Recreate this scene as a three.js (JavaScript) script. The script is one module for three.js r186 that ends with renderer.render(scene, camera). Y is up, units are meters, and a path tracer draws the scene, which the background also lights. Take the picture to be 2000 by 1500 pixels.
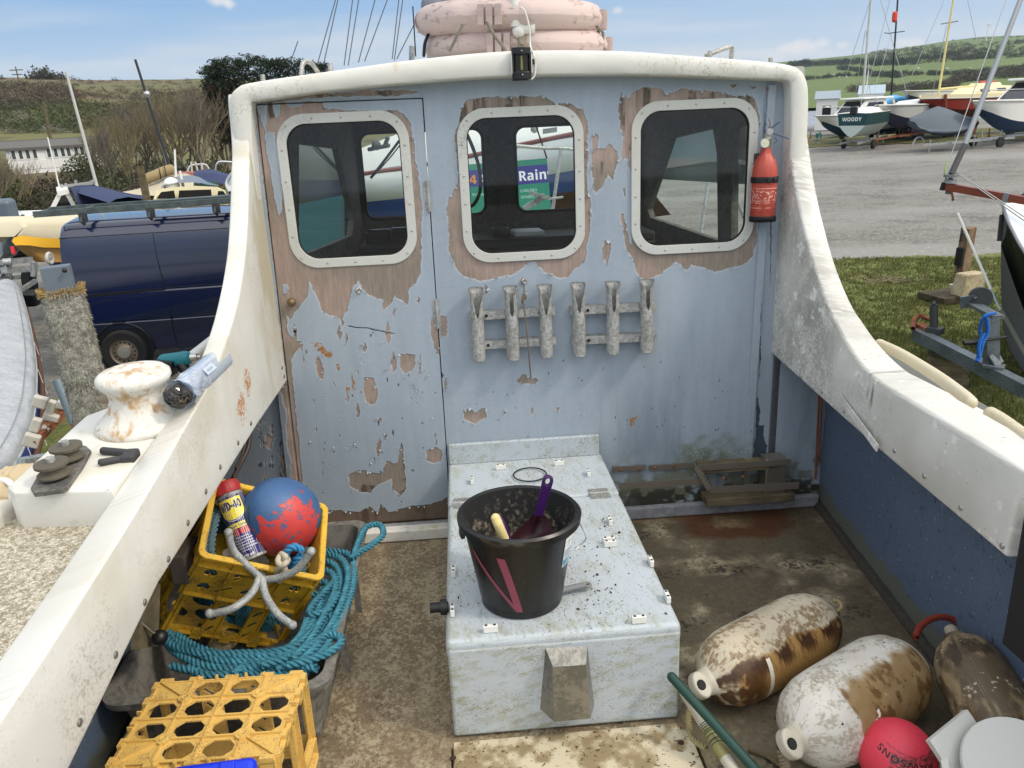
import * as THREE from 'three';
import { mergeGeometries, mergeVertices, toCreasedNormals } from 'three/addons/utils/BufferGeometryUtils.js';
import { RoundedBoxGeometry } from 'three/addons/geometries/RoundedBoxGeometry.js';

// ---------------------------------------------------------------- camera, sky, sun, exposure
const D = Math.PI / 180, FPX = 1504;
const scene = new THREE.Scene();
scene.fog = new THREE.FogExp2(0xb9cde0, 0.00013);
const camera = new THREE.PerspectiveCamera(2 * Math.atan(750 / FPX) / D, 4 / 3, 0.05, 6000);
camera.position.set(0, 3.6, 0);
camera.rotation.set(-20.1 * D, -3.3 * D, -2.6 * D, 'YXZ');
const renderer = new THREE.WebGLRenderer({ antialias: true });
renderer.toneMapping = THREE.LinearToneMapping;
renderer.toneMappingExposure = 0.96;
renderer.shadowMap.enabled = true;
const SAZ = 68 * D, SEL = 47 * D, SUN = new THREE.Vector3(Math.sin(SAZ) * Math.cos(SEL), Math.sin(SEL), Math.cos(SAZ) * Math.cos(SEL));
const sun = new THREE.DirectionalLight(0xfff1dc, 1.75);
sun.position.copy(SUN).multiplyScalar(60); sun.castShadow = true; sun.shadow.radius = 16;
sun.shadow.mapSize.set(4096, 4096); sun.shadow.bias = -0.0005;
Object.assign(sun.shadow.camera, { left: -60, right: 60, top: 60, bottom: -60, near: 1, far: 200 });
sun.name = 'sun'; scene.add(sun); sun.target.name = 'sun_target'; scene.add(sun.target);

// ---------------------------------------------------------------- noise
function rng(s) { return () => { s = (s + 0x6d2b79f5) | 0; let t = Math.imul(s ^ (s >>> 15), 1 | s); t = (t + Math.imul(t ^ (t >>> 7), 61 | t)) ^ t; return ((t ^ (t >>> 14)) >>> 0) / 4294967296; }; }
const R0 = rng(7), rr = (a, b, r = R0) => a + (b - a) * r();
const NS = 512;
function fbmTile(freq, oct, seed, gain = 0.5) {
  const out = new Float32Array(NS * NS), r = rng(seed); let amp = 1, tot = 0;
  for (let o = 0; o < oct; o++) {
    const f = freq << o; if (f > NS) break;
    const g = new Float32Array(f * f).map(() => r());
    for (let y = 0; y < NS; y++) {
      const fy = y * f / NS, y0 = Math.floor(fy), ty = fy - y0, sy = ty * ty * (3 - 2 * ty), r0 = y0 * f, r1 = ((y0 + 1) % f) * f;
      for (let x = 0; x < NS; x++) {
        const fx = x * f / NS, x0 = Math.floor(fx), tx = fx - x0, sx = tx * tx * (3 - 2 * tx), x1 = (x0 + 1) % f;
        const a = g[r0 + x0] + (g[r0 + x1] - g[r0 + x0]) * sx, b = g[r1 + x0] + (g[r1 + x1] - g[r1 + x0]) * sx;
        out[y * NS + x] += amp * (a + (b - a) * sy);
      }
    }
    tot += amp; amp *= gain;
  }
  for (let i = 0; i < out.length; i++) out[i] /= tot;
  return out;
}
const NZ = [fbmTile(4, 7, 11), fbmTile(8, 6, 23), fbmTile(32, 4, 37, 0.6), fbmTile(4, 7, 51, 0.65), fbmTile(128, 2, 61, 0.8)];
function S(k, u, v) { // bilinear, wrapped
  const n = NZ[k]; let x = (u - Math.floor(u)) * NS, y = (v - Math.floor(v)) * NS;
  let x0 = x | 0, y0 = y | 0; const tx = x - x0, ty = y - y0; x0 &= 511; y0 &= 511; const x1 = (x0 + 1) & 511, y1 = (y0 + 1) & 511;
  const a = n[y0 * NS + x0], b = n[y0 * NS + x1], c = n[y1 * NS + x0], d = n[y1 * NS + x1];
  return a + (b - a) * tx + (c - a) * ty + (a - b - c + d) * tx * ty;
}
const clamp = (x, a = 0, b = 1) => x < a ? a : x > b ? b : x, ss = (a, b, x) => { const t = clamp((x - a) / (b - a)); return t * t * (3 - 2 * t); };
const mix = (a, b, t) => a + (b - a) * t, mix3 = (a, b, t) => [mix(a[0], b[0], t), mix(a[1], b[1], t), mix(a[2], b[2], t)];

// ---------------------------------------------------------------- measured positions: a photo pixel and one known coordinate give a point (B: the boat's own axes, W: the yard's)
const V = (x, y, z) => new THREE.Vector3(x, y, z);
const frameB = { C: V(0, 1.5, 2.85), R: new THREE.Matrix4().makeRotationFromEuler(new THREE.Euler(-17.3 * D, -3.3 * D, -2.6 * D, 'YXZ')) };
const frameW = { C: camera.position.clone(), R: new THREE.Matrix4().makeRotationFromEuler(camera.rotation) };
const rayOf = (f, x, y) => V((x - 1000) / FPX, -(y - 750) / FPX, -1).applyMatrix4(f.R);
const onPlane = (f) => (x, y, axis, v) => { const r = rayOf(f, x, y); return f.C.clone().addScaledVector(r, (v - f.C[axis]) / r[axis]); };
const atDepth = (f) => (x, y, d) => f.C.clone().addScaledVector(rayOf(f, x, y), d);
const PB = onPlane(frameB), PBd = atDepth(frameB), PW = onPlane(frameW), PWd = atDepth(frameW);
const PWr = (x, y, r) => { const q = rayOf(frameW, x, y); return frameW.C.clone().addScaledVector(q, r / Math.hypot(q.x, q.z)); };
const camMat = (f) => { const m = f.R.clone(); m.setPosition(f.C); return m; };
const BM = camMat(frameW).multiply(camMat(frameB).invert());   // the boat's axes in the yard: it stands a little bow-down on its trailer

// ---------------------------------------------------------------- sky
{
  const W = 2048, H = 1024, data = new Float32Array(W * H * 4);
  const puffs = [[1545, 92, 16, 6], [1532, 95, 12, 5], [1568, 86, 16, 9], [1580, 92, 14, 6], [1604, 85, 12, 7], [1645, 88, 9, 4], [1510, 116, 22, 6], [1560, 97, 20, 5], [435, 4, 20, 7], [420, -2, 14, 6], [448, 8, 12, 5], [1205, 20, 8, 5], [1770, 84, 22, 6], [1790, 87, 14, 4]].map(([x, y, a, b]) => {
    const q = rayOf(frameW, x, y).normalize(); return { az: Math.atan2(q.z, q.x), el: Math.asin(q.y), a: a / FPX, b: b / FPX };
  });
  for (let j = 0; j < H; j++) {
    const el = ((j + 0.5) / H - 0.5) * Math.PI, y = Math.sin(el), ce = Math.cos(el);
    for (let i = 0; i < W; i++) {
      const az = ((i + 0.5) / W - 0.5) * 2 * Math.PI, x = ce * Math.cos(az), z = ce * Math.sin(az), o = (j * W + i) * 4;
      const e = Math.max(0, el) / D, ds = x * SUN.x + y * SUN.y + z * SUN.z;
      let c = mix3([0.58, 0.72, 0.86], [0.28, 0.5, 0.81], ss(0, 9, e)); c = mix3(c, [0.2, 0.4, 0.78], ss(9, 70, e));
      const k = 1 / (Math.max(0, y) + 0.09), px = x * k, pz = z * k;
      let ci = ss(0.42, 0.78, S(0, px * 0.055 + pz * 0.02 + 0.3 * S(1, px * 0.03, pz * 0.03), pz * 0.13 + 0.2) * 0.65 + 0.35 * S(3, px * 0.2, pz * 0.42));
      const side = ss(-0.35, 0.7, x), back = ss(-0.2, 0.9, z * ce + 0.3 * y);
      let veil = clamp(ci * 0.85 + side * 0.25 + back * 0.35 + 0.12 * ss(5, 0, e));
      c = mix3(c, [0.8, 0.82, 0.84], veil * 0.85); c = mix3(c, [0.74, 0.73, 0.71], 0.75 * ss(8, 40, e));
      const glow = Math.exp(-((Math.acos(clamp(ds, -1, 1)) / (38 * D)) ** 2)), lift = 1 + (0.6 + 1.0 * ss(-0.3, 0.8, z)) * ss(8, 45, e);
      c = c.map((q, n) => q * lift + glow * [1.15, 1.1, 1.0][n]);
      for (const p of puffs) {
        let da = az - p.az; if (da > Math.PI) da -= 2 * Math.PI; if (da < -Math.PI) da += 2 * Math.PI;
        if (Math.abs(da) > p.a * 2 || Math.abs(el - p.el) > p.b * 3) continue;
        const q = (da / p.a) ** 2 + ((el - p.el) / p.b) ** 2, m = ss(1.5, 0.2, q + (S(1, az * 14, el * 20) - 0.5) * 1.8) * 0.75;
        c = mix3(c, [0.86, 0.86, 0.88], m);
      }
      if (el < 0) c = mix3(c, [0.2, 0.2, 0.17], ss(0, -0.05, el));
      data[o] = c[0]; data[o + 1] = c[1]; data[o + 2] = c[2]; data[o + 3] = 1;
    }
  }
  const t = new THREE.DataTexture(data, W, H, THREE.RGBAFormat, THREE.FloatType);
  t.mapping = THREE.EquirectangularReflectionMapping; t.magFilter = THREE.LinearFilter; t.needsUpdate = true;
  scene.background = t; scene.environment = t;
}

// ---------------------------------------------------------------- geometry helpers
function norm(g) {
  if (g.index) g = g.toNonIndexed();
  if (!g.attributes.normal) g.computeVertexNormals();
  if (!g.attributes.uv) g.setAttribute('uv', new THREE.BufferAttribute(new Float32Array(g.attributes.position.count * 2), 2));
  for (const k of Object.keys(g.attributes)) if (!['position', 'normal', 'uv'].includes(k)) g.deleteAttribute(k);
  g.morphAttributes = {}; g.clearGroups();
  return g;
}
const merge = (a) => a.length === 1 ? norm(a[0]) : mergeGeometries(a.map(norm));
const PR = (g, x = 0, y = 0, z = 0, rx = 0, ry = 0, rz = 0) => g.applyMatrix4(new THREE.Matrix4().compose(V(x, y, z), new THREE.Quaternion().setFromEuler(new THREE.Euler(rx, ry, rz)), V(1, 1, 1)));
const bx = (w, h, d, ...p) => PR(new THREE.BoxGeometry(w, h, d), ...p);
const rb = (w, h, d, r, ...p) => PR(new RoundedBoxGeometry(w, h, d, 2, Math.min(r, w / 2.01, h / 2.01, d / 2.01)), ...p);
const cy = (r1, r2, h, n, ...p) => PR(new THREE.CylinderGeometry(r1, r2, h, n), ...p);
const sp = (r, n, ...p) => PR(new THREE.SphereGeometry(r, n, Math.ceil(n * 0.7)), ...p);
const to = (p) => Array.isArray(p) ? V(...p) : p;
function alignY(g, a, b) { // a geometry built along +y from 0 to 1 laid from a to b
  a = to(a); b = to(b); const d = b.clone().sub(a), L = d.length();
  g.applyMatrix4(new THREE.Matrix4().compose(a, new THREE.Quaternion().setFromUnitVectors(V(0, 1, 0), d.clone().divideScalar(L)), V(1, 1, 1)));
  return g;
}
function rod(a, b, r1, r2 = r1, n = 8) { const L = to(a).distanceTo(to(b)); return alignY(new THREE.CylinderGeometry(r2, r1, L, n).translate(0, L / 2, 0), a, b); }
function beam(a, b, w, h, up = V(0, 1, 0)) { // rectangular bar; h measured along up
  a = to(a); b = to(b); const d = b.clone().sub(a), L = d.length(), z = d.clone().divideScalar(L), x = up.clone().cross(z).normalize(), y = z.clone().cross(x);
  return new THREE.BoxGeometry(w, h, L).applyMatrix4(new THREE.Matrix4().makeBasis(x, y, z).setPosition(a.clone().add(b).multiplyScalar(0.5)));
}
function tube(pts, r, seg = 24, n = 8, closed = false, tension = 0.5) { return new THREE.TubeGeometry(new THREE.CatmullRomCurve3(pts.map(to), closed, 'catmullrom', tension), seg, r, n, closed); }
function capTube(pts, r, seg, n) { const q = pts.map(to); return merge([tube(q, r, seg, n), sp(r, n).translate(q[0].x, q[0].y, q[0].z), sp(r, n).translate(q[q.length - 1].x, q[q.length - 1].y, q[q.length - 1].z)]); }
const lathe = (p, n = 32) => new THREE.LatheGeometry(p.map(([x, y]) => new THREE.Vector2(x, y)), n);
const poly = (p) => { const s = new THREE.Shape(); p.forEach(([x, y], i) => i ? s.lineTo(x, y) : s.moveTo(x, y)); s.closePath(); return s; };
function rrect(x0, y0, x1, y1, r, S0 = THREE.Shape) {
  const s = new S0(); s.moveTo(x0 + r, y0); s.lineTo(x1 - r, y0); s.absarc(x1 - r, y0 + r, r, -Math.PI / 2, 0, false); s.lineTo(x1, y1 - r); s.absarc(x1 - r, y1 - r, r, 0, Math.PI / 2, false);
  s.lineTo(x0 + r, y1); s.absarc(x0 + r, y1 - r, r, Math.PI / 2, Math.PI, false); s.lineTo(x0, y0 + r); s.absarc(x0 + r, y0 + r, r, Math.PI, Math.PI * 1.5, false); return s;
}
const ext = (s, d, bev = 0, seg = 2, cs = 10) => new THREE.ExtrudeGeometry(s, { depth: d, bevelEnabled: bev > 0, bevelSize: bev, bevelThickness: bev, bevelOffset: -bev, bevelSegments: seg, curveSegments: cs });
function grid(rows, closeU = false) { // rows of points -> smooth surface; uv 0..1
  const nu = rows[0].length, nv = rows.length, pos = [], uv = [], idx = [];
  rows.forEach((r, j) => r.forEach((p, i) => { p = to(p); pos.push(p.x, p.y, p.z); uv.push(i / (nu - 1), j / (nv - 1)); }));
  for (let j = 0; j < nv - 1; j++) for (let i = 0; i < nu - 1; i++) { const a = j * nu + i, b = a + 1, c = a + nu, d = c + 1; idx.push(a, c, b, b, c, d); }
  const g = new THREE.BufferGeometry(); g.setAttribute('position', new THREE.Float32BufferAttribute(pos, 3)); g.setAttribute('uv', new THREE.Float32BufferAttribute(uv, 2)); g.setIndex(idx); g.computeVertexNormals(); return g;
}
function crease(g, a = 35) { return toCreasedNormals(g.index ? g : mergeVertices((g.deleteAttribute('normal'), g.deleteAttribute('uv'), g)), a * D); }
function uvW(g, m) { // metric uv by the way each face points
  const p = g.attributes.position, n = g.attributes.normal, u = g.attributes.uv;
  for (let i = 0; i < p.count; i += 3) {
    const ax = Math.abs(n.getX(i) + n.getX(i + 1) + n.getX(i + 2)), ay = Math.abs(n.getY(i) + n.getY(i + 1) + n.getY(i + 2)), az = Math.abs(n.getZ(i) + n.getZ(i + 1) + n.getZ(i + 2));
    for (let k = i; k < i + 3; k++) {
      const x = p.getX(k), y = p.getY(k), z = p.getZ(k);
      if (ay >= ax && ay >= az) u.setXY(k, x / m, z / m); else if (ax >= az) u.setXY(k, z / m, y / m); else u.setXY(k, x / m, y / m);
    }
  }
  return g;
}
function setUV(g, f) { const p = g.attributes.position, u = g.attributes.uv, n = g.attributes.normal; for (let i = 0; i < p.count; i++) { const [a, b] = f(p.getX(i), p.getY(i), p.getZ(i), n.getX(i), n.getY(i), n.getZ(i)); u.setXY(i, a, b); } return g; }
function warp(g, f) { const p = g.attributes.position; for (let i = 0; i < p.count; i++) { const q = f(p.getX(i), p.getY(i), p.getZ(i)); p.setXYZ(i, q[0], q[1], q[2]); } g.computeVertexNormals(); return g; }

// ---------------------------------------------------------------- naming
const used = {};
const numbered = (n) => { const k = used[n] = (used[n] ?? -1) + 1; return k ? n + '_' + String(k).padStart(3, '0') : n; };
function mesh(name, g, m, parent = null, uvf = null) {
  g = Array.isArray(g) ? merge(g) : norm(g);
  if (uvf) setUV(g, uvf); else if (m.userData.tile) uvW(g, m.userData.tile);
  const o = new THREE.Mesh(g, m); o.name = parent ? name : numbered(name); o.castShadow = o.receiveShadow = true; (parent || scene).add(o); return o;
}
function tag(o, label, category, group) { o.userData.label = label; o.userData.category = category; if (group) o.userData.group = group; return o; }
function struct(name, g, m, uvf) { const o = mesh(name, g, m, null, uvf); o.userData.kind = 'structure'; return o; }
function stuff(name, g, m, label, cat) { const o = mesh(name, g, m); o.userData.kind = 'stuff'; return tag(o, label, cat); }
function thing(name, label, category, p = V(0, 0, 0), turn = 0, group) { // stands in the yard
  const o = new THREE.Group(); o.name = numbered(name); o.position.copy(to(p)); if (turn) o.rotation.y = turn; scene.add(o); return tag(o, label, category, group);
}
function thingB(name, label, category, p, e = [0, 0, 0], group) { // stands in the boat
  const o = new THREE.Group(); o.name = numbered(name);
  const m = BM.clone().multiply(new THREE.Matrix4().compose(to(p), new THREE.Quaternion().setFromEuler(new THREE.Euler(...e)), V(1, 1, 1)));
  m.decompose(o.position, o.quaternion, o.scale); scene.add(o); return tag(o, label, category, group);
}
function thingM(name, label, category, at, group) { at = to(at); const o = thingB(name, label, category, at, [0, 0, 0], group); Object.defineProperty(o, 'at', { value: at }); o.rel = (p) => to(p).clone().sub(at); return o; }
function copy(o, p, turn, label, group) { const c = o.clone(); c.name = numbered(o.name.replace(/_\d{3}$/, '')); scene.add(c); if (p) c.position.copy(to(p)); if (turn !== undefined) c.rotation.y = turn; c.userData = { ...o.userData }; if (label) c.userData.label = label; if (group) c.userData.group = group; return c; }
// ---------------------------------------------------------------- textures and materials
function tex(w, h, fn, srgb = true, wrap = true) { // fn(u, v) -> [r, g, b] 0..255, v up
  const d = new Uint8Array(w * h * 4);
  for (let j = 0, o = 0; j < h; j++) for (let i = 0; i < w; i++, o += 4) { const c = fn((i + 0.5) / w, (j + 0.5) / h, i, j); d[o] = clamp(c[0], 0, 255); d[o + 1] = clamp(c[1], 0, 255); d[o + 2] = clamp(c[2], 0, 255); d[o + 3] = 255; }
  const t = new THREE.DataTexture(d, w, h, THREE.RGBAFormat); t.magFilter = THREE.LinearFilter; t.minFilter = THREE.LinearMipmapLinearFilter; t.generateMipmaps = true;
  if (srgb) t.colorSpace = THREE.SRGBColorSpace; if (wrap) t.wrapS = t.wrapT = THREE.RepeatWrapping; t.needsUpdate = true; return t;
}
function canvasTex(w, h, draw) { const c = document.createElement('canvas'); c.width = w; c.height = h; const x = c.getContext('2d'); draw(x, w, h); const t = new THREE.CanvasTexture(c); t.colorSpace = THREE.SRGBColorSpace; t.magFilter = THREE.LinearFilter; return t; }
const grey = (v) => [v, v, v];
const bumpTex = tex(512, 512, (u, v) => grey(255 * (0.5 * S(1, u, v) + 0.5 * S(2, u, v))), false);
const fineBump = tex(512, 512, (u, v) => grey(255 * (0.4 * S(2, u, v) + 0.6 * S(4, u, v))), false);
function M(o) { // o: c colour, map, r rough, m metal, tile metres, bump [tex, metres], phys {...}
  const p = { roughness: o.r ?? 0.6, metalness: o.m ?? 0 };
  if (o.c !== undefined) p.color = new THREE.Color(o.c);
  if (o.map) p.map = o.map; if (o.bump) { p.bumpMap = o.bump[0]; p.bumpScale = o.bump[1]; } if (o.rmap) p.roughnessMap = o.rmap;
  p.side = THREE.DoubleSide;
  const k = o.phys ? new THREE.MeshPhysicalMaterial({ ...p, ...o.phys }) : new THREE.MeshStandardMaterial(p);
  if (o.tile) k.userData.tile = o.tile; return k;
}
const mottled = (a, b, lo = 0.35, hi = 0.65, specks = 0, sc = [40, 36, 30]) => (u, v) => { let c = mix3(a, b, ss(lo, hi, 0.6 * S(0, u, v) + 0.4 * S(2, u, v))); if (specks) { const s = ss(0.66, 0.74, 0.5 * S(4, u * 1, v * 1) + 0.5 * S(2, u + 0.3, v)); c = mix3(c, sc, s * specks); } return c; };
const T = {
  gel: tex(1024, 1024, (u, v) => { // weathered white gelcoat: yellowed patches, fine black pinholes, faint scratches
    let c = mix3([216, 214, 206], [203, 198, 183], ss(0.45, 0.75, 0.5 * S(0, u, v) + 0.5 * S(3, u * 1, v * 2)));
    c = mix3(c, [186, 162, 120], 0.5 * ss(0.66, 0.8, S(3, u + 0.2, v + 0.4)) * ss(0.45, 0.65, S(1, u, v)));
    const gr = ss(0.5, 0.72, S(0, u + 0.6, v + 0.1)); c = mix3(c, [132, 127, 115], 0.6 * gr * ss(0.55, 0.7, 0.35 * S(2, u * 2, v * 2) + 0.65 * S(4, u * 3, v * 3)));
    c = mix3(c, [120, 114, 102], 0.6 * ss(0.76, 0.82, 0.6 * S(4, u * 4 + 0.1, v * 4) + 0.4 * S(2, u * 3, v * 3)));
    return c.map((q) => q + (S(4, u * 4, v * 4) - 0.5) * 8);
  }),
  galv: tex(512, 512, mottled([142, 146, 146], [178, 180, 178], 0.4, 0.6, 0.5, [90, 92, 92])),
  alu: tex(512, 512, (u, v) => mix3([138, 138, 134], [188, 188, 184], ss(0.3, 0.7, 0.5 * S(2, u, v) + 0.5 * S(0, u, v))).map((q) => q - 50 * ss(0.62, 0.75, S(4, u, v) * 0.6 + 0.4 * S(1, u, v)))),
  wood: tex(512, 512, (u, v) => mix3([94, 74, 54], [150, 126, 98], S(3, u * 3, v * 0.4) * 0.6 + 0.4 * S(2, u * 4, v * 0.3)).map((q) => q * (0.7 + 0.6 * S(1, u, v)))),
  oldwood: tex(512, 512, (u, v) => mix3([70, 62, 46], [128, 116, 88], 0.5 * S(3, u * 0.5, v * 3) + 0.5 * S(2, u * 0.4, v * 4)).map((q) => q * (0.7 + 0.6 * S(1, u, v)))),
  rust: tex(256, 256, mottled([92, 52, 34], [150, 92, 58], 0.35, 0.6, 0.6, [40, 26, 20])),
  grass: tex(1024, 1024, (u, v) => { let c = mix3([80, 92, 40], [116, 122, 64], ss(0.35, 0.65, 0.5 * S(4, u, v) + 0.5 * S(2, u, v))); c = mix3(c, [118, 106, 62], 0.7 * ss(0.5, 0.7, S(0, u, v) * 0.6 + S(2, u * 2, v * 2) * 0.4)); return mix3(c, [196, 190, 160], ss(0.79, 0.83, 0.6 * S(4, u * 2, v * 2) + 0.4 * S(2, u * 4, v * 4))); }),
  gravel: tex(2048, 2048, (u, v) => { // rolled stone chippings with worn, paler wheel tracks
    const tr = ss(0.42, 0.62, 0.6 * S(0, u * 0.6 + 0.1 * S(1, u, v), v * 2.2) + 0.4 * S(3, u * 1.2, v * 3)); let c = mix3([108, 105, 99], [132, 129, 122], 0.5 * S(4, u * 5, v * 5) + 0.5 * S(2, u * 6, v * 6)); c = mix3(c, [138, 137, 132], 0.7 * tr);
    c = mix3(c, [84, 81, 75], 0.75 * (1 - 0.7 * tr) * ss(0.5, 0.68, 0.5 * S(4, u * 4, v * 4) + 0.5 * S(1, u * 4, v * 6))); return mix3(c, [176, 173, 165], 0.8 * ss(0.66, 0.74, 0.5 * S(4, u * 6 + 0.3, v * 6) + 0.5 * S(2, u * 9, v * 9))); }),
  concrete: tex(512, 512, mottled([150, 136, 108], [192, 178, 146], 0.35, 0.65, 0.8, [88, 76, 58])),
  carpet: tex(512, 512, (u, v) => mix3([104, 102, 94], [176, 173, 160], ss(0.25, 0.75, 0.5 * S(4, u, v) + 0.5 * S(2, u, v))).map((q) => q * (0.72 + 0.55 * S(1, u, v)))),
  yellow: tex(512, 512, (u, v) => mix3(mix3([198, 154, 30], [214, 174, 56], S(0, u, v)), [120, 92, 44], 0.85 * ss(0.5, 0.72, 0.5 * S(1, u, v) + 0.5 * S(4, u, v)))),
  faded: tex(512, 512, (u, v) => mix3(mix3([222, 188, 112], [208, 166, 80], S(0, u, v)), [150, 118, 76], 0.9 * ss(0.55, 0.72, 0.45 * S(1, u, v) + 0.55 * S(4, u, v)))),
  rope: tex(256, 256, (u, v) => mix3([22, 86, 108], [90, 156, 172], S(2, u, v) * 0.6 + 0.4 * S(0, u, v)).map((q) => q * (0.75 + 0.5 * S(3, u, v)))),
  cover: tex(512, 512, mottled([150, 155, 160], [176, 180, 184], 0.3, 0.7, 0.35, [110, 112, 114])),
  tub: tex(512, 512, mottled([84, 82, 78], [122, 119, 112], 0.35, 0.65, 0.6, [60, 56, 50])),
  blackdirt: tex(512, 512, (u, v) => mix3([22, 22, 23], [120, 108, 92], ss(0.5, 0.72, 0.5 * S(0, u, v) + 0.5 * S(2, u, v)))),
  lining: tex(512, 512, mottled([82, 82, 78], [108, 106, 99], 0.35, 0.65, 0.6, [46, 46, 44])),
  mud: tex(512, 512, mottled([120, 120, 124], [148, 150, 154], 0.3, 0.7, 0.3, [96, 94, 92])),
  nonslip: tex(512, 512, (u, v) => mix3([122, 112, 92], [206, 200, 184], ss(0.3, 0.7, 0.5 * S(4, u, v) + 0.5 * S(2, u, v)))),
  ring: tex(1024, 512, (u, v) => { let c = mix3([206, 188, 182], [192, 170, 163], S(0, u * 3, v)); const g = ss(0.52, 0.72, 0.35 * S(3, u * 4, v) + 0.65 * S(2, u * 3, v)) * ss(0.25, 0.5, S(1, u * 2, v)); return mix3(c, [124, 98, 80], 0.7 * g); }),
};
const galv = M({ map: T.galv, tile: 0.4, r: 0.5, m: 0.55, bump: [fineBump, 0.0006] }), steel = M({ c: 0xb9b7b2, r: 0.3, m: 0.9 }), chrome = M({ c: 0xd8d8d6, r: 0.12, m: 1 });
const G = {
  galv, steel, chrome,
  gel: M({ map: T.gel, tile: 1.3, r: 0.42, bump: [bumpTex, 0.0008] }),
  white: M({ c: 0xe4e3dd, r: 0.35 }), offwhite: M({ map: T.gel, tile: 3, r: 0.4 }), cream: M({ c: 0xe2d6ae, r: 0.45 }), dullwhite: M({ c: 0xbdbdb7, r: 0.55 }),
  alu: M({ map: T.alu, tile: 0.25, r: 0.6, m: 0.35, bump: [fineBump, 0.0008] }),
  wood: M({ map: T.wood, tile: 0.8, r: 0.85, bump: [fineBump, 0.001] }), oldwood: M({ map: T.oldwood, tile: 0.6, r: 0.9, bump: [fineBump, 0.002] }), rust: M({ map: T.rust, tile: 0.3, r: 0.9, bump: [fineBump, 0.001] }),
  black: M({ c: 0x131315, r: 0.45 }), rubber: M({ c: 0x1b1b1c, r: 0.85 }), darkgrey: M({ c: 0x3a3c3e, r: 0.6 }), midgrey: M({ c: 0x77797a, r: 0.6 }), glassdark: M({ c: 0x1a1f24, r: 0.08 }),
  pane: M({ c: 0xf4f8f6, r: 0.02, phys: { transmission: 1, thickness: 0, ior: 1.5 } }),
  navy: M({ c: 0x0d1738, r: 0.22, phys: { clearcoat: 1, clearcoatRoughness: 0.06 } }),
  yellow: M({ map: T.yellow, tile: 0.3, r: 0.5 }), faded: M({ map: T.faded, tile: 0.3, r: 0.6 }),
  rope: M({ map: T.rope, tile: 0.06, r: 0.8 }), cord: M({ c: 0xb8ae9c, r: 0.9 }), orange: M({ c: 0xd7452c, r: 0.6 }), red: M({ c: 0xb02a26, r: 0.5 }), pvcwhite: M({ c: 0xdedcd4, r: 0.4 }),
  bluecloth: M({ c: 0x2a3557, r: 0.75 }), greycloth: M({ map: T.cover, tile: 0.7, r: 0.85 }), beigecloth: M({ c: 0xb4ab95, r: 0.9 }), slatecloth: M({ c: 0x545d66, r: 0.8 }), green: M({ c: 0x1f5a57, r: 0.4 }), antifoul: M({ c: 0x1d3c66, r: 0.7 }), redboot: M({ c: 0x8f2b22, r: 0.5 }), mahog: M({ c: 0x7a3a28, r: 0.4 }),
  tyre: M({ c: 0x202020, r: 0.9 }), lining: M({ map: T.lining, tile: 0.5, r: 0.9 }), tub: M({ map: T.tub, tile: 0.5, r: 0.7 }),
  blue: M({ c: 0x2a4f8f, r: 0.5 }), skyblue: M({ c: 0x4fa0d8, r: 0.6 }), concrete: M({ map: T.concrete, tile: 0.5, r: 0.95, bump: [fineBump, 0.004] }),
};
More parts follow.
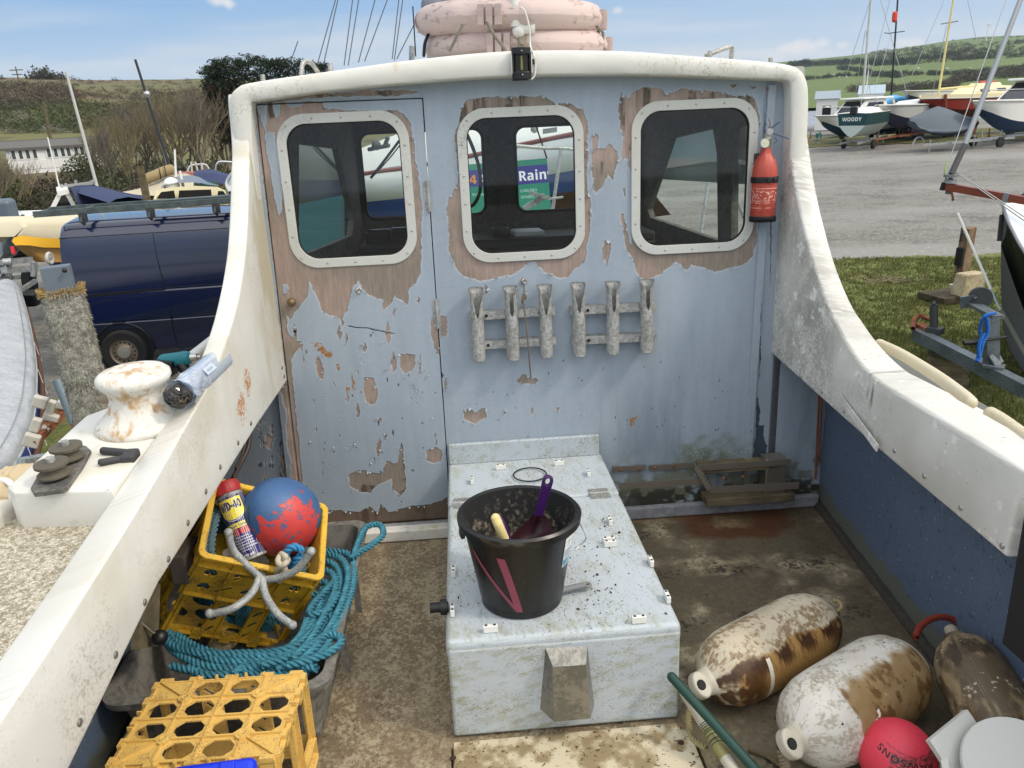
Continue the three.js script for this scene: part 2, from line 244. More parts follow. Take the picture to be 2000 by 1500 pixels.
// ---------------------------------------------------------------- the boat we stand in
const boat = new THREE.Group(); boat.name = 'fishing_boat'; BM.decompose(boat.position, boat.quaternion, boat.scale); scene.add(boat);
tag(boat, 'old open-backed fishing boat with peeling grey-blue wheelhouse bulkhead and white coamings', 'fishing boat');
const BX0 = -1.08, BW = 2.6, BY0 = -0.05, BH = 1.85, TW = 2048, TH = 1457;
const buv = (x, y) => [(x - BX0) / BW, (y - BY0) / BH];
const peel = [];
const bulkMaps = (() => {
  const cv = document.createElement('canvas'); cv.width = TW; cv.height = TH; const c = cv.getContext('2d'); c.fillStyle = '#000'; c.fillRect(0, 0, TW, TH);
  const P = (x, y) => { const p = PB(x, y, 'z', 0), [u, v] = buv(p.x, p.y); return [u * TW, (1 - v) * TH]; };
  const r = rng(99);
  const shape = (col, pts, ox = 0, oy = 0, s = 1, rough = 3) => {
    if (col === '#f00') peel.push(pts.map(([x, y]) => PB(ox + x / s, oy + y / s, 'z', 0)));
    const q = pts.map(([x, y]) => P(ox + x / s, oy + y / s)); c.fillStyle = col; c.beginPath();
    q.forEach((a, i) => { const b = q[(i + 1) % q.length], n = Math.max(1, Math.round(Math.hypot(b[0] - a[0], b[1] - a[1]) / 9)); for (let k = 0; k < n; k++) { const t = k / n, w = k ? rough : 0; const X = mix(a[0], b[0], t) + (r() - 0.5) * w, Y = mix(a[1], b[1], t) + (r() - 0.5) * w; i || k ? c.lineTo(X, Y) : c.moveTo(X, Y); } });
    c.closePath(); c.fill();
  };
  const R = '#f00', K = '#000';
  // bare wood round the door window and down the door's left edge
  shape(R, [[500, 198], [630, 200], [632, 210], [650, 213], [670, 214], [700, 218], [765, 216], [775, 215], [790, 225], [800, 240], [806, 265], [810, 300], [818, 350], [823, 400], [823, 440], [822, 500], [820, 535], [814, 552], [800, 563], [797, 570], [799, 598], [783, 585], [770, 576], [765, 590], [749, 606], [746, 585], [720, 576], [712, 570], [706, 556], [700, 550], [690, 562], [684, 575], [678, 608], [672, 613], [668, 625], [655, 618], [640, 614], [630, 608], [622, 585], [610, 560], [604, 550], [601, 578], [600, 580], [585, 598], [572, 612], [567, 626], [558, 612], [561, 650], [574, 660], [574, 632], [579, 640], [580, 665], [590, 668], [592, 688], [586, 678], [574, 690], [568, 705], [572, 740], [576, 800], [583, 860], [590, 930], [592, 990], [584, 990], [560, 760], [540, 560], [520, 400], [505, 290]]);
  for (const t of [[[205, 195], [285, 205], [290, 235], [285, 430], [345, 440], [375, 560], [395, 760], [410, 930], [400, 1050], [385, 1085], [365, 1050], [340, 930], [320, 800], [310, 700], [280, 560], [265, 400], [240, 330], [212, 240]], [[330, 200], [395, 205], [385, 290], [365, 328], [350, 300], [335, 230]], [[430, 196], [565, 196], [555, 230], [480, 248], [440, 220]], [[730, 190], [880, 190], [1000, 190], [1300, 185], [1300, 265], [1200, 272], [900, 262], [880, 265], [850, 240], [760, 255], [735, 230]]]) shape(K, t, 450, 150, 4);
  shape(K, [[235, 245], [275, 250], [295, 290], [260, 345], [240, 330]], 500, 500, 4.545);
  // round the centre and the right window
  shape(R, [[200, 190], [205, 120], [250, 60], [400, 40], [600, 40], [700, 30], [850, 35], [940, 90], [1000, 90], [1050, 80], [1100, 130], [1150, 140], [1190, 240], [1190, 350], [1195, 500], [1180, 650], [1185, 760], [1215, 830], [1220, 950], [1210, 1080], [1185, 1180], [1180, 1280], [1160, 1330], [1080, 1390], [1040, 1440], [980, 1455], [850, 1400], [810, 1360], [780, 1325], [720, 1330], [690, 1370], [600, 1430], [430, 1465], [350, 1475], [250, 1450], [170, 1390], [140, 1320], [105, 1230], [100, 1050], [90, 900], [110, 820], [150, 760], [180, 700], [175, 600], [165, 450], [150, 340], [180, 260]], 850, 180, 4);
  shape(R, [[1212, 177], [1216, 186], [1226, 193], [1235, 182], [1253, 172], [1268, 171], [1288, 172], [1299, 181], [1312, 182], [1330, 175], [1341, 172], [1356, 177], [1389, 177], [1411, 181], [1424, 185], [1437, 192], [1455, 184], [1466, 187], [1475, 198], [1481, 216], [1485, 240], [1478, 262], [1478, 470], [1470, 500], [1455, 515], [1440, 520], [1400, 530], [1385, 527], [1350, 517], [1340, 528], [1330, 516], [1320, 512], [1290, 535], [1270, 545], [1255, 545], [1245, 535], [1235, 505], [1225, 490], [1215, 440], [1212, 418], [1217, 420], [1222, 440], [1230, 475], [1236, 480], [1235, 400], [1233, 340], [1225, 300], [1222, 312], [1213, 308], [1218, 270], [1212, 250], [1208, 210]]);
  shape(R, [[1240, 325], [1270, 340], [1275, 450], [1320, 450], [1365, 405], [1420, 470], [1435, 540], [1390, 650], [1380, 690], [1345, 645], [1310, 740], [1250, 790], [1235, 760], [1240, 680], [1215, 600], [1225, 480], [1230, 380]], 850, 180, 4);
  shape(R, [[1315, 1160], [1360, 1165], [1370, 1230], [1350, 1340], [1325, 1310], [1310, 1300]], 850, 180, 4);
  shape(R, [[1474, 760], [1484, 755], [1488, 800], [1480, 830]], 850, 180, 4);
  // chips of the door
  for (const q of [[[1175, 570], [1200, 690], [1175, 800], [1145, 690]], [[1225, 460], [1240, 490], [1225, 545], [1215, 500]], [[745, 610], [765, 680], [745, 755], [720, 680]], [[765, 530], [785, 590], [765, 630], [755, 570]], [[805, 685], [815, 720], [805, 765], [790, 730]], [[965, 770], [985, 810], [975, 850], [958, 850]], [[1210, 850], [1245, 920], [1245, 1000], [1215, 1040], [1200, 950]], [[1275, 865], [1310, 880], [1340, 860], [1370, 870], [1410, 880], [1415, 950], [1380, 1025], [1310, 1035], [1280, 990]], [[550, 880], [575, 940], [605, 1040], [600, 1095], [570, 1090], [540, 1030], [530, 950]], [[965, 1075], [1050, 1090], [1065, 1140], [1085, 1220], [1060, 1310], [1020, 1325], [980, 1290], [955, 1190]], [[810, 1210], [830, 1260], [815, 1310], [800, 1260]], [[900, 1300], [925, 1370], [910, 1420], [890, 1370]], [[1090, 1430], [1115, 1450], [1100, 1490], [1085, 1470]], [[1430, 1165], [1438, 1190], [1430, 1220]], [[1580, 500], [1620, 490], [1630, 880], [1600, 850], [1550, 700], [1550, 600]], [[1640, 530], [1690, 540], [1700, 600], [1690, 720], [1640, 720]], [[1680, 1080], [1700, 1160], [1685, 1200], [1672, 1130]], [[1440, 350], [1455, 390], [1440, 430], [1428, 400]].map(([x, y], i) => [x, y])]) shape(R, q, 500, 500, 4.545, 2);
  for (const q of [[[680, 930], [700, 918], [745, 925], [755, 900], [775, 905], [785, 865], [790, 910], [793, 955], [783, 968], [768, 955], [765, 935], [740, 945], [720, 962], [700, 958], [685, 950]], [[835, 878], [850, 872], [862, 880], [862, 900], [845, 905], [833, 900]], [[905, 800], [918, 797], [928, 806], [945, 797], [951, 800], [950, 815], [925, 828], [908, 818]], [[1006, 738], [1012, 742], [1022, 731], [1030, 733], [1040, 741], [1050, 737], [1052, 745], [1040, 751], [1022, 749], [1012, 748]], [[1085, 797], [1092, 797], [1089, 808]], [[985, 800], [990, 804], [986, 811]], [[1038, 794], [1042, 802], [1038, 810], [1036, 802]], [[947, 555], [955, 565], [948, 578]], [[1020, 575], [1028, 568], [1029, 585], [1018, 592]], [[620, 1000], [660, 996], [700, 1000], [720, 990], [740, 1000], [745, 985], [760, 1000], [800, 988], [840, 985], [874, 972], [880, 1015], [760, 1030], [612, 1040]], [[548, 757], [563, 752], [575, 800], [583, 880], [590, 960], [598, 1010], [583, 965], [570, 930], [572, 900], [563, 870], [562, 800]], [[742, 852], [745, 870], [738, 895], [734, 880]], [[700, 788], [703, 800], [699, 815], [697, 800]], [[752, 840], [756, 850], [752, 862]], [[820, 690], [824, 710], [820, 730]], [[707, 670], [712, 682], [708, 690]], [[520, 845], [533, 855], [528, 880], [518, 870]], [[545, 880], [560, 905], [556, 930], [548, 910]], [[1498, 230], [1506, 262], [1502, 300], [1494, 310], [1500, 285]], [[1496, 168], [1502, 172], [1498, 186]], [[1424, 162], [1440, 166], [1432, 172]], [[1462, 166], [1478, 168], [1470, 174]], [[780, 176], [820, 180], [780, 186], [640, 188], [640, 184], [700, 178]], [[505, 190], [640, 178], [640, 190], [505, 199]]]) shape(R, q);
  for (let i = 0; i < 80; i++) { const x = 590 + r() * 280, y = 640 + r() * 340, l = 2 + r() * r() * 16; shape(r() < 0.6 ? R : '#00f', [[x, y], [x + 1 + r() * 1.6, y + l * 0.5], [x + r() * 1.5, y + l], [x - 0.9, y + l * 0.5]], 0, 0, 1, 1); }
  for (let i = 0; i < 40; i++) { const x = 890 + r() * 580, y = 700 + r() * 180, l = 2 + r() * 5; shape('#00f', [[x, y], [x + 0.9, y + l * 0.5], [x, y + l], [x - 0.8, y + l * 0.5]], 0, 0, 1, 1); }
  for (let i = 0; i < 40; i++) { const x = 505 + r() * 50, y = 820 + r() * 110, l = 4 + r() * 12; shape(r() < 0.5 ? R : '#00f', [[x, y], [x + 3 * r(), y + l * 0.5], [x, y + l], [x - 2, y + l * 0.5]], 0, 0, 1, 2); }
  shape('#00f', [[1478, 770], [1484, 800], [1482, 830], [1492, 830], [1490, 850], [1498, 870], [1494, 893], [1470, 893], [1476, 850]]);
  shape('#00f', [[680, 636], [720, 640], [770, 650], [770, 652], [720, 642], [680, 638.5]], 0, 0, 1, 0.5);
  for (const q of [[[1506, 300], [1507, 420], [1504.5, 560], [1504, 420]], [[1492, 190], [1493, 300], [1491, 310]], [[1484, 560], [1485.5, 700], [1483, 740]]]) shape('#00f', q, 0, 0, 1, 1.5);
  c.globalCompositeOperation = 'lighter';  // rust and old glue
  for (const q of [[[618, 664], [630, 672], [640, 688], [648, 684], [650, 692], [640, 699], [628, 690], [615, 680]], [[656, 712], [664, 712], [664, 720], [660, 724]], [[676, 755], [684, 757], [682, 768], [676, 766]], [[684, 727], [692, 745], [694, 762], [688, 760]], [[1228, 820], [1244, 812], [1240, 824], [1230, 832]]]) shape('#070', q, 0, 0, 1, 5);
  const m = c.getImageData(0, 0, TW, TH).data;
  const at = (x, y, k) => m[(clamp(y | 0, 0, TH - 1) * TW + clamp(x | 0, 0, TW - 1)) * 4 + k] / 255;
  const bump = new Uint8Array(TW * TH * 4);
  const map = tex(TW, TH, (u, v, i, j) => {
    const y = TH - 1 - j, wx = (S(2, u * 4, v * 4) - 0.5) * 9, wy = (S(2, u * 4 + 0.5, v * 4) - 0.5) * 9;
    const w = (at(i + wx, y + wy, 0) + at(i + wx + 1.5, y + wy, 0) + at(i + wx, y + wy + 1.5, 0)) / 3, dk = at(i + wx * 0.6, y + wy * 0.6, 2), st = at(i + wx, y + wy, 1);
    const rim = clamp(at(i + wx, y + wy + 4, 0) + at(i + wx, y + wy - 4, 0) + at(i + wx + 4, y + wy, 0) + at(i + wx - 4, y + wy, 0)) * (1 - w);
    const X = BX0 + u * BW, Y = BY0 + v * BH;
    // paint: brushed, chalky, streaked where water ran
    let p = mix3([147, 159, 171], [159, 170, 180], S(0, u * 2, v * 1.4));
    p = p.map((q) => q + (S(3, u * 14, v * 1.1) - 0.5) * 16 + (S(2, u * 6, v * 6) - 0.5) * 8);
    const run = ss(0.15, 0.5, X) * ss(0.95, 0.4, Y); p = mix3(p, [206, 214, 220], 0.5 * run * ss(0.55, 0.75, S(3, u * 9, v * 0.6)));
    p = mix3(p, [112, 124, 134], 0.6 * ss(0.3, 0.7, X) * ss(0.9, 0.2, Y) * ss(0.42, 0.62, 0.5 * S(0, u * 3, v) + 0.5 * S(3, u * 8, v * 1)));
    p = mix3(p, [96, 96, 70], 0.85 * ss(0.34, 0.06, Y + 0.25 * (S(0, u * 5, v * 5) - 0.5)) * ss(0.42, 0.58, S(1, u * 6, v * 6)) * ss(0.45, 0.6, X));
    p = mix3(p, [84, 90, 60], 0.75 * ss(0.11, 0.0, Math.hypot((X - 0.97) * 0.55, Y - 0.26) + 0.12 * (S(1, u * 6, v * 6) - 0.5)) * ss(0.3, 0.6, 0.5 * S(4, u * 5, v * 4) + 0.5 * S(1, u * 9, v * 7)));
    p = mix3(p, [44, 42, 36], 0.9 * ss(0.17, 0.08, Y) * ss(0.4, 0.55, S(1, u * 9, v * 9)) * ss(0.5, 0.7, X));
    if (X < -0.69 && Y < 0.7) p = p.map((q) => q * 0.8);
    p = mix3(p, [188, 196, 204], 0.35 * rim); p = mix3(p, [62, 72, 84], dk);
    p = mix3(p, [150, 100, 44], Math.min(1, st * 2) * ss(0.35, 0.55, S(2, u * 8, v * 8)));
    // bare wood: vertical grain, pinkish, silvered near the frames
    let wd = mix3([144, 124, 112], [168, 151, 141], 0.4 * S(3, u * 22, v * 1.5) + 0.6 * S(0, u * 3, v * 3));
    wd = mix3(wd, [128, 118, 106], 0.8 * ss(0.42, 0.62, S(0, u * 2.3 + 0.3, v * 2)) ); wd = wd.map((q) => q * (0.88 + 0.24 * S(2, u * 12, v * 1.2)));
    wd = mix3(wd, [60, 52, 40], 0.75 * ss(0.56, 0.72, S(3, u * 16, v * 1.2 + 0.4)) * ss(0.5, 0.62, S(1, u * 3, v * 3)));
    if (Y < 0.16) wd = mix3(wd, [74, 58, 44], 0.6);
    const o = (j * TW + i) * 4, h = 200 * (1 - w) * (1 - 0.6 * dk) + 25 * S(3, u * 22, v * 2) + 12 * S(4, u * 6, v * 6); bump[o] = bump[o + 1] = bump[o + 2] = h; bump[o + 3] = 255;
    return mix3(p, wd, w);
  }, true, false);
  const b = new THREE.DataTexture(bump, TW, TH); b.magFilter = THREE.LinearFilter; b.needsUpdate = true;
  return { map, b };
})();
const paintM = M({ map: bulkMaps.map, r: 0.68, bump: [bulkMaps.b, 0.003] });
const xyUV = (x, y) => buv(x, y);
const WIN = [[-0.614, 1.1, -0.157, 1.63], [0.01, 1.086, 0.458, 1.623], [0.63, 1.082, 1.092, 1.622]];
const roofY = (x) => 1.715 - 0.05 * ((x - 0.25) / 0.95) ** 2;
{ // bulkhead with a doorway and two window openings
  const s = new THREE.Shape(); s.moveTo(-1.07, -0.02); s.lineTo(1.43, -0.02); s.lineTo(1.43, 0.68); s.lineTo(1.2, 0.68); s.lineTo(1.2, 1.68); for (let i = 0; i <= 12; i++) { const x = mix(1.2, -0.72, i / 12); s.lineTo(x, roofY(x) + 0.02); } s.lineTo(-0.72, 0.68); s.lineTo(-1.07, 0.68); s.closePath();
  const door = new THREE.Path(); door.moveTo(-0.702, 0.055); door.lineTo(-0.669, 1.668); door.lineTo(-0.098, 1.666); door.lineTo(-0.107, 0.055); door.closePath(); s.holes.push(door);
  for (const w of WIN.slice(1)) s.holes.push(rrect(w[0] + 0.03, w[1] + 0.03, w[2] - 0.03, w[3] - 0.03, 0.074, THREE.Path));
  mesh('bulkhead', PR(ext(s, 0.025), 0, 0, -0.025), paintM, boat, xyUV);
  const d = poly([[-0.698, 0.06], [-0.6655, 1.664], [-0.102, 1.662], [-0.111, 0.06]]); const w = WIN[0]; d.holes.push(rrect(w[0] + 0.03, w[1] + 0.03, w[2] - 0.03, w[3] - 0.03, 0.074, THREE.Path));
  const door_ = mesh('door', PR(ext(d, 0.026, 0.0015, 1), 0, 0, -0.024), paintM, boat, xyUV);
  // frames, panes, screws
  WIN.forEach(([x0, y0, x1, y1], i) => {
    const par = i ? (() => { const g = new THREE.Group(); g.name = 'window'; boat.add(g); return g; })() : door_;
    const f = rrect(x0, y0, x1, y1, 0.1); f.holes.push(rrect(x0 + 0.033, y0 + 0.033, x1 - 0.033, y1 - 0.033, 0.072, THREE.Path));
    mesh('window_frame', PR(ext(f, 0.004, 0.002, 2, 14), 0, 0, 0.002), M({ map: T.gel, tile: 2.3, r: 0.5, c: 0xe6e9ea }), par);
    const ru = rrect(x0 + 0.032, y0 + 0.032, x1 - 0.032, y1 - 0.032, 0.073); ru.holes.push(rrect(x0 + 0.036, y0 + 0.036, x1 - 0.036, y1 - 0.036, 0.07, THREE.Path)); mesh('rubber_seal', PR(ext(ru, 0.012), 0, 0, -0.008), G.rubber, par);
    mesh('pane', new THREE.ShapeGeometry(rrect(x0 + 0.033, y0 + 0.033, x1 - 0.033, y1 - 0.033, 0.072), 12).translate(0, 0, -0.004), G.pane, par);
    const W = x1 - x0, H = y1 - y0, m = 0.016, sg = sp(0.004, 8); const put = [];
    for (const k of [0.28, 0.5, 0.72]) put.push([x0 + W * k, y0 + m], [x0 + W * k, y1 - m]);
    for (const k of [0.22, 0.4, 0.58, 0.78]) put.push([x0 + m, y0 + H * k], [x1 - m, y0 + H * k]);
    const q = 0.038; put.push([x0 + q, y0 + q], [x1 - q, y0 + q], [x0 + q, y1 - q], [x1 - q, y1 - q]);
    for (const [x, y] of put) { const k = mesh('screw', sg.clone(), steel, par); k.position.set(x, y, 0.0075); }
  });
  { // curled flakes of paint standing off the wood along the peeled edges
    const r = rng(314), fl = [], inWin = (x, y) => WIN.some((w) => x > w[0] - 0.004 && x < w[2] + 0.004 && y > w[1] - 0.004 && y < w[3] + 0.004);
    for (const q of peel) { let A = 0; q.forEach((a, i) => { const b = q[(i + 1) % q.length]; A += a.x * b.y - b.x * a.y; }); const sg = Math.sign(A) || 1; q.forEach((a, i) => { const b = q[(i + 1) % q.length], L = a.distanceTo(b), e = b.clone().sub(a).normalize(), n = V(-e.y, e.x, 0).multiplyScalar(sg); for (let k = 0; k < L / 0.02; k++) { if (r() > 0.42) continue; const p = a.clone().lerp(b, r()), w = 0.003 + 0.008 * r() * r(), h = 0.003 + 0.008 * r(), up = n.y < 0 ? 1 : 0.5; if (p.y < 0.08 || p.y > 1.66 || inWin(p.x, p.y) || p.x < -0.66 || p.x > 1.15) continue; const at = (s, t) => p.clone().addScaledVector(e, s * w * (1 - 0.5 * t)).addScaledVector(n, -0.002 + h * t * up).add(V(0, 0, 0.0008 + 0.006 * t * t * (0.4 + up))); fl.push(grid([[at(-1, 0), at(0, 0), at(1, 0)], [at(-1, 0.5), at(0.1, 0.5), at(1, 0.5)], [at(-0.8, 1), at(0.2, 1.1), at(0.7, 0.85)]])); } }); }
    const k = mesh('paint_flakes', fl, M({ c: 0xa3aeb8, r: 0.7 }), boat); k.userData.kind = 'stuff';
  }
  // door fittings
  for (const y of [1.335, 0.905]) { const h = mesh('hinge', [cy(0.006, 0.006, 0.11, 8, -0.1045, y, 0.006), bx(0.016, 0.1, 0.003, -0.112, y, 0.003), ...[-0.04, -0.013, 0.013, 0.04].map((q) => cy(0.0072, 0.0072, 0.003, 8, -0.1045, y + q, 0.006))], M({ map: T.alu, tile: 0.1, r: 0.7, m: 0.3 }), boat); }
  { const p = PB(570, 590, 'z', 0.012); mesh('door_knob', [sp(0.016, 14, p.x, p.y, 0.018), cy(0.009, 0.009, 0.02, 10, p.x, p.y, 0.006, Math.PI / 2)], M({ c: 0x7a6a4c, r: 0.5, m: 0.6 }), door_); const k = PB(576, 647, 'z', 0.003); mesh('keyhole', [cy(0.006, 0.006, 0.004, 10, k.x, k.y, 0.002, Math.PI / 2), bx(0.005, 0.014, 0.004, k.x, k.y - 0.008, 0.002)], G.black, door_); }
  // wooden trims: board left of the door foot, seam batten at the right, head strip above the door
  mesh('door_sill', rb(0.6, 0.05, 0.07, 0.008, -0.4, 0.027, 0.036), M({ map: T.gel, tile: 0.6, r: 0.7 }), boat);
  mesh('door_post', PR(ext(poly([[-0.745, 0.0], [-0.705, 0.0], [-0.694, 0.66], [-0.725, 0.66]]), 0.018), 0, 0, 0.001), paintM, boat, xyUV);
  mesh('corner_batten', PR(ext(poly([[1.098, 0.03], [1.128, 0.03], [1.148, 1.66], [1.118, 1.66]]), 0.012, 0.002, 1), 0, 0, 0), paintM, boat, xyUV);
  mesh('deck_upstand', rb(2.36, 0.055, 0.03, 0.01, 0.24, 0.028, 0.016), M({ map: T.mud, tile: 0.5, r: 0.85 }), boat);
  // hook eyes and the cord that hangs from the middle one
  for (const [x, y] of [[700, 567], [1023, 549]]) { const p = PB(x, y, 'z', 0.006); mesh('eye_plate', [PR(ext(poly([[0, 0.017], [0.014, 0], [0, -0.017], [-0.014, 0]]), 0.002, 0.0008, 1), p.x, p.y, 0.002), PR(new THREE.TorusGeometry(0.008, 0.0028, 6, 14), p.x, p.y, 0.01, 0, 0.6)], steel, boat); }
  mesh('hanging_cord', [tube([[1023, 556], [1024, 575], [1022, 590], [1027, 625], [1032, 680], [1037, 738]].map(([x, y]) => PB(x, y, 'z', 0.068 - 0.02 * ((y > 720) + (y < 570)))), 0.003, 30, 6), tube([[1021, 575], [1028, 582], [1019, 588], [1025, 596]].map(([x, y]) => PB(x, y, 'z', 0.05)), 0.0035, 16, 6)], M({ c: 0x6e6455, r: 0.95 }), boat);
}
{ // coamings: one curved slab each side that sweeps up into the wheelhouse wing
  const stainL = tex(1024, 512, (u, v) => { // u along z, 2.6 m; v over the height 0.5..1.8, or across the top
    let c = mix3([217, 215, 207], [205, 200, 185], ss(0.45, 0.7, 0.5 * S(0, u * 2, v) + 0.5 * S(3, u * 3, v)));
    const z = u * 2.6 - 0.1, y = 0.5 + v * 1.3;
    c = mix3(c, [188, 178, 148], 0.75 * ss(0.45, 0.05, z) * ss(0.4, 0.62, S(3, u * 4, v * 0.7)));
    for (const [a, b, rx, ry] of [[1.87, 0.745, 0.05, 0.03], [1.75, 0.76, 0.06, 0.02], [1.5, 0.8, 0.1, 0.035], [1.42, 0.81, 0.06, 0.02], [1.24, 0.84, 0.05, 0.02], [0.6, 1.02, 0.05, 0.06], [0.5, 1.07, 0.04, 0.05], [1.66, 0.775, 0.05, 0.015]]) { const k = ss(1.2, 0.1, ((z - a) / rx) ** 2 + ((y - b) / ry) ** 2 + (S(2, u * 5, v * 5) - 0.5) * 1.6); c = mix3(c, [176, 108, 52], 0.85 * k * ss(0.4, 0.6, S(2, u * 7 + 0.3, v * 6))); }
    const gr = ss(0.45, 0.7, S(0, u * 2 + 0.4, v + 0.2)); c = mix3(c, [140, 134, 120], 0.45 * gr * ss(0.52, 0.68, S(4, u * 6, v * 4) * 0.7 + 0.3 * S(2, u * 3, v * 2)));
    return mix3(c, [112, 104, 90], 0.75 * ss(0.76, 0.82, 0.6 * S(4, u * 8, v * 4) + 0.4 * S(2, u * 6, v * 3)));
  });
  const stainR = tex(1024, 512, (u, v) => {
    let c = mix3([214, 212, 206], [198, 196, 187], ss(0.4, 0.7, S(0, u * 2, v)));
    const z = u * 2.6 - 0.1, gr = ss(1.0, 0.3, z) * ss(0.3, 0.62, 0.6 * S(0, u * 3, v * 1.4) + 0.4 * S(3, u * 6, v));
    c = mix3(c, [134, 132, 124], 0.7 * gr * ss(0.3, 0.6, 0.5 * S(4, u * 3, v * 2) + 0.5 * S(1, u * 3, v * 2)));
    c = mix3(c, [232, 231, 226], 0.8 * ss(0.62, 0.7, 0.6 * S(2, u * 3, v * 1.5) + 0.4 * S(1, u * 6, v * 4)));
    const st = ss(0.1, 0.02, Math.abs(z - 0.78)); c = mix3(c, [92, 88, 80], 0.7 * st * ss(0.45, 0.62, S(3, u * 20, v * 2)));
    return mix3(c, [98, 92, 80], 0.75 * ss(0.75, 0.81, 0.6 * S(4, u * 8 + 0.3, v * 4) + 0.4 * S(2, u * 6, v * 3)));
  });
  const cuv = (x, y, z, nx, ny) => [(z + 0.1) / 2.6, (y - 0.5 + Math.abs(x) * 0.35) / 1.3];
  const L = [[0.03, 1.7], [0.045, 1.66], [0.06, 1.58], [0.085, 1.51], [0.128, 1.45], [0.2, 1.34], [0.29, 1.224], [0.39, 1.135], [0.5, 1.063], [0.61, 1.01], [0.73, 0.964], [0.845, 0.928], [0.98, 0.899], [1.2, 0.855], [1.4, 0.82], [1.655, 0.784], [1.9, 0.755], [2.4, 0.72]];
  const Lb = [[2.4, 0.5], [1.78, 0.556], [1.35, 0.632], [0.83, 0.653], [0.46, 0.67], [-0.03, 0.677], [-0.03, 1.7]];
  const Rt = [[-0.03, 1.72], [-0.02, 1.6], [0.06, 1.424], [0.16, 1.252], [0.288, 1.09], [0.424, 0.957], [0.5, 0.905], [0.58, 0.857], [0.66, 0.822], [0.745, 0.8], [0.86, 0.791], [0.983, 0.788], [1.2, 0.781], [1.392, 0.772]];
  const Rb = [[1.372, 0.553], [1.244, 0.561], [1.02, 0.576], [0.78, 0.594], [0.4, 0.631], [-0.03, 0.672]];
  const slab = (top, bot, xin, wf, sgn) => {
    const c = new THREE.SplineCurve(top.map(([z, y]) => new THREE.Vector2(z, y))).getPoints(70), s = new THREE.Shape(); c.forEach((p, i) => i ? s.lineTo(p.x, p.y) : s.moveTo(p.x, p.y)); bot.forEach(([z, y]) => s.lineTo(z, y)); s.closePath();
    let g = ext(s, 1, 0, 1); g = ext(s, 0.072, 0.01, 3); // z of the shape is the boat's z; depth runs outward
    return warp(norm(g), (z, y, d) => [xin(z, y) + sgn * (d + 0.01) / 0.092 * wf(z), y - (sgn < 0 && y > 0.7 ? 0.035 * (d + 0.01) / 0.092 * ss(0.4, 0.95, z) : 0), z]);
  };
  const gl = crease(slab(L, Lb, (z) => -0.69 + 0.0 * z, (z) => mix(0.06, 0.1, ss(0.5, 1.4, z)), -1), 40);
  mesh('port_coaming', gl, M({ map: stainL, r: 0.4, bump: [bumpTex, 0.0008] }), boat, cuv);
  const gr = crease(slab(Rt, Rb, (z) => 1.19, (z) => mix(0.075, 0.13, ss(0.3, 0.9, z)), 1), 40);
  mesh('starboard_coaming', gr, M({ map: stainR, r: 0.42, bump: [bumpTex, 0.001] }), boat, cuv);
  const scr = sp(0.0075, 8).scale(0.5, 1, 1);
  for (const [x, y] of [[1503, 682], [1530, 708], [1563, 735], [1605, 765], [1648, 803], [1747, 880], [1805, 930], [1876, 992], [1957, 1066]]) { const p = PB(x, y, 'x', 1.189), m = mesh('screw', scr.clone(), steel, boat); m.position.copy(p); }
  for (const [x, y] of [[555, 735], [490, 827], [465, 865], [430, 912], [402, 960], [367, 1021], [329, 1092], [283, 1176], [226, 1279], [156, 1411], [551, 718]]) { const p = PB(x, y, 'x', -0.689), m = mesh('screw', scr.clone(), M({ c: 0x85827a, r: 0.5, m: 0.7 }), boat); m.position.copy(p); }
  mesh('black_panel', bx(0.02, 0.36, 0.34, 1.2, 0.53, 1.58), M({ c: 0x17181b, r: 0.6 }), boat);
  // split trim strip hanging off the starboard coaming edge
  mesh('loose_trim_strip', beam(PB(1640, 775, 'x', 1.186), PB(1714, 876, 'x', 1.17), 0.004, 0.022, V(0, 1, 0.6)), M({ map: stainR, r: 0.6 }), boat, cuv);
  // side decks and rounded toe rails
  mesh('port_side_deck', bx(0.3, 0.03, 3.6, -0.93, 0.722, 0.9), M({ map: T.nonslip, tile: 0.22, r: 0.9, bump: [fineBump, 0.002] }), boat);
  mesh('port_toe_rail', [rb(0.05, 0.08, 1.9, 0.02, -1.08, 0.735, 1.95), rb(0.05, 0.08, 1.3, 0.02, -1.08, 0.735, -0.2)], M({ map: T.gel, tile: 1, r: 0.4 }), boat);
  mesh('starboard_side_deck', bx(0.2, 0.03, 3.6, 1.36, 0.7, 0.9), G.gel, boat);
  const tr = (a) => capTube(a, 0.018, 20, 10).scale(1, 1, 1);
  for (const q of [[[1718, 672], [1760, 692], [1830, 735], [1880, 772], [1896, 786]], [[1935, 808], [1958, 822], [2000, 852], [2080, 905]]]) mesh('starboard_toe_rail', tr(q.map(([x, y]) => PB(x, y, 'y', 0.775))), M({ map: T.gel, tile: 1, r: 0.45, c: 0xf2e8cf }), boat);
}
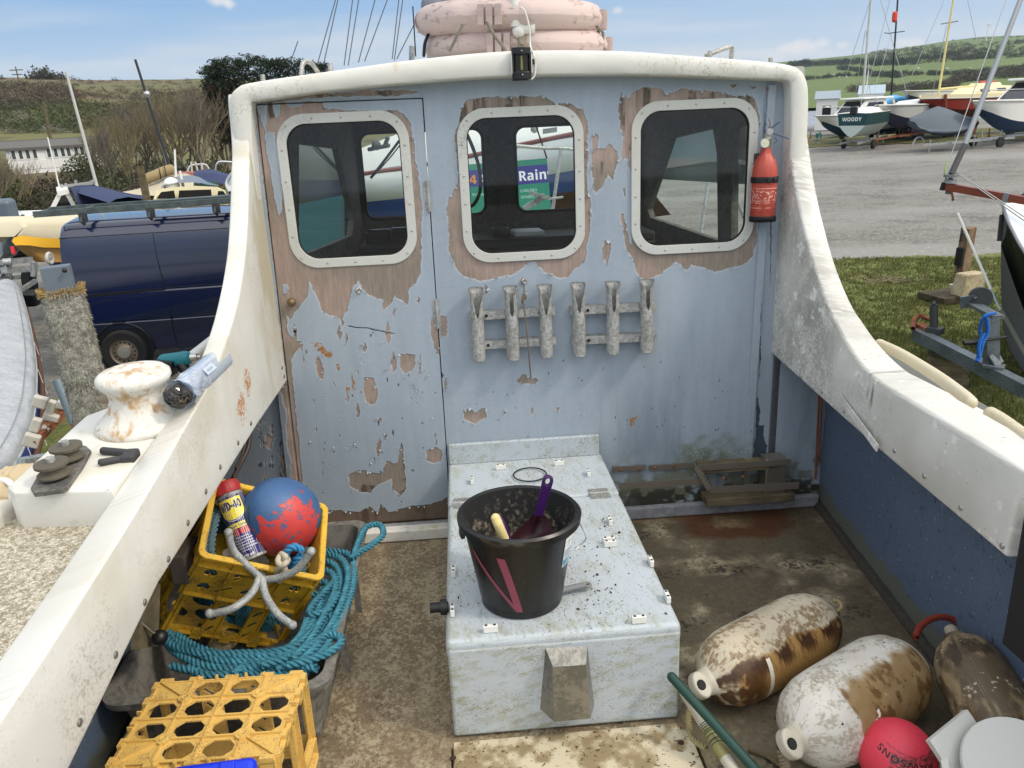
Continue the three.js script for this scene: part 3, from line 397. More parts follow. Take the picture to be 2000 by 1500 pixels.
{ // roof: cambered, with a deep rounded lip facing aft
  const O = [[-0.747, 1.3], [-0.746, 1.5], [-0.745, 1.62], [-0.737, 1.685], [-0.709, 1.717], [-0.65, 1.733], [-0.405, 1.757], [-0.098, 1.784], [0.21, 1.798], [0.56, 1.786], [0.78, 1.765], [1.003, 1.742], [1.15, 1.723], [1.208, 1.702], [1.236, 1.66], [1.246, 1.6], [1.25, 1.5], [1.255, 1.3]], I = [[-0.692, 1.3], [-0.684, 1.5], [-0.674, 1.62], [-0.669, 1.655], [-0.664, 1.668], [-0.64, 1.673], [-0.4, 1.695], [-0.098, 1.71], [0.21, 1.717], [0.56, 1.709], [0.78, 1.697], [1.003, 1.681], [1.12, 1.673], [1.166, 1.667], [1.177, 1.65], [1.182, 1.6], [1.187, 1.5], [1.192, 1.3]];
  const sm = (a) => new THREE.CatmullRomCurve3(a.map(([x, y]) => V(x, y, 0)), false, 'catmullrom', 0.5).getPoints(120), o_ = sm(O), i_ = sm(I), row = (t, z, k = 0) => o_.map((p, n) => { const q = i_[n].clone().lerp(p, t); return [q.x + k * (q.x > 0.25 ? -1 : 1) * Math.min(1, Math.abs(q.x - 0.25)), q.y - k * 0.1, z]; });
  mesh('roof', crease(grid([row(0, -0.02), row(0, 0.058), row(0.03, 0.065), row(0.1, 0.068), row(0.5, 0.069), row(0.86, 0.067), row(0.96, 0.061), row(1, 0.05), row(1, 0), row(1, -0.7, 0.08), row(1, -1.45, 0.17), row(0.6, -1.5, 0.18), row(0, -1.45, 0.17)]), 60), M({ map: T.gel, tile: 1.7, r: 0.42, bump: [bumpTex, 0.0006] }), boat);
  for (const q of [[[588, 146], [592, 124], [606, 122], [620, 140]], [[1380, 108], [1420, 93], [1429, 94], [1428, 112]]]) mesh('hand_rail', capTube(q.map(([x, y], i) => PB(x, y, 'z', -0.12 - 0.03 * i)), 0.0085, 20, 8), G.alu, boat);
  for (const [x, y] of [[513, 150], [645, 128], [1386, 104], [1505, 117]]) { const p = PB(x, y, 'z', -0.1); mesh('roof_stud', cy(0.008, 0.01, 0.035, 8, p.x, p.y - 0.01, -0.1), G.alu, boat); }
  // stern light
  const p = PB(1019, 124, 'z', 0.09), g = new THREE.Group(); g.name = 'stern_light'; g.position.set(p.x, p.y, 0.07); boat.add(g);
  const half = (r, h, y) => { const s = new THREE.Shape(); s.moveTo(-r, 0); s.lineTo(r, 0); s.lineTo(r, r * 0.35); s.quadraticCurveTo(r, r * 0.95, 0, r); s.quadraticCurveTo(-r, r * 0.95, -r, r * 0.35); s.closePath(); return PR(ext(s, h, 0.002, 2), 0, y + h, 0, Math.PI / 2, 0, 0); };
  mesh('housing', [half(0.032, 0.018, 0.03), half(0.032, 0.02, -0.048), bx(0.064, 0.1, 0.012, 0, -0.002, 0.006), bx(0.006, 0.066, 0.014, -0.029, 0, 0.016), bx(0.006, 0.066, 0.014, 0.029, 0, 0.016)], G.black, g);
  mesh('lens', half(0.026, 0.06, -0.029), M({ c: 0xe8e6cf, r: 0.05, phys: { transmission: 1, thickness: 0.02, ior: 1.45, attenuationColor: new THREE.Color(0.75, 0.72, 0.45), attenuationDistance: 0.03 } }), g);
  mesh('bulb', capTube([[0, -0.018, 0.014], [0, 0.022, 0.014]], 0.004, 8, 8), M({ c: 0xd9cf8c, r: 0.3 }), g);
  mesh('side_trim', [bx(0.003, 0.06, 0.003, -0.0335, 0, 0.02), bx(0.003, 0.06, 0.003, 0.0335, 0, 0.02)], G.white, g);
  mesh('screw', [sp(0.003, 6, 0, 0.038, 0.033), sp(0.003, 6, 0, -0.036, 0.033)], steel, g);
  // aerial base on the roof edge
  const q = PB(1012, 60, 'z', -0.03), a = new THREE.Group(); a.name = 'aerial_mount'; a.position.set(q.x, 1.8, -0.05); boat.add(a);
  mesh('bracket', [rb(0.06, 0.012, 0.06, 0.003, 0.008, 0.004, 0), rb(0.03, 0.05, 0.018, 0.006, 0.014, 0.03, 0), cy(0.009, 0.009, 0.03, 12, 0.014, 0.035, 0.006, Math.PI / 2)], M({ c: 0x9c927c, r: 0.5, m: 0.4 }), a);
  mesh('swivel', [sp(0.024, 16, 0.004, 0.072, 0), cy(0.02, 0.02, 0.05, 16, 0.024, 0.08, 0, 0, 0, Math.PI / 2), cy(0.023, 0.023, 0.014, 16, 0.052, 0.08, 0, 0, 0, Math.PI / 2)], G.pvcwhite, a);
  mesh('aerial', [cy(0.021, 0.021, 0.07, 16, -0.004, 0.12, 0), cy(0.017, 0.0185, 0.09, 16, -0.006, 0.19, 0), cy(0.014, 0.015, 1.2, 14, -0.006, 0.8, 0)], G.pvcwhite, a);
  const cb = [[1016, 14], [1025, 22], [1034, 55], [1036, 90], [1042, 105], [1046, 125], [1044, 148], [1036, 155], [1028, 151]]; mesh('cable', tube(cb.map(([x, y]) => PB(x, y, 'z', y > 95 ? 0.085 : 0.01)), 0.0032, 40, 6), G.pvcwhite, boat);
  const c2 = PB(1042, 120, 'z', 0.072); mesh('cable_clip', rb(0.012, 0.016, 0.01, 0.002, c2.x, c2.y, 0.073), G.darkgrey, boat);
}
{ // deck, hatch, inner sides
  const FX = -1.07, FWd = 2.52, FZ = 2.7;
  const deckMap = tex(1536, 1536, (u, v) => {
    const x = FX + u * FWd, z = v * FZ, pale = mix3([172, 158, 128], [200, 188, 158], S(0, u * 2, v * 2));
    let c = pale; const right = ss(0.3, 0.62, x + 0.2 * (S(0, u, v) - 0.5)), n1 = 0.55 * S(1, u * 4, v * 4) + 0.45 * S(2, u * 5, v * 5);
    // left: crumbly brown dirt; right: damp film dragged by boots, with leaf-shaped bare patches
    const fine = 0.4 * S(2, u * 8, v * 8) + 0.35 * S(4, u * 4, v * 4) + 0.25 * S(1, u * 6, v * 6), big = S(0, u * 1.5, v * 1.5);
    c = mix3(c, [140, 122, 96], (1 - right) * 0.72 * ss(0.36, 0.56, fine + 0.3 * (big - 0.45)));
    c = mix3(c, [108, 90, 68], (1 - right) * 0.55 * ss(0.48, 0.6, fine + 0.28 * (S(0, u * 3 + 0.4, v * 3) - 0.5)));
    c = mix3(c, [74, 60, 46], (1 - right) * 0.55 * ss(0.6, 0.68, 0.5 * S(2, u * 11, v * 11) + 0.5 * S(4, u * 5, v * 5)));
    const film = ss(0.3, 0.52, 0.5 * S(3, u * 2, v * 5) + 0.5 * S(1, u * 3, v * 3)); c = mix3(c, [78, 68, 50], right * 0.85 * film * ss(1.75, 0.9, z + 0.4 * (S(0, u * 2, v * 2) - 0.5)));
    c = mix3(c, [112, 101, 80], right * 0.75 * ss(0.38, 0.6, 0.5 * S(3, u * 7, v * 5) + 0.5 * S(2, u * 6, v * 6)));
    c = mix3(c, [44, 38, 30], right * 0.75 * ss(0.57, 0.68, 0.5 * S(2, u * 7, v * 8) + 0.5 * S(3, u * 9, v * 9)));
    const pr = PB(1440, 1018, 'y', 0), dx = (x - pr.x) / 0.19, dz = (z - pr.z) / 0.12, rr_ = Math.hypot(dx, dz) + (S(1, u * 3, v * 3) - 0.5) * 0.7; // rust ring of a thing that stood here
    const ringm = ss(0.55, 0.2, Math.abs(rr_ - 0.85)) * ss(0.25, 0.5, S(3, u * 4, v * 4) + 0.1), wash = ss(1.7, 0.7, rr_); c = mix3(c, [118, 84, 48], 0.45 * wash); c = mix3(c, [92, 48, 24], 0.7 * ringm); c = mix3(c, [112, 70, 36], 0.5 * ss(0.07, 0.02, z + 0.05 * (S(1, u * 4, v) - 0.5)) * right);
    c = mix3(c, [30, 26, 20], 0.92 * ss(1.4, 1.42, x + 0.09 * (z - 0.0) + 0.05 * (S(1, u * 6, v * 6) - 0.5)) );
    return c.map((q) => q * 0.88 * (0.9 + 0.2 * S(4, u * 4, v * 4)));
  }, true, false);
  const fuv = (x, y, z) => [(x - FX) / FWd, z / FZ];
  const dm = M({ map: deckMap, r: 0.72, bump: [bumpTex, 0.001] });
  const s = new THREE.Shape(); s.moveTo(-1.07, 0.0); s.lineTo(1.45, 0); s.lineTo(1.12, 2.7); s.lineTo(-0.88, 2.7); s.closePath();
  const h = new THREE.Path(); h.moveTo(-0.107, 1.2); h.lineTo(0.53, 1.2); h.lineTo(0.53, 2.2); h.lineTo(-0.107, 2.2); h.closePath(); s.holes.push(h);
  mesh('deck', PR(ext(s, 0.03), 0, 0, 0, Math.PI / 2), dm, boat, fuv);
  mesh('deck_hatch', PR(ext(poly([[-0.101, 1.183], [0.521, 1.183], [0.521, 2.19], [-0.101, 2.19]]), 0.03, 0.003, 2), 0, 0.001, 0, Math.PI / 2), M({ map: tex(768, 768, (u, v) => { let c = mix3([204, 195, 170], [186, 175, 148], S(0, u, v)); c = mix3(c, [128, 110, 78], 0.85 * ss(0.46, 0.62, 0.5 * S(0, u * 2 + 0.2, v * 2) + 0.5 * S(1, u * 2, v * 2))); c = mix3(c, [70, 54, 36], 0.8 * ss(0.62, 0.7, 0.5 * S(2, u * 2, v * 2) + 0.5 * S(4, u, v))); return c; }), r: 0.7 }), boat, (x, y, z) => [(x + 0.1) / 0.7, z / 0.7]);
  for (const [x, y] of [[990, 1423], [1212, 1409], [885, 1482], [1330, 1452]]) { const p = PB(x, y, 'y', 0.002); mesh('hatch_screw', cy(0.008, 0.008, 0.004, 10, p.x, 0.004, p.z), M({ c: 0x3a2418, r: 0.9 }), boat); }
  const sideMap = tex(1024, 512, (u, v) => { let c = mix3([82, 98, 121], [92, 107, 129], S(0, u * 2, v)); c = c.map((q) => q + (S(3, u * 12, v) - 0.5) * 10); const k = 0.5 * S(4, u * 4, v * 2) + 0.5 * S(2, u * 3, v * 2); c = mix3(c, [30, 34, 40], 0.9 * ss(0.67, 0.72, k)); c = mix3(c, [186, 178, 162], ss(0.7, 0.74, 0.5 * S(4, u * 4 + 0.5, v * 2 + 0.2) + 0.5 * S(2, u * 4, v * 3))); c = mix3(c, [98, 100, 86], 0.85 * ss(0.12, 0.08, v + 0.04 * (S(1, u * 6, v) - 0.5))); return mix3(c, [36, 34, 28], 0.9 * ss(0.03, 0.015, v + 0.03 * (S(1, u * 8, v) - 0.5))); });
  const sm = M({ map: sideMap, r: 0.6, bump: [fineBump, 0.0006] }), suv = (x, y, z) => [z / 1.8, y / 0.9];
  const side = (a, b, t) => { const g = grid([0, 0.2, 0.45, 0.7].map((y) => [...Array(9)].map((_, i) => { const k = i / 8; return [mix(a, b, k), y, -0.01 + 2.72 * k]; }))); const o = grid([0.7, 0].map((y) => [...Array(9)].map((_, i) => [mix(a, b, i / 8) + t, y, -0.01 + 2.72 * i / 8]))); return [g, o]; };
  mesh('starboard_inner_side', side(1.43, 1.13, 0.03), sm, boat, suv); mesh('port_inner_side', side(-1.07, -0.9, -0.03), sm, boat, suv);
  mesh('deck_cove', [tube([[1.42, 0.005, 0.03], [1.31, 0.005, 1.03], [1.14, 0.005, 2.6]], 0.02, 20, 8)], M({ map: T.mud, tile: 0.3, r: 0.9, c: 0x777064 }), boat);
  mesh('corner_drip', [beam([1.405, 0.12, 0.012], [1.385, 0.68, 0.012], 0.006, 0.006), beam([1.412, 0.2, 0.014], [1.4, 0.66, 0.014], 0.005, 0.005)], G.rust, boat);
}
{ // engine box
  const mk = (lo, seed) => tex(1024, 1024, (u, v) => {
    let c = mix3([186, 194, 201], [172, 181, 188], S(0, u, v)); const al = S(0, u * 1.5 + seed, v * 1.5), fib = 0.5 * S(3, u * 9 + v * 4, v * 7 - u * 5) + 0.5 * S(1, u * 9 - v * 5, v * 9), sp_ = 0.5 * S(4, u * 3, v * 3) + 0.5 * S(2, u * 4, v * 4);
    c = mix3(c, [150, 150, 122], lo * 0.75 * ss(0.42, 0.62, al) * ss(0.36, 0.6, fib)); c = mix3(c, [112, 108, 88], lo * 0.5 * ss(0.45, 0.65, al) * ss(0.52, 0.66, sp_));
    c = mix3(c, [140, 142, 132], 0.5 * ss(0.5, 0.7, fib) * ss(0.4, 0.6, S(0, u * 2 + 0.3, v * 2)));
    c = mix3(c, [60, 52, 42], 0.85 * ss(0.63, 0.7, sp_) * ss(0.44, 0.6, S(0, u + 0.5, v + seed)));
    const e = Math.min(u, 1 - u, v, 1 - v); c = mix3(c, [138, 140, 104], lo * 0.7 * ss(0.1, 0.0, e + 0.14 * (S(1, u * 3, v * 3) - 0.5)) * ss(0.36, 0.6, fib)); return c;
  });
  const top = M({ map: mk(0.32, 0.2), r: 0.5, bump: [fineBump, 0.0006] }), front = M({ map: mk(0.6, 0.6), r: 0.55, bump: [fineBump, 0.0006] });
  const g = new THREE.Group(); g.name = 'engine_box'; boat.add(g);
  const tuv = (x, y, z, nx, ny, nz) => Math.abs(ny) > 0.6 ? [(x + 0.1) / 0.62, z / 1.18] : Math.abs(nx) > Math.abs(nz) ? [z / 1.18, y / 0.6] : [(x + 0.1) / 0.62, y / 0.32];
  mesh('rear_casing', rb(0.612, 0.29, 0.372, 0.012, 0.203, 0.153, 0.187), top, g, tuv);
  mesh('lid', [rb(0.612, 0.06, 0.792, 0.018, 0.203, 0.268, 0.772)], top, g, tuv);
  mesh('front_casing', [rb(0.606, 0.24, 0.788, 0.012, 0.203, 0.122, 0.772)], front, g, tuv);
  mesh('front_panel', rb(0.604, 0.27, 0.02, 0.012, 0.203, 0.142, 1.161), front, g, tuv);
  mesh('upstand_plate', rb(0.6, 0.085, 0.02, 0.005, 0.2, 0.34, 0.012), top, g, (x, y) => [(x + 0.1) / 0.62, y * 1.6]);
  // stainless scoop over the air intake
  const z0 = 1.171, o = [[0.152, 0.262, z0], [0.26, 0.258, z0], [0.276, 0.077, z0], [0.132, 0.077, z0]].map(to), i = [[0.166, 0.233, z0 + 0.04], [0.25, 0.232, z0 + 0.04], [0.258, 0.074, z0 + 0.05], [0.163, 0.074, z0 + 0.05]].map(to);
  const quad = (a, b, c, d) => grid([[a, b], [d, c]]); mesh('intake_scoop', [quad(...i), quad(o[0], o[1], i[1], i[0]), quad(o[1], o[2], i[2], i[1]), quad(o[3], o[0], i[0], i[3])], M({ map: T.galv, tile: 0.3, c: 0xd8d2c8, r: 0.32, m: 0.75, bump: [fineBump, 0.0003] }), g);
  for (const [x, y] of [[905, 981], [1172, 967]]) { const p = PB(x, y, 'y', 0.3); mesh('hinge', [bx(0.07, 0.004, 0.036, p.x, 0.3, 0.354), bx(0.07, 0.004, 0.036, p.x, 0.3, 0.394), cy(0.005, 0.005, 0.07, 8, p.x, 0.3025, 0.374, 0, 0, Math.PI / 2)], M({ map: T.alu, tile: 0.2, r: 0.5, m: 0.6 }), g); }
  const clip = (p, turn, n = 1) => { for (let k = 0; k < n; k++) { const c = mesh('catch_block', rb(0.038, 0.02, 0.012, 0.002), G.white, g); c.position.set(p.x, 0.309, p.z + k * 0.022); c.rotation.y = turn; const d = mesh('catch_hole', [-0.011, 0.011].map((q) => cy(0.004, 0.004, 0.002, 8, q, 0.0103, 0)), G.darkgrey, g); d.position.copy(c.position); d.rotation.y = turn; } };
  for (const [x, y, t, n] of [[978, 914, 0], [1092, 906, 0], [922, 940, 1], [1149, 925, 1], [1191, 1019, 1], [1189, 1057, 0, 2], [1271, 1098, 1], [886, 1118, 1], [1303, 1168, 1], [884, 1194, 1], [958, 1230, 0], [1248, 1212, 0]]) clip(PB(x, y, 'y', 0.305), t ? Math.PI / 2 : 0, n);
  { const p = PB(858, 1186, 'x', -0.12); mesh('hose_fitting', [cy(0.014, 0.014, 0.05, 12, p.x, p.y, p.z, 0, 0, Math.PI / 2), cy(0.022, 0.022, 0.018, 10, p.x + 0.012, p.y, p.z, 0, 0, Math.PI / 2)], G.black, g); }
}
{ // rod holders: two racks of three flared tubes on two drilled rails
  const rim = [[0, 0, 1], [1, 0, 1], [2, 0, 1]];
  const rack = (tubes, rails) => {
    const g = new THREE.Group(); g.name = 'rod_rack'; boat.add(g);
    tubes.forEach(([tx, ty, bx_, by_], k) => {
      const t = PB(tx, ty, 'z', 0.05), b = PB(bx_, by_, 'z', 0.05), n = 24, rows = [], L = t.distanceTo(b), brk = (k * 7 + tx) % 5;
      for (let j = 0; j <= 26; j++) { const v = j / 26, row = []; for (let i = 0; i <= n; i++) { const a = i / n * 2 * Math.PI + Math.PI / 2, fr = Math.abs(Math.atan2(Math.sin(a - Math.PI / 2), Math.cos(a - Math.PI / 2))), slotW = v > 0.6 ? (v > 0.9 ? 0.34 + (v - 0.9) * 7 : 0.34) : 0; let f = 0.0235 * (1 + 0.22 * ss(0.88, 1, v)); row.push([f, a, v, fr < slotW]); } rows.push(row); }
      // the slot faces the cockpit: build the wall as strips and leave the slot open
      const pos = [], idx = [], ax = t.clone().sub(b).normalize(), ux = V(1, 0, 0).addScaledVector(ax, -ax.x).normalize(), uz = ux.clone().cross(ax);
      const sw = (v) => k === 0 || brk === 3 ? mix(0.3, 1.0, ss(0.66, 0.95, v)) : mix(0.33, 0.95, ss(0.87, 1, v));
      for (let side = 0; side < 2; side++) for (let j = 0; j <= 30; j++) { const v = j / 30, open = v > 0.62 ? sw(v) * Math.sqrt(ss(0.615, 0.66, v)) : 0; for (let i = 0; i <= n; i++) { const a = open + (2 * Math.PI - 2 * open) * i / n, rr_ = (0.0238 - side * 0.003) * (1 + 0.28 * ss(0.9, 1, v)); const p = b.clone().addScaledVector(ax, L * v).addScaledVector(ux, Math.sin(a) * rr_).addScaledVector(uz, Math.cos(a) * rr_); pos.push(p.x, p.y, p.z); } }
      const st = n + 1, off = 31 * st; for (let side = 0; side < 2; side++) for (let j = 0; j < 30; j++) for (let i = 0; i < n; i++) { const a = side * off + j * st + i; idx.push(a, a + 1, a + st, a + 1, a + st + 1, a + st); }
      for (let j = 0; j < 30; j++) for (const i of [0, n]) { const a = j * st + i; idx.push(a, a + off, a + st, a + st, a + off, a + off + st); }
      for (let i = 0; i < n; i++) { const a = 30 * st + i; idx.push(a, a + 1, a + off, a + 1, a + off + 1, a + off); }
      const q = new THREE.BufferGeometry(); q.setAttribute('position', new THREE.Float32BufferAttribute(pos, 3)); q.setIndex(idx); q.computeVertexNormals();
      const e = b.clone(); mesh('rod_tube', [q, sp(0.0235, 16).scale(1, 0.3, 1).translate(e.x, e.y, e.z)], G.alu, g);
    });
    for (const [x0, y0, x1, y1] of rails) { const a = PB(x0, y0, 'z', 0.022), b = PB(x1, y1, 'z', 0.022), r_ = mesh('rail', [beam(a, b, 0.038, 0.03)], G.alu, g); mesh('rail_hole', [0.2, 0.82].map((k) => { const p = a.clone().lerp(b, k); return cy(0.006, 0.006, 0.004, 10, p.x, p.y, 0.0415, Math.PI / 2); }), G.black, r_); }
  };
  rack([[930, 563, 936, 703], [997, 560, 1003, 701], [1064, 557, 1068, 696]], [[916, 617, 1083, 606], [920, 674, 1085, 664]]);
  rack([[1129, 553, 1132, 694], [1197, 551, 1197, 690], [1263, 547, 1263, 687]], [[1113, 606, 1280, 597], [1115, 664, 1280, 656]]);
}
{ // stainless battery-tray brackets in the starboard corner
  const B2 = (x0, y0, x1, y1, z, w, t) => beam(PB(x0, y0, 'z', z), PB(x1, y1, 'z', z), t, w), g = new THREE.Group(); g.name = 'tray_bracket'; boat.add(g);
  const dull = M({ c: 0x8f867a, r: 0.45, m: 0.7, bump: [fineBump, 0.0004] });
  mesh('back_strap', [B2(1196, 917, 1261, 913, 0.012, 0.022, 0.006), B2(1267, 914, 1355, 909, 0.012, 0.022, 0.006)], dull, g);
  mesh('front_strap', [beam(PB(1210, 949, 'z', 0.1), PB(1373, 940, 'z', 0.1), 0.005, 0.026), beam(PB(1354, 909, 'z', 0.016), PB(1373, 940, 'z', 0.1), 0.005, 0.024)], dull, g);
  mesh('timber_shelf', [rb(0.32, 0.02, 0.09, 0.004, 1.06, 0.225, 0.05), rb(0.36, 0.035, 0.09, 0.006, 1.1, 0.09, 0.06)], G.oldwood, g);
  mesh('angle_frame', [B2(1360, 914, 1455, 908, 0.1, 0.024, 0.005), beam(PB(1360, 912, 'z', 0.1), PB(1387, 957, 'z', 0.15), 0.005, 0.026), beam(PB(1387, 957, 'z', 0.15), PB(1560, 948, 'z', 0.15), 0.005, 0.028), B2(1455, 908, 1545, 902, 0.1, 0.024, 0.005)], dull, g);
  mesh('box_section', [rb(0.085, 0.16, 0.07, 0.006, 1.2, 0.18, 0.06)], M({ c: 0xa59c8e, r: 0.3, m: 0.8 }), g);
  for (const [x, y] of [[1212, 918], [1249, 916], [1279, 913], [1316, 911], [1399, 916], [1436, 913]]) { const p = PB(x, y, 'z', 0.017); mesh('bolt', sp(0.006, 8, p.x, p.y, x > 1380 ? 0.108 : 0.017), G.rust, g); }
}
{ // port side deck: mooring block with bollard, roller fairlead, chock
  const g = new THREE.Group(); g.name = 'mooring_block'; boat.add(g); g.rotation.x = 0.07; g.position.copy(V(0, 0.836, 1.12).sub(V(0, 0.836, 1.12).applyEuler(g.rotation)));
  const s = poly([[-1.0, 1.25], [-0.785, 1.27], [-0.785, 0.79], [-0.985, 0.77], [-1.03, 0.83], [-1.03, 1.22]]);
  const blk = PR(ext(s, 0.125, 0.008, 3), 0, 0.828, 0, Math.PI / 2);
  mesh('block', crease(norm(blk), 40), M({ map: T.gel, tile: 0.9, r: 0.45 }), g);
  const b = PB(275, 845, 'y', 0.833), c = V(b.x + 0.004, 0.832, 0.91);
  mesh('bollard', crease(lathe([[0, 0], [0.11, 0], [0.116, 0.006], [0.113, 0.018], [0.096, 0.032], [0.075, 0.055], [0.066, 0.085], [0.07, 0.105], [0.083, 0.118], [0.089, 0.128], [0.088, 0.14], [0.078, 0.149], [0.04, 0.153], [0, 0.154]], 48), 60).translate(c.x, c.y, c.z), M({ map: tex(512, 512, (u, v) => { let q = mix3([228, 226, 220], [206, 202, 190], S(0, u, v)); q = mix3(q, [176, 132, 80], 0.8 * ss(0.5, 0.68, S(0, u + 0.3, v + 0.3) * 0.6 + 0.4 * S(1, u * 2, v * 2))); return mix3(q, [132, 118, 98], 0.8 * ss(0.68, 0.78, 0.5 * S(2, u, v) + 0.5 * S(4, u * 1.4, v * 1.4))); }), tile: 0.28, r: 0.5, bump: [bumpTex, 0.002] }), g);
  mesh('bollard_bar', rod([c.x - 0.1, c.y + 0.07, c.z - 0.02], [c.x - 0.04, c.y + 0.075, c.z], 0.011, 0.011, 10), M({ c: 0x8a7a62, r: 0.7 }), g);
  const f = mesh('fairlead_base', PR(ext(poly([[148, 866], [168, 868], [177, 875], [160, 900], [130, 934], [118, 940], [62, 947], [56, 938], [72, 916], [104, 892], [130, 872]].map(([x, y]) => { const p = PB(x, y, 'y', 0.853); return [p.x, p.z]; })), 0.006, 0.003, 2), 0, 0.843, 0, Math.PI / 2), M({ map: T.tub, tile: 0.2, r: 0.7, m: 0.2 }), g);
  for (const [x, y] of [[131, 880], [102, 908]]) { const p = PB(x, y, 'y', 0.87), rl = mesh('fairlead_roller', crease(lathe([[0, 0], [0.026, 0], [0.034, 0.004], [0.034, 0.008], [0.025, 0.015], [0.025, 0.021], [0.035, 0.028], [0.035, 0.034], [0.012, 0.036], [0, 0.036]], 28), 40).translate(p.x, 0.85, p.z), M({ c: 0x5c5649, r: 0.75, m: 0.2 }), g); mesh('roller_bolt', cy(0.01, 0.01, 0.01, 6, p.x, 0.891, p.z), G.alu, rl); }
  const k0 = PB(268, 884, 'y', 0.845), k1 = PB(203, 882, 'y', 0.845), k2 = PB(198, 901, 'y', 0.845);
  mesh('forked_chock', [rb(0.032, 0.022, 0.046, 0.006, k0.x - 0.012, 0.842, k0.z + 0.012), capTube([k0.clone().add(V(-0.01, -0.002, 0)), k1], 0.0095, 8, 8), capTube([k0.clone().add(V(-0.015, -0.002, 0.022)), k2], 0.0085, 8, 8)], M({ c: 0x38373a, r: 0.6 }), g);
}
{ // port quarter: throttle lever, cable, junction box under the coaming
  const a = PB(283, 1215, 'x', -0.82), b = PB(318, 1243, 'x', -0.8), p1 = PBd(312, 1245, 1.98), p0 = PBd(272, 1212, 1.95);
  const g = new THREE.Group(); g.name = 'control_lever'; boat.add(g);
  mesh('lever', rod(p0, p1, 0.005, 0.004), chrome, g); mesh('knob', sp(0.02, 16, p1.x, p1.y, p1.z), G.black, g);
  mesh('mounting_board', beam(PBd(288, 1140, 2.02), PBd(283, 1265, 1.98), 0.12, 0.02, V(1, 0, 0)), G.oldwood, g);
  mesh('cable_loop', tube([PBd(430, 960, 2.42), PBd(405, 990, 2.38), PBd(372, 1035, 2.3), PBd(352, 1085, 2.28)], 0.006, 20, 6), M({ c: 0x2a1a1a, r: 0.5 }), boat);
  mesh('pink_cable', tube([PBd(372, 1045, 2.3), PBd(366, 1068, 2.28), PBd(345, 1085, 2.25)], 0.006, 14, 6), M({ c: 0xb06a72, r: 0.6 }), boat);
  mesh('junction_box', rb(0.05, 0.09, 0.12, 0.008, -0.83, 0.42, 0.86), M({ c: 0x4a423c, r: 0.8 }), boat);
  mesh('wiring_conduit', [tube([PBd(488, 840, 2.72), PBd(484, 875, 2.7), PBd(470, 905, 2.66), PBd(455, 935, 2.6)], 0.009, 20, 8), tube([PBd(483, 850, 2.7), PBd(474, 885, 2.67), PBd(460, 915, 2.62)], 0.005, 20, 6)], M({ c: 0x3a2f2c, r: 0.5 }), boat);
}
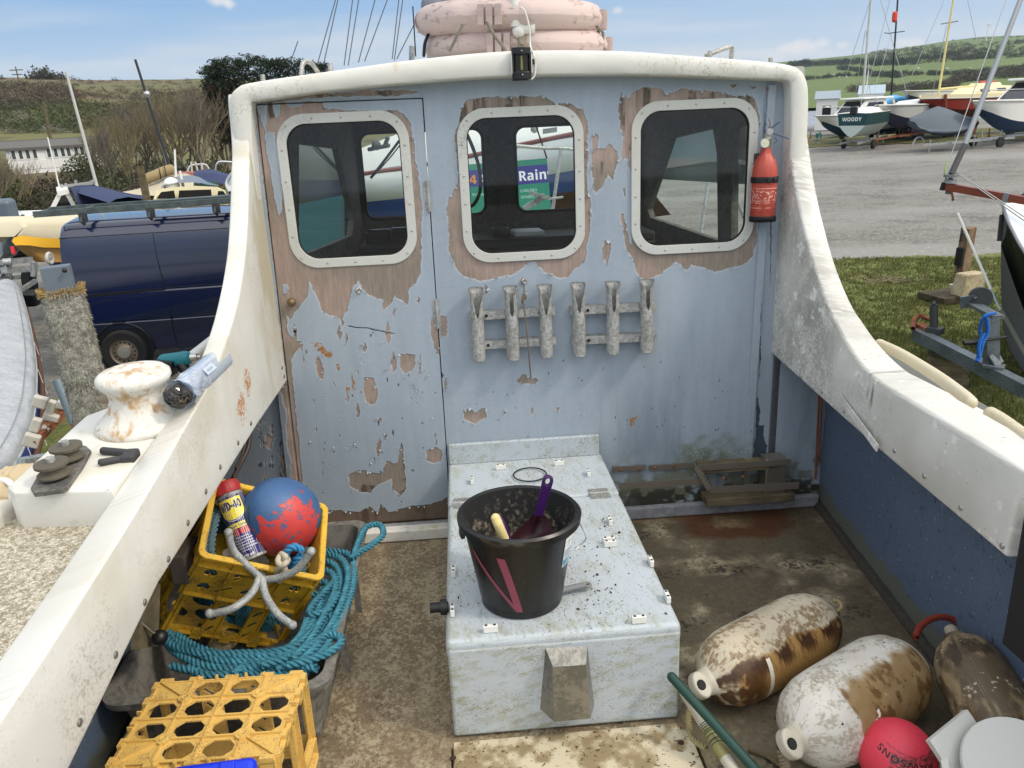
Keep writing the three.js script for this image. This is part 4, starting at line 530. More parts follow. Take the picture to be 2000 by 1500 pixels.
{ // wheelhouse shell, dashboard and the front windows seen through the panes
  const ZF = -1.46, xl = (z) => -0.71 + 0.18 * Math.min(0, z) / -1.46 * 1, xr = (z) => 1.21 - 0.19 * Math.min(0, z) / -1.46;
  const fw = (x0, y0, x1, y1) => { const a = PB(x0, y0, 'z', ZF), b = PB(x1, y1, 'z', ZF); return [a.x, b.y, b.x, a.y]; };
  const top = PB(1030, 248, 'z', ZF).y, bot = PB(1030, 412, 'z', ZF).y, A = PB(706, 300, 'z', ZF).x, Bx = PB(942, 300, 'z', ZF).x, C = PB(1008, 300, 'z', ZF).x;
  const s = poly([[-0.53, 0.1], [1.02, 0.1], [1.02, 1.69], [-0.53, 1.69]]);
  for (const [a, b] of [[A, Bx], [C, 0.965]]) s.holes.push(rrect(a, bot, b, top, 0.05, THREE.Path));
  const f = PR(ext(s, 0.04), 0, 0, ZF - 0.04); mesh('front_wall', f, G.lining, boat);
  for (const [a, b] of [[A, Bx], [C, 0.965]]) { mesh('front_pane', new THREE.ShapeGeometry(rrect(a, bot, b, top, 0.05)).translate(0, 0, ZF - 0.02), G.pane, boat); const r_ = rrect(a - 0.012, bot - 0.012, b + 0.012, top + 0.012, 0.06); r_.holes.push(rrect(a + 0.004, bot + 0.004, b - 0.004, top - 0.004, 0.046, THREE.Path)); mesh('front_window_seal', PR(ext(r_, 0.012), 0, 0, ZF), G.rubber, boat); }
  mesh('centre_mullion', [rb(0.028, 1.0, 0.012, 0.004, (Bx + C) / 2, bot + 0.35, ZF + 0.02)], M({ c: 0x4c4b48, r: 0.7 }), boat);
  // sides with trapezoid windows; they narrow towards the bow
  const wall = (x0, x1, px, xpl) => {
    const sh = poly([[0, 0.1], [1.48, 0.1], [1.48, 1.68], [0, 1.68]]); // u runs forward from the bulkhead
    const dx = x1 - x0, uvOf = (x, y) => { const r = rayOf(frameB, x, y), t = (x0 - frameB.C.x + dx / ZF * (frameB.C.z)) / (r.x - dx / ZF * r.z), p = frameB.C.clone().addScaledVector(r, t); return [clamp(-p.z, 0.03, 1.44), p.y]; };
    const holes = px.map((q) => q.map(([x, y]) => uvOf(x, y))); for (const h of holes) { const p = new THREE.Path(); h.forEach(([u, v], i) => i ? p.lineTo(u, v) : p.moveTo(u, v)); p.closePath(); sh.holes.push(p); }
    const place = (g, off) => warp(norm(g), (u, v, d) => [x0 + dx * u / -ZF + off + d, v, -u]);
    mesh('side_wall', place(ext(sh, 0.03), xpl < 0 ? -0.03 : 0), G.lining, boat);
    for (const h of holes) mesh('side_pane', place(new THREE.ShapeGeometry(poly(h)), xpl < 0 ? -0.015 : 0.015), G.pane, boat);
  };
  wall(-0.69, -0.52, [[[584, 280], [660, 290], [692, 430], [688, 460], [590, 500], [584, 470]]], -1);
  wall(1.2, 1.01, [[[1310, 270], [1392, 250], [1400, 300], [1402, 470], [1270, 425], [1264, 408]], [[1430, 252], [1462, 236], [1460, 470], [1428, 468]]], 1);
  mesh('cabin_ceiling', PR(bx(1.9, 0.01, 1.44, 0.25, 1.665, -0.735)), G.lining, boat);
  mesh('cabin_sole', bx(1.9, 0.02, 1.44, 0.25, 0.1, -0.74), G.darkgrey, boat);
  const dy = PB(1000, 455, 'z', -1.25).y; mesh('dashboard', [rb(1.5, 0.05, 0.4, 0.015, 0.24, dy - 0.03, -1.25), rb(1.5, 0.5, 0.04, 0.01, 0.24, dy - 0.3, -1.06)], M({ c: 0x26292c, r: 0.6 }), boat);
  const in1 = PB(740, 472, 'z', -1.1), in2 = PB(787, 468, 'z', -1.1); for (const p of [in1, in2]) { const q = mesh('instrument', [rb(0.13, 0.12, 0.05, 0.015, p.x, p.y, -1.12), rb(0.1, 0.09, 0.004, 0.003, p.x, p.y + 0.004, -1.093)], M({ c: 0x1c201f, r: 0.25 }), boat); }
  const cp = PB(978, 452, 'z', -1.12); mesh('compass', [lathe([[0, 0], [0.05, 0], [0.05, 0.05], [0.035, 0.06], [0, 0.062]], 20).translate(cp.x, cp.y - 0.04, -1.15), PR(new THREE.TorusGeometry(0.035, 0.007, 6, 16, Math.PI), cp.x, cp.y + 0.01, -1.15)], G.black, boat);
  const pp = PB(1030, 450, 'z', -1.15); mesh('folded_paper', rb(0.16, 0.025, 0.1, 0.008, pp.x, pp.y - 0.01, -1.16, 0.1, 0.2, -0.05), G.white, boat);
  const wp = (q, r) => tube(q.map(([x, y]) => PB(x, y, 'z', ZF - 0.06)), r, 20, 6); mesh('wiper', [wp([[724, 348], [752, 312], [782, 272]], 0.008), wp([[728, 345], [760, 310], [784, 280]], 0.004)], G.black, boat);
  mesh('hose', wp([[910, 258], [924, 290], [936, 330], [938, 370], [928, 396], [918, 404]], 0.011), G.rubber, boat);
}
{ // hull below, foredeck and bow rail (out of the cockpit's sight, seen through the panes)
  const st = []; for (let i = 0; i <= 22; i++) { const t = i / 22, z = mix(3.2, -3.9, t), b = 1.13 + (t < 0.55 ? 0.33 * Math.sin(t / 0.55 * Math.PI / 2) : 0.33) , w = t < 0.55 ? 1.02 + 0.27 * ss(0, 0.45, t) : 1.29 * Math.sqrt(Math.max(0, 1 - ((t - 0.55) / 0.45) ** 2.2)); const sheer = 0.69 + 0.1 * ss(0.5, 1, t) * 2.2, k = -0.95 + 0.9 * ss(0.8, 1, t); st.push([[0.22 - w - 0.07, sheer, z], [0.22 - w - 0.03, mix(k, sheer, 0.55), z], [0.22 - w * 0.72, mix(k, sheer, 0.2), z], [0.22, k, z], [0.22 + w * 0.72, mix(k, sheer, 0.2), z], [0.22 + w + 0.03, mix(k, sheer, 0.55), z], [0.22 + w + 0.07, sheer, z]]); }
  mesh('hull', grid(st), M({ c: 0xd8d8d2, r: 0.35 }), boat);
  const fd = st.slice(14).map((r) => [r[0], [0.22, r[0][1] + 0.06, r[0][2]], r[6]]); mesh('foredeck', grid(fd), G.dullwhite, boat);
  const rail = (q, r = 0.013) => tube(q, r, 30, 8), pr = (x, y, z) => PB(x, y, 'z', z);
  mesh('bow_rail', [rail([pr(1000, 284, -2.6), pr(1060, 289, -2.7), pr(1130, 293, -2.8), pr(1330, 330, -2.9), pr(1400, 340, -2.6)]), rod(pr(1096, 292, -2.75), pr(1078, 418, -2.75), 0.013), rod(pr(1386, 335, -2.6), pr(1366, 480, -2.5), 0.013), rod(pr(1422, 350, -2.2), pr(1460, 440, -2.2), 0.013)], galv, boat);
  mesh('anchor', [beam(pr(1024, 408, -2.3), pr(1065, 382, -2.3), 0.05, 0.035), beam(pr(1035, 376, -2.3), pr(1075, 388, -2.3), 0.09, 0.02), rod(pr(1075, 388, -2.3), pr(1100, 385, -2.3), 0.008)], galv, boat);
}
// ---------------------------------------------------------------- loose things in the cockpit
const mB = (name, g, m, o, uvf) => { g = Array.isArray(g) ? merge(g) : norm(g); if (uvf) setUV(g, uvf); else if (m.userData.tile) uvW(g, m.userData.tile); g.translate(-o.at.x, -o.at.y, -o.at.z); const k = new THREE.Mesh(g, m); k.name = name; k.castShadow = k.receiveShadow = true; o.add(k); return k; };
function twist(path, r, closed = false, pitch = 0.05, dens = 9) { // three-strand laid rope along a path
  const c = new THREE.CatmullRomCurve3(path.map(to), closed, 'catmullrom', 0.5), L = c.getLength(), n = Math.max(12, Math.round(L / pitch * dens)), fr = c.computeFrenetFrames(n, closed), out = [];
  const pts = c.getSpacedPoints(n);
  for (let k = 0; k < 3; k++) {
    const rows = pts.map((p, i) => { const a = i * L / n / pitch * 2 * Math.PI + k * 2.094, N = fr.normals[i], Bn = fr.binormals[i], o = p.clone().addScaledVector(N, Math.cos(a) * r * 0.5).addScaledVector(Bn, Math.sin(a) * r * 0.5); return [0, 1, 2, 3, 4, 5, 6].map((q) => { const t = q / 6 * 2 * Math.PI; return o.clone().addScaledVector(N, Math.cos(t) * r * 0.56).addScaledVector(Bn, Math.sin(t) * r * 0.56); }); });
    out.push(grid(rows));
  }
  return merge(out);
}
{ // fire extinguisher strapped to the bulkhead
  const b = PB(1489, 432, 'z', 0.055), t = PB(1496, 292, 'z', 0.055), L = t.distanceTo(b), ang = Math.atan2(-(t.x - b.x), t.y - b.y);
  const o = thingB('fire_extinguisher', 'small red fire extinguisher strapped beside the right wheelhouse window', 'fire extinguisher', b, [0, 0, ang]);
  const R = 0.044, mp = tex(512, 256, (u, v) => { let c = mix3([186, 80, 64], [172, 66, 52], S(0, u * 2, v)); c = mix3(c, [222, 130, 112], 0.6 * ss(0.6, 0.7, S(2, u, v * 4)) * ss(0.05, 0.2, v) * ss(0.55, 0.45, v)); if (v > 0.3 && v < 0.44) c = mix3(c, [236, 206, 196], 0.9 * ss(0.56, 0.64, S(2, u * 1.4, v * 2))); for (const q of [0.2, 0.27, 0.3, 0.47, 0.62]) if (Math.abs(v - q) < 0.006) c = mix3(c, [236, 190, 176], 0.8 * ss(0.35, 0.5, S(1, u * 2, v))); return c; });
  mesh('cylinder', crease(lathe([[0, 0.012], [R - 0.006, 0.012], [R, 0.02], [R, L * 0.66], [R * 0.97, L * 0.74], [R * 0.82, L * 0.84], [R * 0.55, L * 0.92], [R * 0.44, L * 0.95], [R * 0.42, L * 1.02], [0, L * 1.02]], 40), 50), M({ map: mp, r: 0.45 }), o, (x, y, z) => [Math.atan2(x, z) / 6.283 + 0.5, y / L]);
  mesh('base_ring', lathe([[0, 0], [R + 0.003, 0], [R + 0.003, 0.018], [R - 0.002, 0.022], [0, 0.022]], 32), G.rubber, o);
  mesh('strap', [lathe([[R + 0.001, L * 0.55], [R + 0.004, L * 0.55], [R + 0.004, L * 0.63], [R + 0.001, L * 0.63]], 32), rb(0.02, 0.018, 0.006, 0.003, 0, L * 0.59, R + 0.006), rb(0.02, 0.014, 0.006, 0.003, 0.022, L * 0.59, R + 0.001, 0, 0.5)], G.black, o);
  mesh('valve', [cy(0.011, 0.014, 0.03, 12, 0, L + 0.025, 0), rb(0.02, 0.025, 0.022, 0.004, 0.004, L + 0.045, 0), cy(0.011, 0.011, 0.012, 16, 0.004, L + 0.06, 0.012, Math.PI / 2)], G.alu, o);
  mesh('gauge', [cy(0.015, 0.015, 0.012, 20, -0.016, L + 0.022, 0.024, Math.PI / 2), cy(0.0035, 0.0035, 0.013, 8, -0.016, L + 0.023, 0.0245, Math.PI / 2)], M({ c: 0xcfcdb8, r: 0.3 }), o);
  mesh('lever', [beam([0.008, L + 0.058, 0.005], [0.07, L + 0.032, 0.03], 0.012, 0.004), beam([0.0, L + 0.06, 0.0], [0.045, L + 0.09, -0.005], 0.01, 0.003), tube([[0.02, L + 0.04, 0.02], [0.03, L + 0.03, 0.02], [0.022, L + 0.02, 0.02]], 0.002, 10, 5)], M({ c: 0x53647c, r: 0.4, m: 0.5 }), o);
  mesh('wall_bracket', rb(0.05, L * 0.9, 0.012, 0.003, 0, L * 0.5, -0.048), G.darkgrey, o);
}
{ // two faded life rings and a folded cover stacked on the roof
  const ringM = M({ map: T.ring, r: 0.6, bump: [bumpTex, 0.002] });
  const ring = (name, label, x0, x1, y, z, tilt, R) => {
    const a = PB(x0, y, 'z', z), b = PB(x1, y - 10, 'z', z), cx = (a.x + b.x) / 2, ro = (b.x - a.x) / 2, r = R, o = thingB(name, label, 'life ring', V(cx, a.y, z), [tilt, 0, -0.03], 'life rings stacked on the wheelhouse roof');
    const pods = [-0.28, 1.3, 2.87, 4.43].map((q) => q + 0.0);
    const rows = []; for (let j = 0; j <= 24; j++) rows.push([...Array(97)].map((_, i) => { const t = i / 96 * 2 * Math.PI, p = j / 24 * 2 * Math.PI; let d = 0; for (const q of pods) { const e = Math.abs(Math.atan2(Math.sin(t - q), Math.cos(t - q))); d = Math.max(d, ss(0.36, 0.24, e) * ss(0.2, 0.85, Math.cos(p + 0.15))); } const rr_ = r * (1 - 0.2 * d), R2 = ro - r; return [Math.sin(t) * (R2 + Math.cos(p) * rr_ * 1.08), Math.sin(p) * rr_ * 0.82, Math.cos(t) * (R2 + Math.cos(p) * rr_ * 1.08)]; }));
    mesh('foam_ring', grid(rows), ringM, o, null);
    for (const q of pods) { const R2 = ro - r, at = (da, e, h) => [Math.sin(q + da) * (R2 + e), h, Math.cos(q + da) * (R2 + e)]; mesh('grab_lug', [-0.085, 0.0, 0.085].map((d) => beam(at(d, r * 0.86, -r * 0.46), at(d, r * 0.86, r * 0.46), 0.022, 0.024, V(Math.sin(q), 0, Math.cos(q)))), ringM, o); }
    return { o, ro, r };
  };
  const up = ring('life_ring', 'upper faded pink life ring with grab line on the wheelhouse roof', 812, 1182, 50, -0.38, 0.07, 0.07);
  const lo = ring('life_ring', 'lower faded pink life ring under another on the wheelhouse roof', 832, 1192, 101, -0.4, 0.06, 0.066);
  const gl = (pts) => twist(pts, 0.006, false, 0.03, 7), q = (x, y, z) => { const p = PB(x, y, 'z', z), m = p.clone().applyMatrix4(BM).sub(up.o.position).applyQuaternion(up.o.quaternion.clone().invert()); return m; };
  mesh('grab_line', [gl([q(905, 48, 0.02), q(893, 70, 0.02), q(878, 100, 0.0)]), gl([q(951, 42, 0.02), q(965, 68, 0.02), q(988, 98, 0.0)]), gl([q(1168, 60, -0.2), q(1172, 80, -0.2), q(1184, 100, -0.2)]), gl([q(1166, 52, -0.18), q(1178, 66, -0.2), q(1174, 96, -0.2)])], M({ c: 0x8c8578, r: 0.95 }), up.o);
  const a = PB(850, 12, 'z', -0.42), b = PB(975, 4, 'z', -0.42), o = thingB('rolled_cover', 'grey rolled cover lying on top of the stacked life rings', 'cover', a, [0, 0, 0]);
  mesh('roll', capTube([[0, 0, 0], [0.1, 0.02, 0], [0.3, 0.045, 0.02], [0.42, 0.045, 0.03]], 0.055, 20, 16), M({ map: T.cover, tile: 0.5, r: 0.8, c: 0xc8c8d2 }), o); mesh('tie', PR(new THREE.TorusGeometry(0.056, 0.004, 6, 24), 0.09, 0.018, 0, 0, Math.PI / 2 - 0.1, 0), G.black, o);
  const s1 = thingB('mooring_strap', 'black strap holding the life rings down at the roof edge', 'strap', PB(812, 110, 'z', -0.3), [0, 0, 0]); mesh('webbing', [beam([0, 0, 0], [0.003, 0.17, 0], 0.02, 0.004), tube([[0.03, 0, 0], [0.04, 0.04, 0.05], [0.06, 0.08, 0.03]], 0.006, 12, 6)], G.black, s1);
}
{ // black builder's bucket with scoops
  const c = V(0.108, 0.302, 0.985), o = thingB('black_bucket', 'dirty black plastic bucket with pink tape standing on the engine box', 'bucket', c, [0, 0.2, -0.01]), H = 0.255, r0 = 0.112, r1 = 0.153;
  const inner = M({ map: T.blackdirt, tile: 0.35, r: 0.9 }), outer = M({ map: tex(512, 512, (u, v) => { let q = [19, 19, 20]; q = mix3(q, [96, 92, 84], 0.6 * ss(0.68, 0.75, 0.5 * S(2, u, v) + 0.5 * S(4, u, v))); return mix3(q, [110, 100, 86], 0.7 * ss(0.9, 1, v) * ss(0.45, 0.6, S(1, u * 2, v))); }), r: 0.33 });
  mesh('body', crease(lathe([[0, 0.006], [r0 - 0.004, 0.006], [r0, 0.0], [r0, 0.02], [r0 + 0.003, 0.022], [mix(r0, r1, 0.93), H * 0.9], [r1 + 0.004, H * 0.92], [r1 + 0.012, H * 0.925], [r1 + 0.014, H], [r1 + 0.008, H + 0.006], [r1 - 0.002, H + 0.002]], 64), 35), outer, o, (x, y, z) => [Math.atan2(x, z) / 6.283 + 0.5, y / H]);
  mesh('inside', crease(lathe([[r1 - 0.002, H + 0.002], [mix(r0, r1, 0.5) - 0.004, H * 0.5], [r0 - 0.005, 0.012], [0, 0.012]], 64), 40), inner, o);
  // tape strips laid on the wall
  const onWall = (a, y, off = 0.0012) => { const r = mix(r0 + 0.003, mix(r0, r1, 0.93), (y - 0.022) / (H * 0.9 - 0.022)) + off; return [Math.sin(a) * r, y, Math.cos(a) * r]; };
  const strip = (a0, y0, a1, y1, w) => grid([...Array(13)].map((_, i) => { const t = i / 12, a = mix(a0, a1, t), y = mix(y0, y1, t); return [-1, 0, 1].map((k) => onWall(a + k * w / 2, y)); }));
  mesh('tape', [strip(-0.62, 0.195, -0.33, 0.024, 0.16), strip(-1.28, 0.19, -0.39, 0.03, 0.09)], M({ c: 0x8d4255, r: 0.6 }), o);
  const lab = canvasTex(128, 192, (x, w, h) => { x.fillStyle = '#c9d2d6'; x.fillRect(0, 0, w, h); x.fillStyle = '#4d8fae'; x.fillRect(6, 8, 60, 38); x.fillStyle = '#88b4c4'; x.fillRect(70, 6, 50, 46); x.fillStyle = '#30343a'; for (let i = 0; i < 5; i++) x.fillRect(12, 62 + i * 10, 96 - 8 * (i % 3), 3); x.fillStyle = '#fff'; x.fillRect(8, 118, 112, 64); x.fillStyle = '#222'; for (let i = 0; i < 26; i++) if ((i * 7) % 5 < 3) x.fillRect(14 + i * 4, 124, 1 + (i % 3), 48); });
  mesh('price_label', grid([...Array(5)].map((_, j) => [...Array(5)].map((_, i) => onWall(0.66 + 0.36 * i / 4, 0.13 + 0.09 * (1 - j / 4) * 1 + 0 * j)))), M({ map: lab, r: 0.5 }), o, null);
  const h0 = onWall(1.5, H * 0.86, 0.01); mesh('wire_handle', tube([h0, [0.172, 0.19, 0.02], [0.178, 0.165, 0.035], [0.158, 0.148, 0.04], [0.14, 0.142, 0.05]], 0.0022, 24, 6), G.steel, o);
  mesh('handle_lug', [rb(0.012, 0.02, 0.03, 0.004, 0.158, H * 0.86, 0.0), rb(0.012, 0.02, 0.03, 0.004, -0.158, H * 0.86, 0)], outer, o);
  for (let i = 0; i < 0; i++);
  // purple hand scoop leaning in the bucket
  const sc = thingB('hand_scoop', 'purple plastic hand scoop with round hanging hole, leaning in the black bucket', 'scoop', PB(1032, 1040, 'y', 0.46), [0, 0, 0]); const inv = (p) => p.clone().applyMatrix4(BM).sub(sc.position).applyQuaternion(sc.quaternion.clone().invert());
  const purple = M({ c: 0x3c1a55, r: 0.32 }), dark = M({ c: 0x33141d, r: 0.5 });
  const hA = inv(PBd(1052, 1005, 2.08)), hB = inv(PBd(1073, 925, 2.03));
  { const d = hB.clone().sub(hA), Lh = d.length(), sh = new THREE.Shape(); sh.moveTo(-0.011, 0); sh.lineTo(0.011, 0); sh.lineTo(0.0145, Lh * 0.8); sh.absarc(0, Lh * 0.86, 0.0145, 0, Math.PI, false); sh.closePath(); const hl = new THREE.Path(); hl.absellipse(0, Lh * 0.84, 0.0062, 0.011, 0, Math.PI * 2); sh.holes.push(hl);
    const g = norm(ext(sh, 0.008, 0.003, 2)), y = d.clone().normalize(), z = V(0, 0.35, 0.94).addScaledVector(y, -V(0, 0.35, 0.94).dot(y)).normalize(); g.applyMatrix4(new THREE.Matrix4().makeBasis(y.clone().cross(z), y, z).setPosition(hA)); mesh('handle', g, purple, sc); }
  const bl = (pts) => pts.map((r) => r.map(([x, y, d]) => inv(PBd(x, y, d))));
  mesh('blade', [grid(bl([[[1046, 1000, 2.1], [1053, 1003, 2.12], [1062, 1003, 2.1]], [[1030, 1018, 2.06], [1048, 1020, 2.13], [1072, 1016, 2.06]], [[1012, 1034, 2.02], [1042, 1040, 2.13], [1078, 1034, 2.03]], [[993, 1052, 1.99], [1036, 1062, 2.11], [1084, 1050, 2.0]]]))], dark, sc);
  const f = thingB('wooden_brush', 'pale cream wooden handled brush end sticking out of the bucket', 'brush', PBd(985, 1050, 1.98), [0, 0, 0]); const iv2 = (p) => p.clone().applyMatrix4(BM).sub(f.position).applyQuaternion(f.quaternion.clone().invert());
  mesh('handle', [capTube([iv2(PBd(968, 1012, 1.97)), iv2(PBd(974, 1026, 1.97)), iv2(PBd(985, 1052, 1.985))], 0.0125, 14, 10)], M({ c: 0xd9c78a, r: 0.7, bump: [bumpTex, 0.002] }), f); mesh('ferrule', capTube([iv2(PBd(974, 1010, 1.985)), iv2(PBd(983, 1028, 1.985)), iv2(PBd(992, 1052, 2.0))], 0.009, 12, 8), purple, f);
  const t = thingB('scraper', 'grey plastic scraper handle lying behind the black bucket', 'scraper', V(0.262, 0.308, 0.985), [0, 0.25, 0]); mesh('handle', [capTube([[-0.06, 0.006, 0.0], [0.0, 0.008, 0], [0.018, 0.008, 0.002]], 0.009, 12, 10), PR(new THREE.TorusGeometry(0.009, 0.005, 8, 16), 0.03, 0.008, 0.003, Math.PI / 2)], G.midgrey, t);
  const rp = PB(1035, 928, 'y', 0.303), rg = thingB('rubber_ring', 'thin black rubber ring lying on the back of the engine box', 'rubber ring', rp); mesh('ring', PR(new THREE.TorusGeometry(0.062, 0.0028, 8, 48), 0, 0.003, 0, Math.PI / 2), G.rubber, rg);
}
{ // soil and debris crumbs scattered over the engine box lid
  const n = 190, g = new THREE.IcosahedronGeometry(1, 0), o = new THREE.InstancedMesh(g, M({ c: 0x3a3129, r: 1 }), n), r = rng(5), m = new THREE.Matrix4(), q = new THREE.Quaternion(); o.name = 'soil_crumbs'; let k = 0;
  while (k < n) { const x = -0.08 + r() * 0.56, z = 0.45 + r() * 0.68; if (Math.hypot(x - 0.108, z - 0.985) < 0.12) continue; const dn = Math.exp(-Math.max(0, Math.hypot(x - 0.16, z - 0.9) - 0.14) / 0.2); if (r() > dn) continue; const s = 0.001 + 0.0022 * r() ** 2.4; q.setFromEuler(new THREE.Euler(r() * 3, r() * 3, r() * 3)); o.setMatrixAt(k++, BM.clone().multiply(m.compose(V(x, 0.299 + s * 0.5, z), q, V(s * (1 + r()), s * 0.7, s * (1 + r()))))); }
  o.userData.kind = 'stuff'; tag(o, 'dark soil crumbs scattered over the engine box lid round the bucket', 'soil'); scene.add(o);
}
{ // grey fish tub
  const o = thingM('fish_tub', 'grey plastic fish tub holding crates and blue rope against the left side', 'tub', [-0.68, 0.005, 0.75]);
  const z0 = 0.28, z1 = 1.16, H = 0.205, xr = -0.425, xl = -0.96, tp = 0.03;
  const ringAt = (y, e, rc) => [[xr, z0, -1], [xr, z1, 0], [xl, z1, 1], [xl, z0, 2]].flatMap(([x, z, k]) => [...Array(7)].map((_, i) => { const a = k * Math.PI / 2 + i / 6 * Math.PI / 2, sx = x === xr ? 1 : -1, sz = z === z1 ? 1 : -1; return [x + sx * (e - rc) + Math.cos(a) * rc, y, z + sz * (e - rc) + Math.sin(a) * rc]; }));
  const prof = [[0, 0], [0.13, tp * 0.6], [0.185, tp], [0.186, tp + 0.022], [H, tp + 0.024], [H + 0.003, tp + 0.018], [H, tp - 0.004], [0.03, -0.014], [0.02, -0.03]];
  const rows = prof.map(([y, e]) => { const r = ringAt(y, e - tp, 0.06); r.push(r[0]); return r; });
  mB('tub_wall', crease(grid(rows), 40), G.tub, o); mB('tub_floor', bx(xr - xl - 0.06, 0.012, z1 - z0 - 0.06, (xl + xr) / 2, 0.02, (z0 + z1) / 2), G.tub, o);
  mB('rim_rib', [[-0.45, 0.6], [-0.45, 0.9]].map(([x, z]) => bx(0.02, 0.12, 0.012, -0.412, 0.1, z)), G.tub, o);
}
// ---- yellow bottle crates
const heart = (x, y, s) => { const p = new THREE.Path(); [[-0.55, -0.5], [-0.75, 0.1], [-0.35, 0.75], [0.0, 0.95], [0.35, 0.75], [0.75, 0.1], [0.55, -0.5], [0.2, -0.55], [0, -0.15], [-0.2, -0.55]].forEach(([a, b], i) => i ? p.lineTo(x + a * s, y + b * s) : p.moveTo(x + a * s, y + b * s)); p.closePath(); return p; };
const slot = (x, y, l, w, a) => { const p = new THREE.Path(), c = Math.cos(a), s = Math.sin(a); [[-l, -w], [l, -w], [l, w], [-l, w]].forEach(([u, v], i) => { const X = x + u * c - v * s, Y = y + u * s + v * c; i ? p.lineTo(X, Y) : p.moveTo(X, Y); }); p.closePath(); return p; };
function crate(o, w, d, h, mat, style) { // local: centre of the base at the origin, opening up
  const t = 0.004, wall = (L, name, place) => {
    const s = style === 'posts' ? poly([[-L / 2, 0], [L / 2, 0], [L / 2, h], [-L / 2, h]]) : poly([[-L / 2, 0.008], [L / 2, 0.008], [L / 2, h * 0.99], [-L / 2, h * 0.99]]);
    if (style === 'heart') { for (const k of [-0.36, 0.38]) { s.holes.push(heart(L * k, h * 0.58, h * 0.12), heart(L * k, h * 0.24, h * 0.12)); } s.holes.push(heart(0, h * 0.26, h * 0.1), slot(-L * 0.17, h * 0.5, h * 0.13, 0.006, 0.7), slot(-L * 0.19, h * 0.24, h * 0.13, 0.006, 0.7), slot(L * 0.19, h * 0.24, h * 0.13, 0.006, 0.7), slot(L * 0.17, h * 0.5, h * 0.13, 0.006, 0.7)); const c = new THREE.Path(); [[-0.17, 0.68], [0.17, 0.68], [0.15, 0.48], [-0.15, 0.48]].forEach(([a, b], i) => i ? c.lineTo(L * a, h * b) : c.moveTo(L * a, h * b)); c.closePath(); s.holes.push(c); }
    else { const n = L > d * 1.1 ? 3 : 2, pw = L / n; for (let k = 0; k < n; k++) { const a = -L / 2 + pw * k + pw * (k ? 0.19 : 0.1), b = -L / 2 + pw * (k + 1) - pw * (k < n - 1 ? 0.19 : 0.1), q = new THREE.Path(); q.moveTo(a, 0.03); q.lineTo(b, 0.03); q.lineTo(b, h * 0.74); q.lineTo(a, h * 0.74); q.closePath(); s.holes.push(q); } for (let k = 1; k < n; k++) for (let j = 0; j < 4; j++) s.holes.push(slot(-L / 2 + pw * k, h * (0.14 + j * 0.165), pw * 0.13, 0.0045, 0.75)); }
    const g = [PR(ext(s, t), 0, 0, -t)]; const ribs = style === 'heart' ? [-0.5, -0.22, 0.22, 0.5] : [-0.5, 0.5]; for (const k of ribs) g.push(bx(0.004, h * 0.97, 0.012, L * k, h * 0.5, 0.005)); g.push(bx(L, 0.004, 0.014, 0, h * 0.78, 0.006), bx(L, 0.004, 0.012, 0, 0.012, 0.005)); if (style === 'posts') { const n = L > d * 1.1 ? 3 : 2; for (let k = 1; k < n; k++) for (const e of [-0.19, 0.19]) g.push(bx(0.004, h * 0.8, 0.012, -L / 2 + L / n * (k + e), h * 0.38, 0.004)); }
    mesh(name, g.map((q) => place(norm(q))), mat, o);
  };
  wall(w, 'front_wall', (g) => g.translate(0, 0, d / 2)); wall(w, 'back_wall', (g) => g.rotateY(Math.PI).translate(0, 0, -d / 2)); wall(d, 'side_wall', (g) => g.rotateY(Math.PI / 2).translate(w / 2, 0, 0)); wall(d, 'side_wall', (g) => g.rotateY(-Math.PI / 2).translate(-w / 2, 0, 0));
  const rm = rrect(-w / 2 - 0.014, -d / 2 - 0.014, w / 2 + 0.014, d / 2 + 0.014, 0.025); rm.holes.push(rrect(-w / 2 + 0.003, -d / 2 + 0.003, w / 2 - 0.003, d / 2 - 0.003, 0.015, THREE.Path)); mesh('rim', PR(ext(rm, 0.008, 0.002, 1), 0, h, 0, Math.PI / 2), mat, o);
  const b = poly([[-w / 2, -d / 2], [w / 2, -d / 2], [w / 2, d / 2], [-w / 2, d / 2]]), nx = 4, nz = 4, cw = w / nx, cd = d / nz;
  for (let i = 0; i < nx; i++) for (let j = 0; j < nz; j++) { if ((i === 0 || i === nx - 1) && (j === 0 || j === nz - 1)) continue; const p = new THREE.Path(), cx = -w / 2 + cw * (i + 0.5), cz = -d / 2 + cd * (j + 0.5); [[-0.38, -0.12], [-0.2, -0.36], [0.2, -0.36], [0.38, -0.12], [0.38, 0.12], [0.2, 0.36], [-0.2, 0.36], [-0.38, 0.12]].forEach(([x, y], k) => k ? p.lineTo(cx + x * cw, cz + y * cd) : p.moveTo(cx + x * cw, cz + y * cd)); p.closePath(); b.holes.push(p); }
  mesh('base_grid', PR(ext(b, 0.004), 0, 0.006, 0, Math.PI / 2), mat, o);
  const ribs = []; for (let i = 1; i < nx; i++) ribs.push(bx(0.003, 0.006, d, -w / 2 + cw * i, 0.0, 0)); for (let j = 1; j < nz; j++) ribs.push(bx(w, 0.006, 0.003, 0, 0, -d / 2 + cd * j)); for (const [i, j] of [[1, 1], [3, 1], [1, 3], [3, 3]]) { const x = -w / 2 + cw * i, z = -d / 2 + cd * j; ribs.push(cy(0.016, 0.016, 0.006, 20, x, -0.001, z), PR(new THREE.TorusGeometry(0.008, 0.002, 5, 12), x, -0.004, z, Math.PI / 2), beam([x, -0.001, z], [Math.sign(x) * w * 0.49, -0.001, Math.sign(z) * d * 0.49], 0.003, 0.006)); }
  mesh('base_ribs', ribs, mat, o);
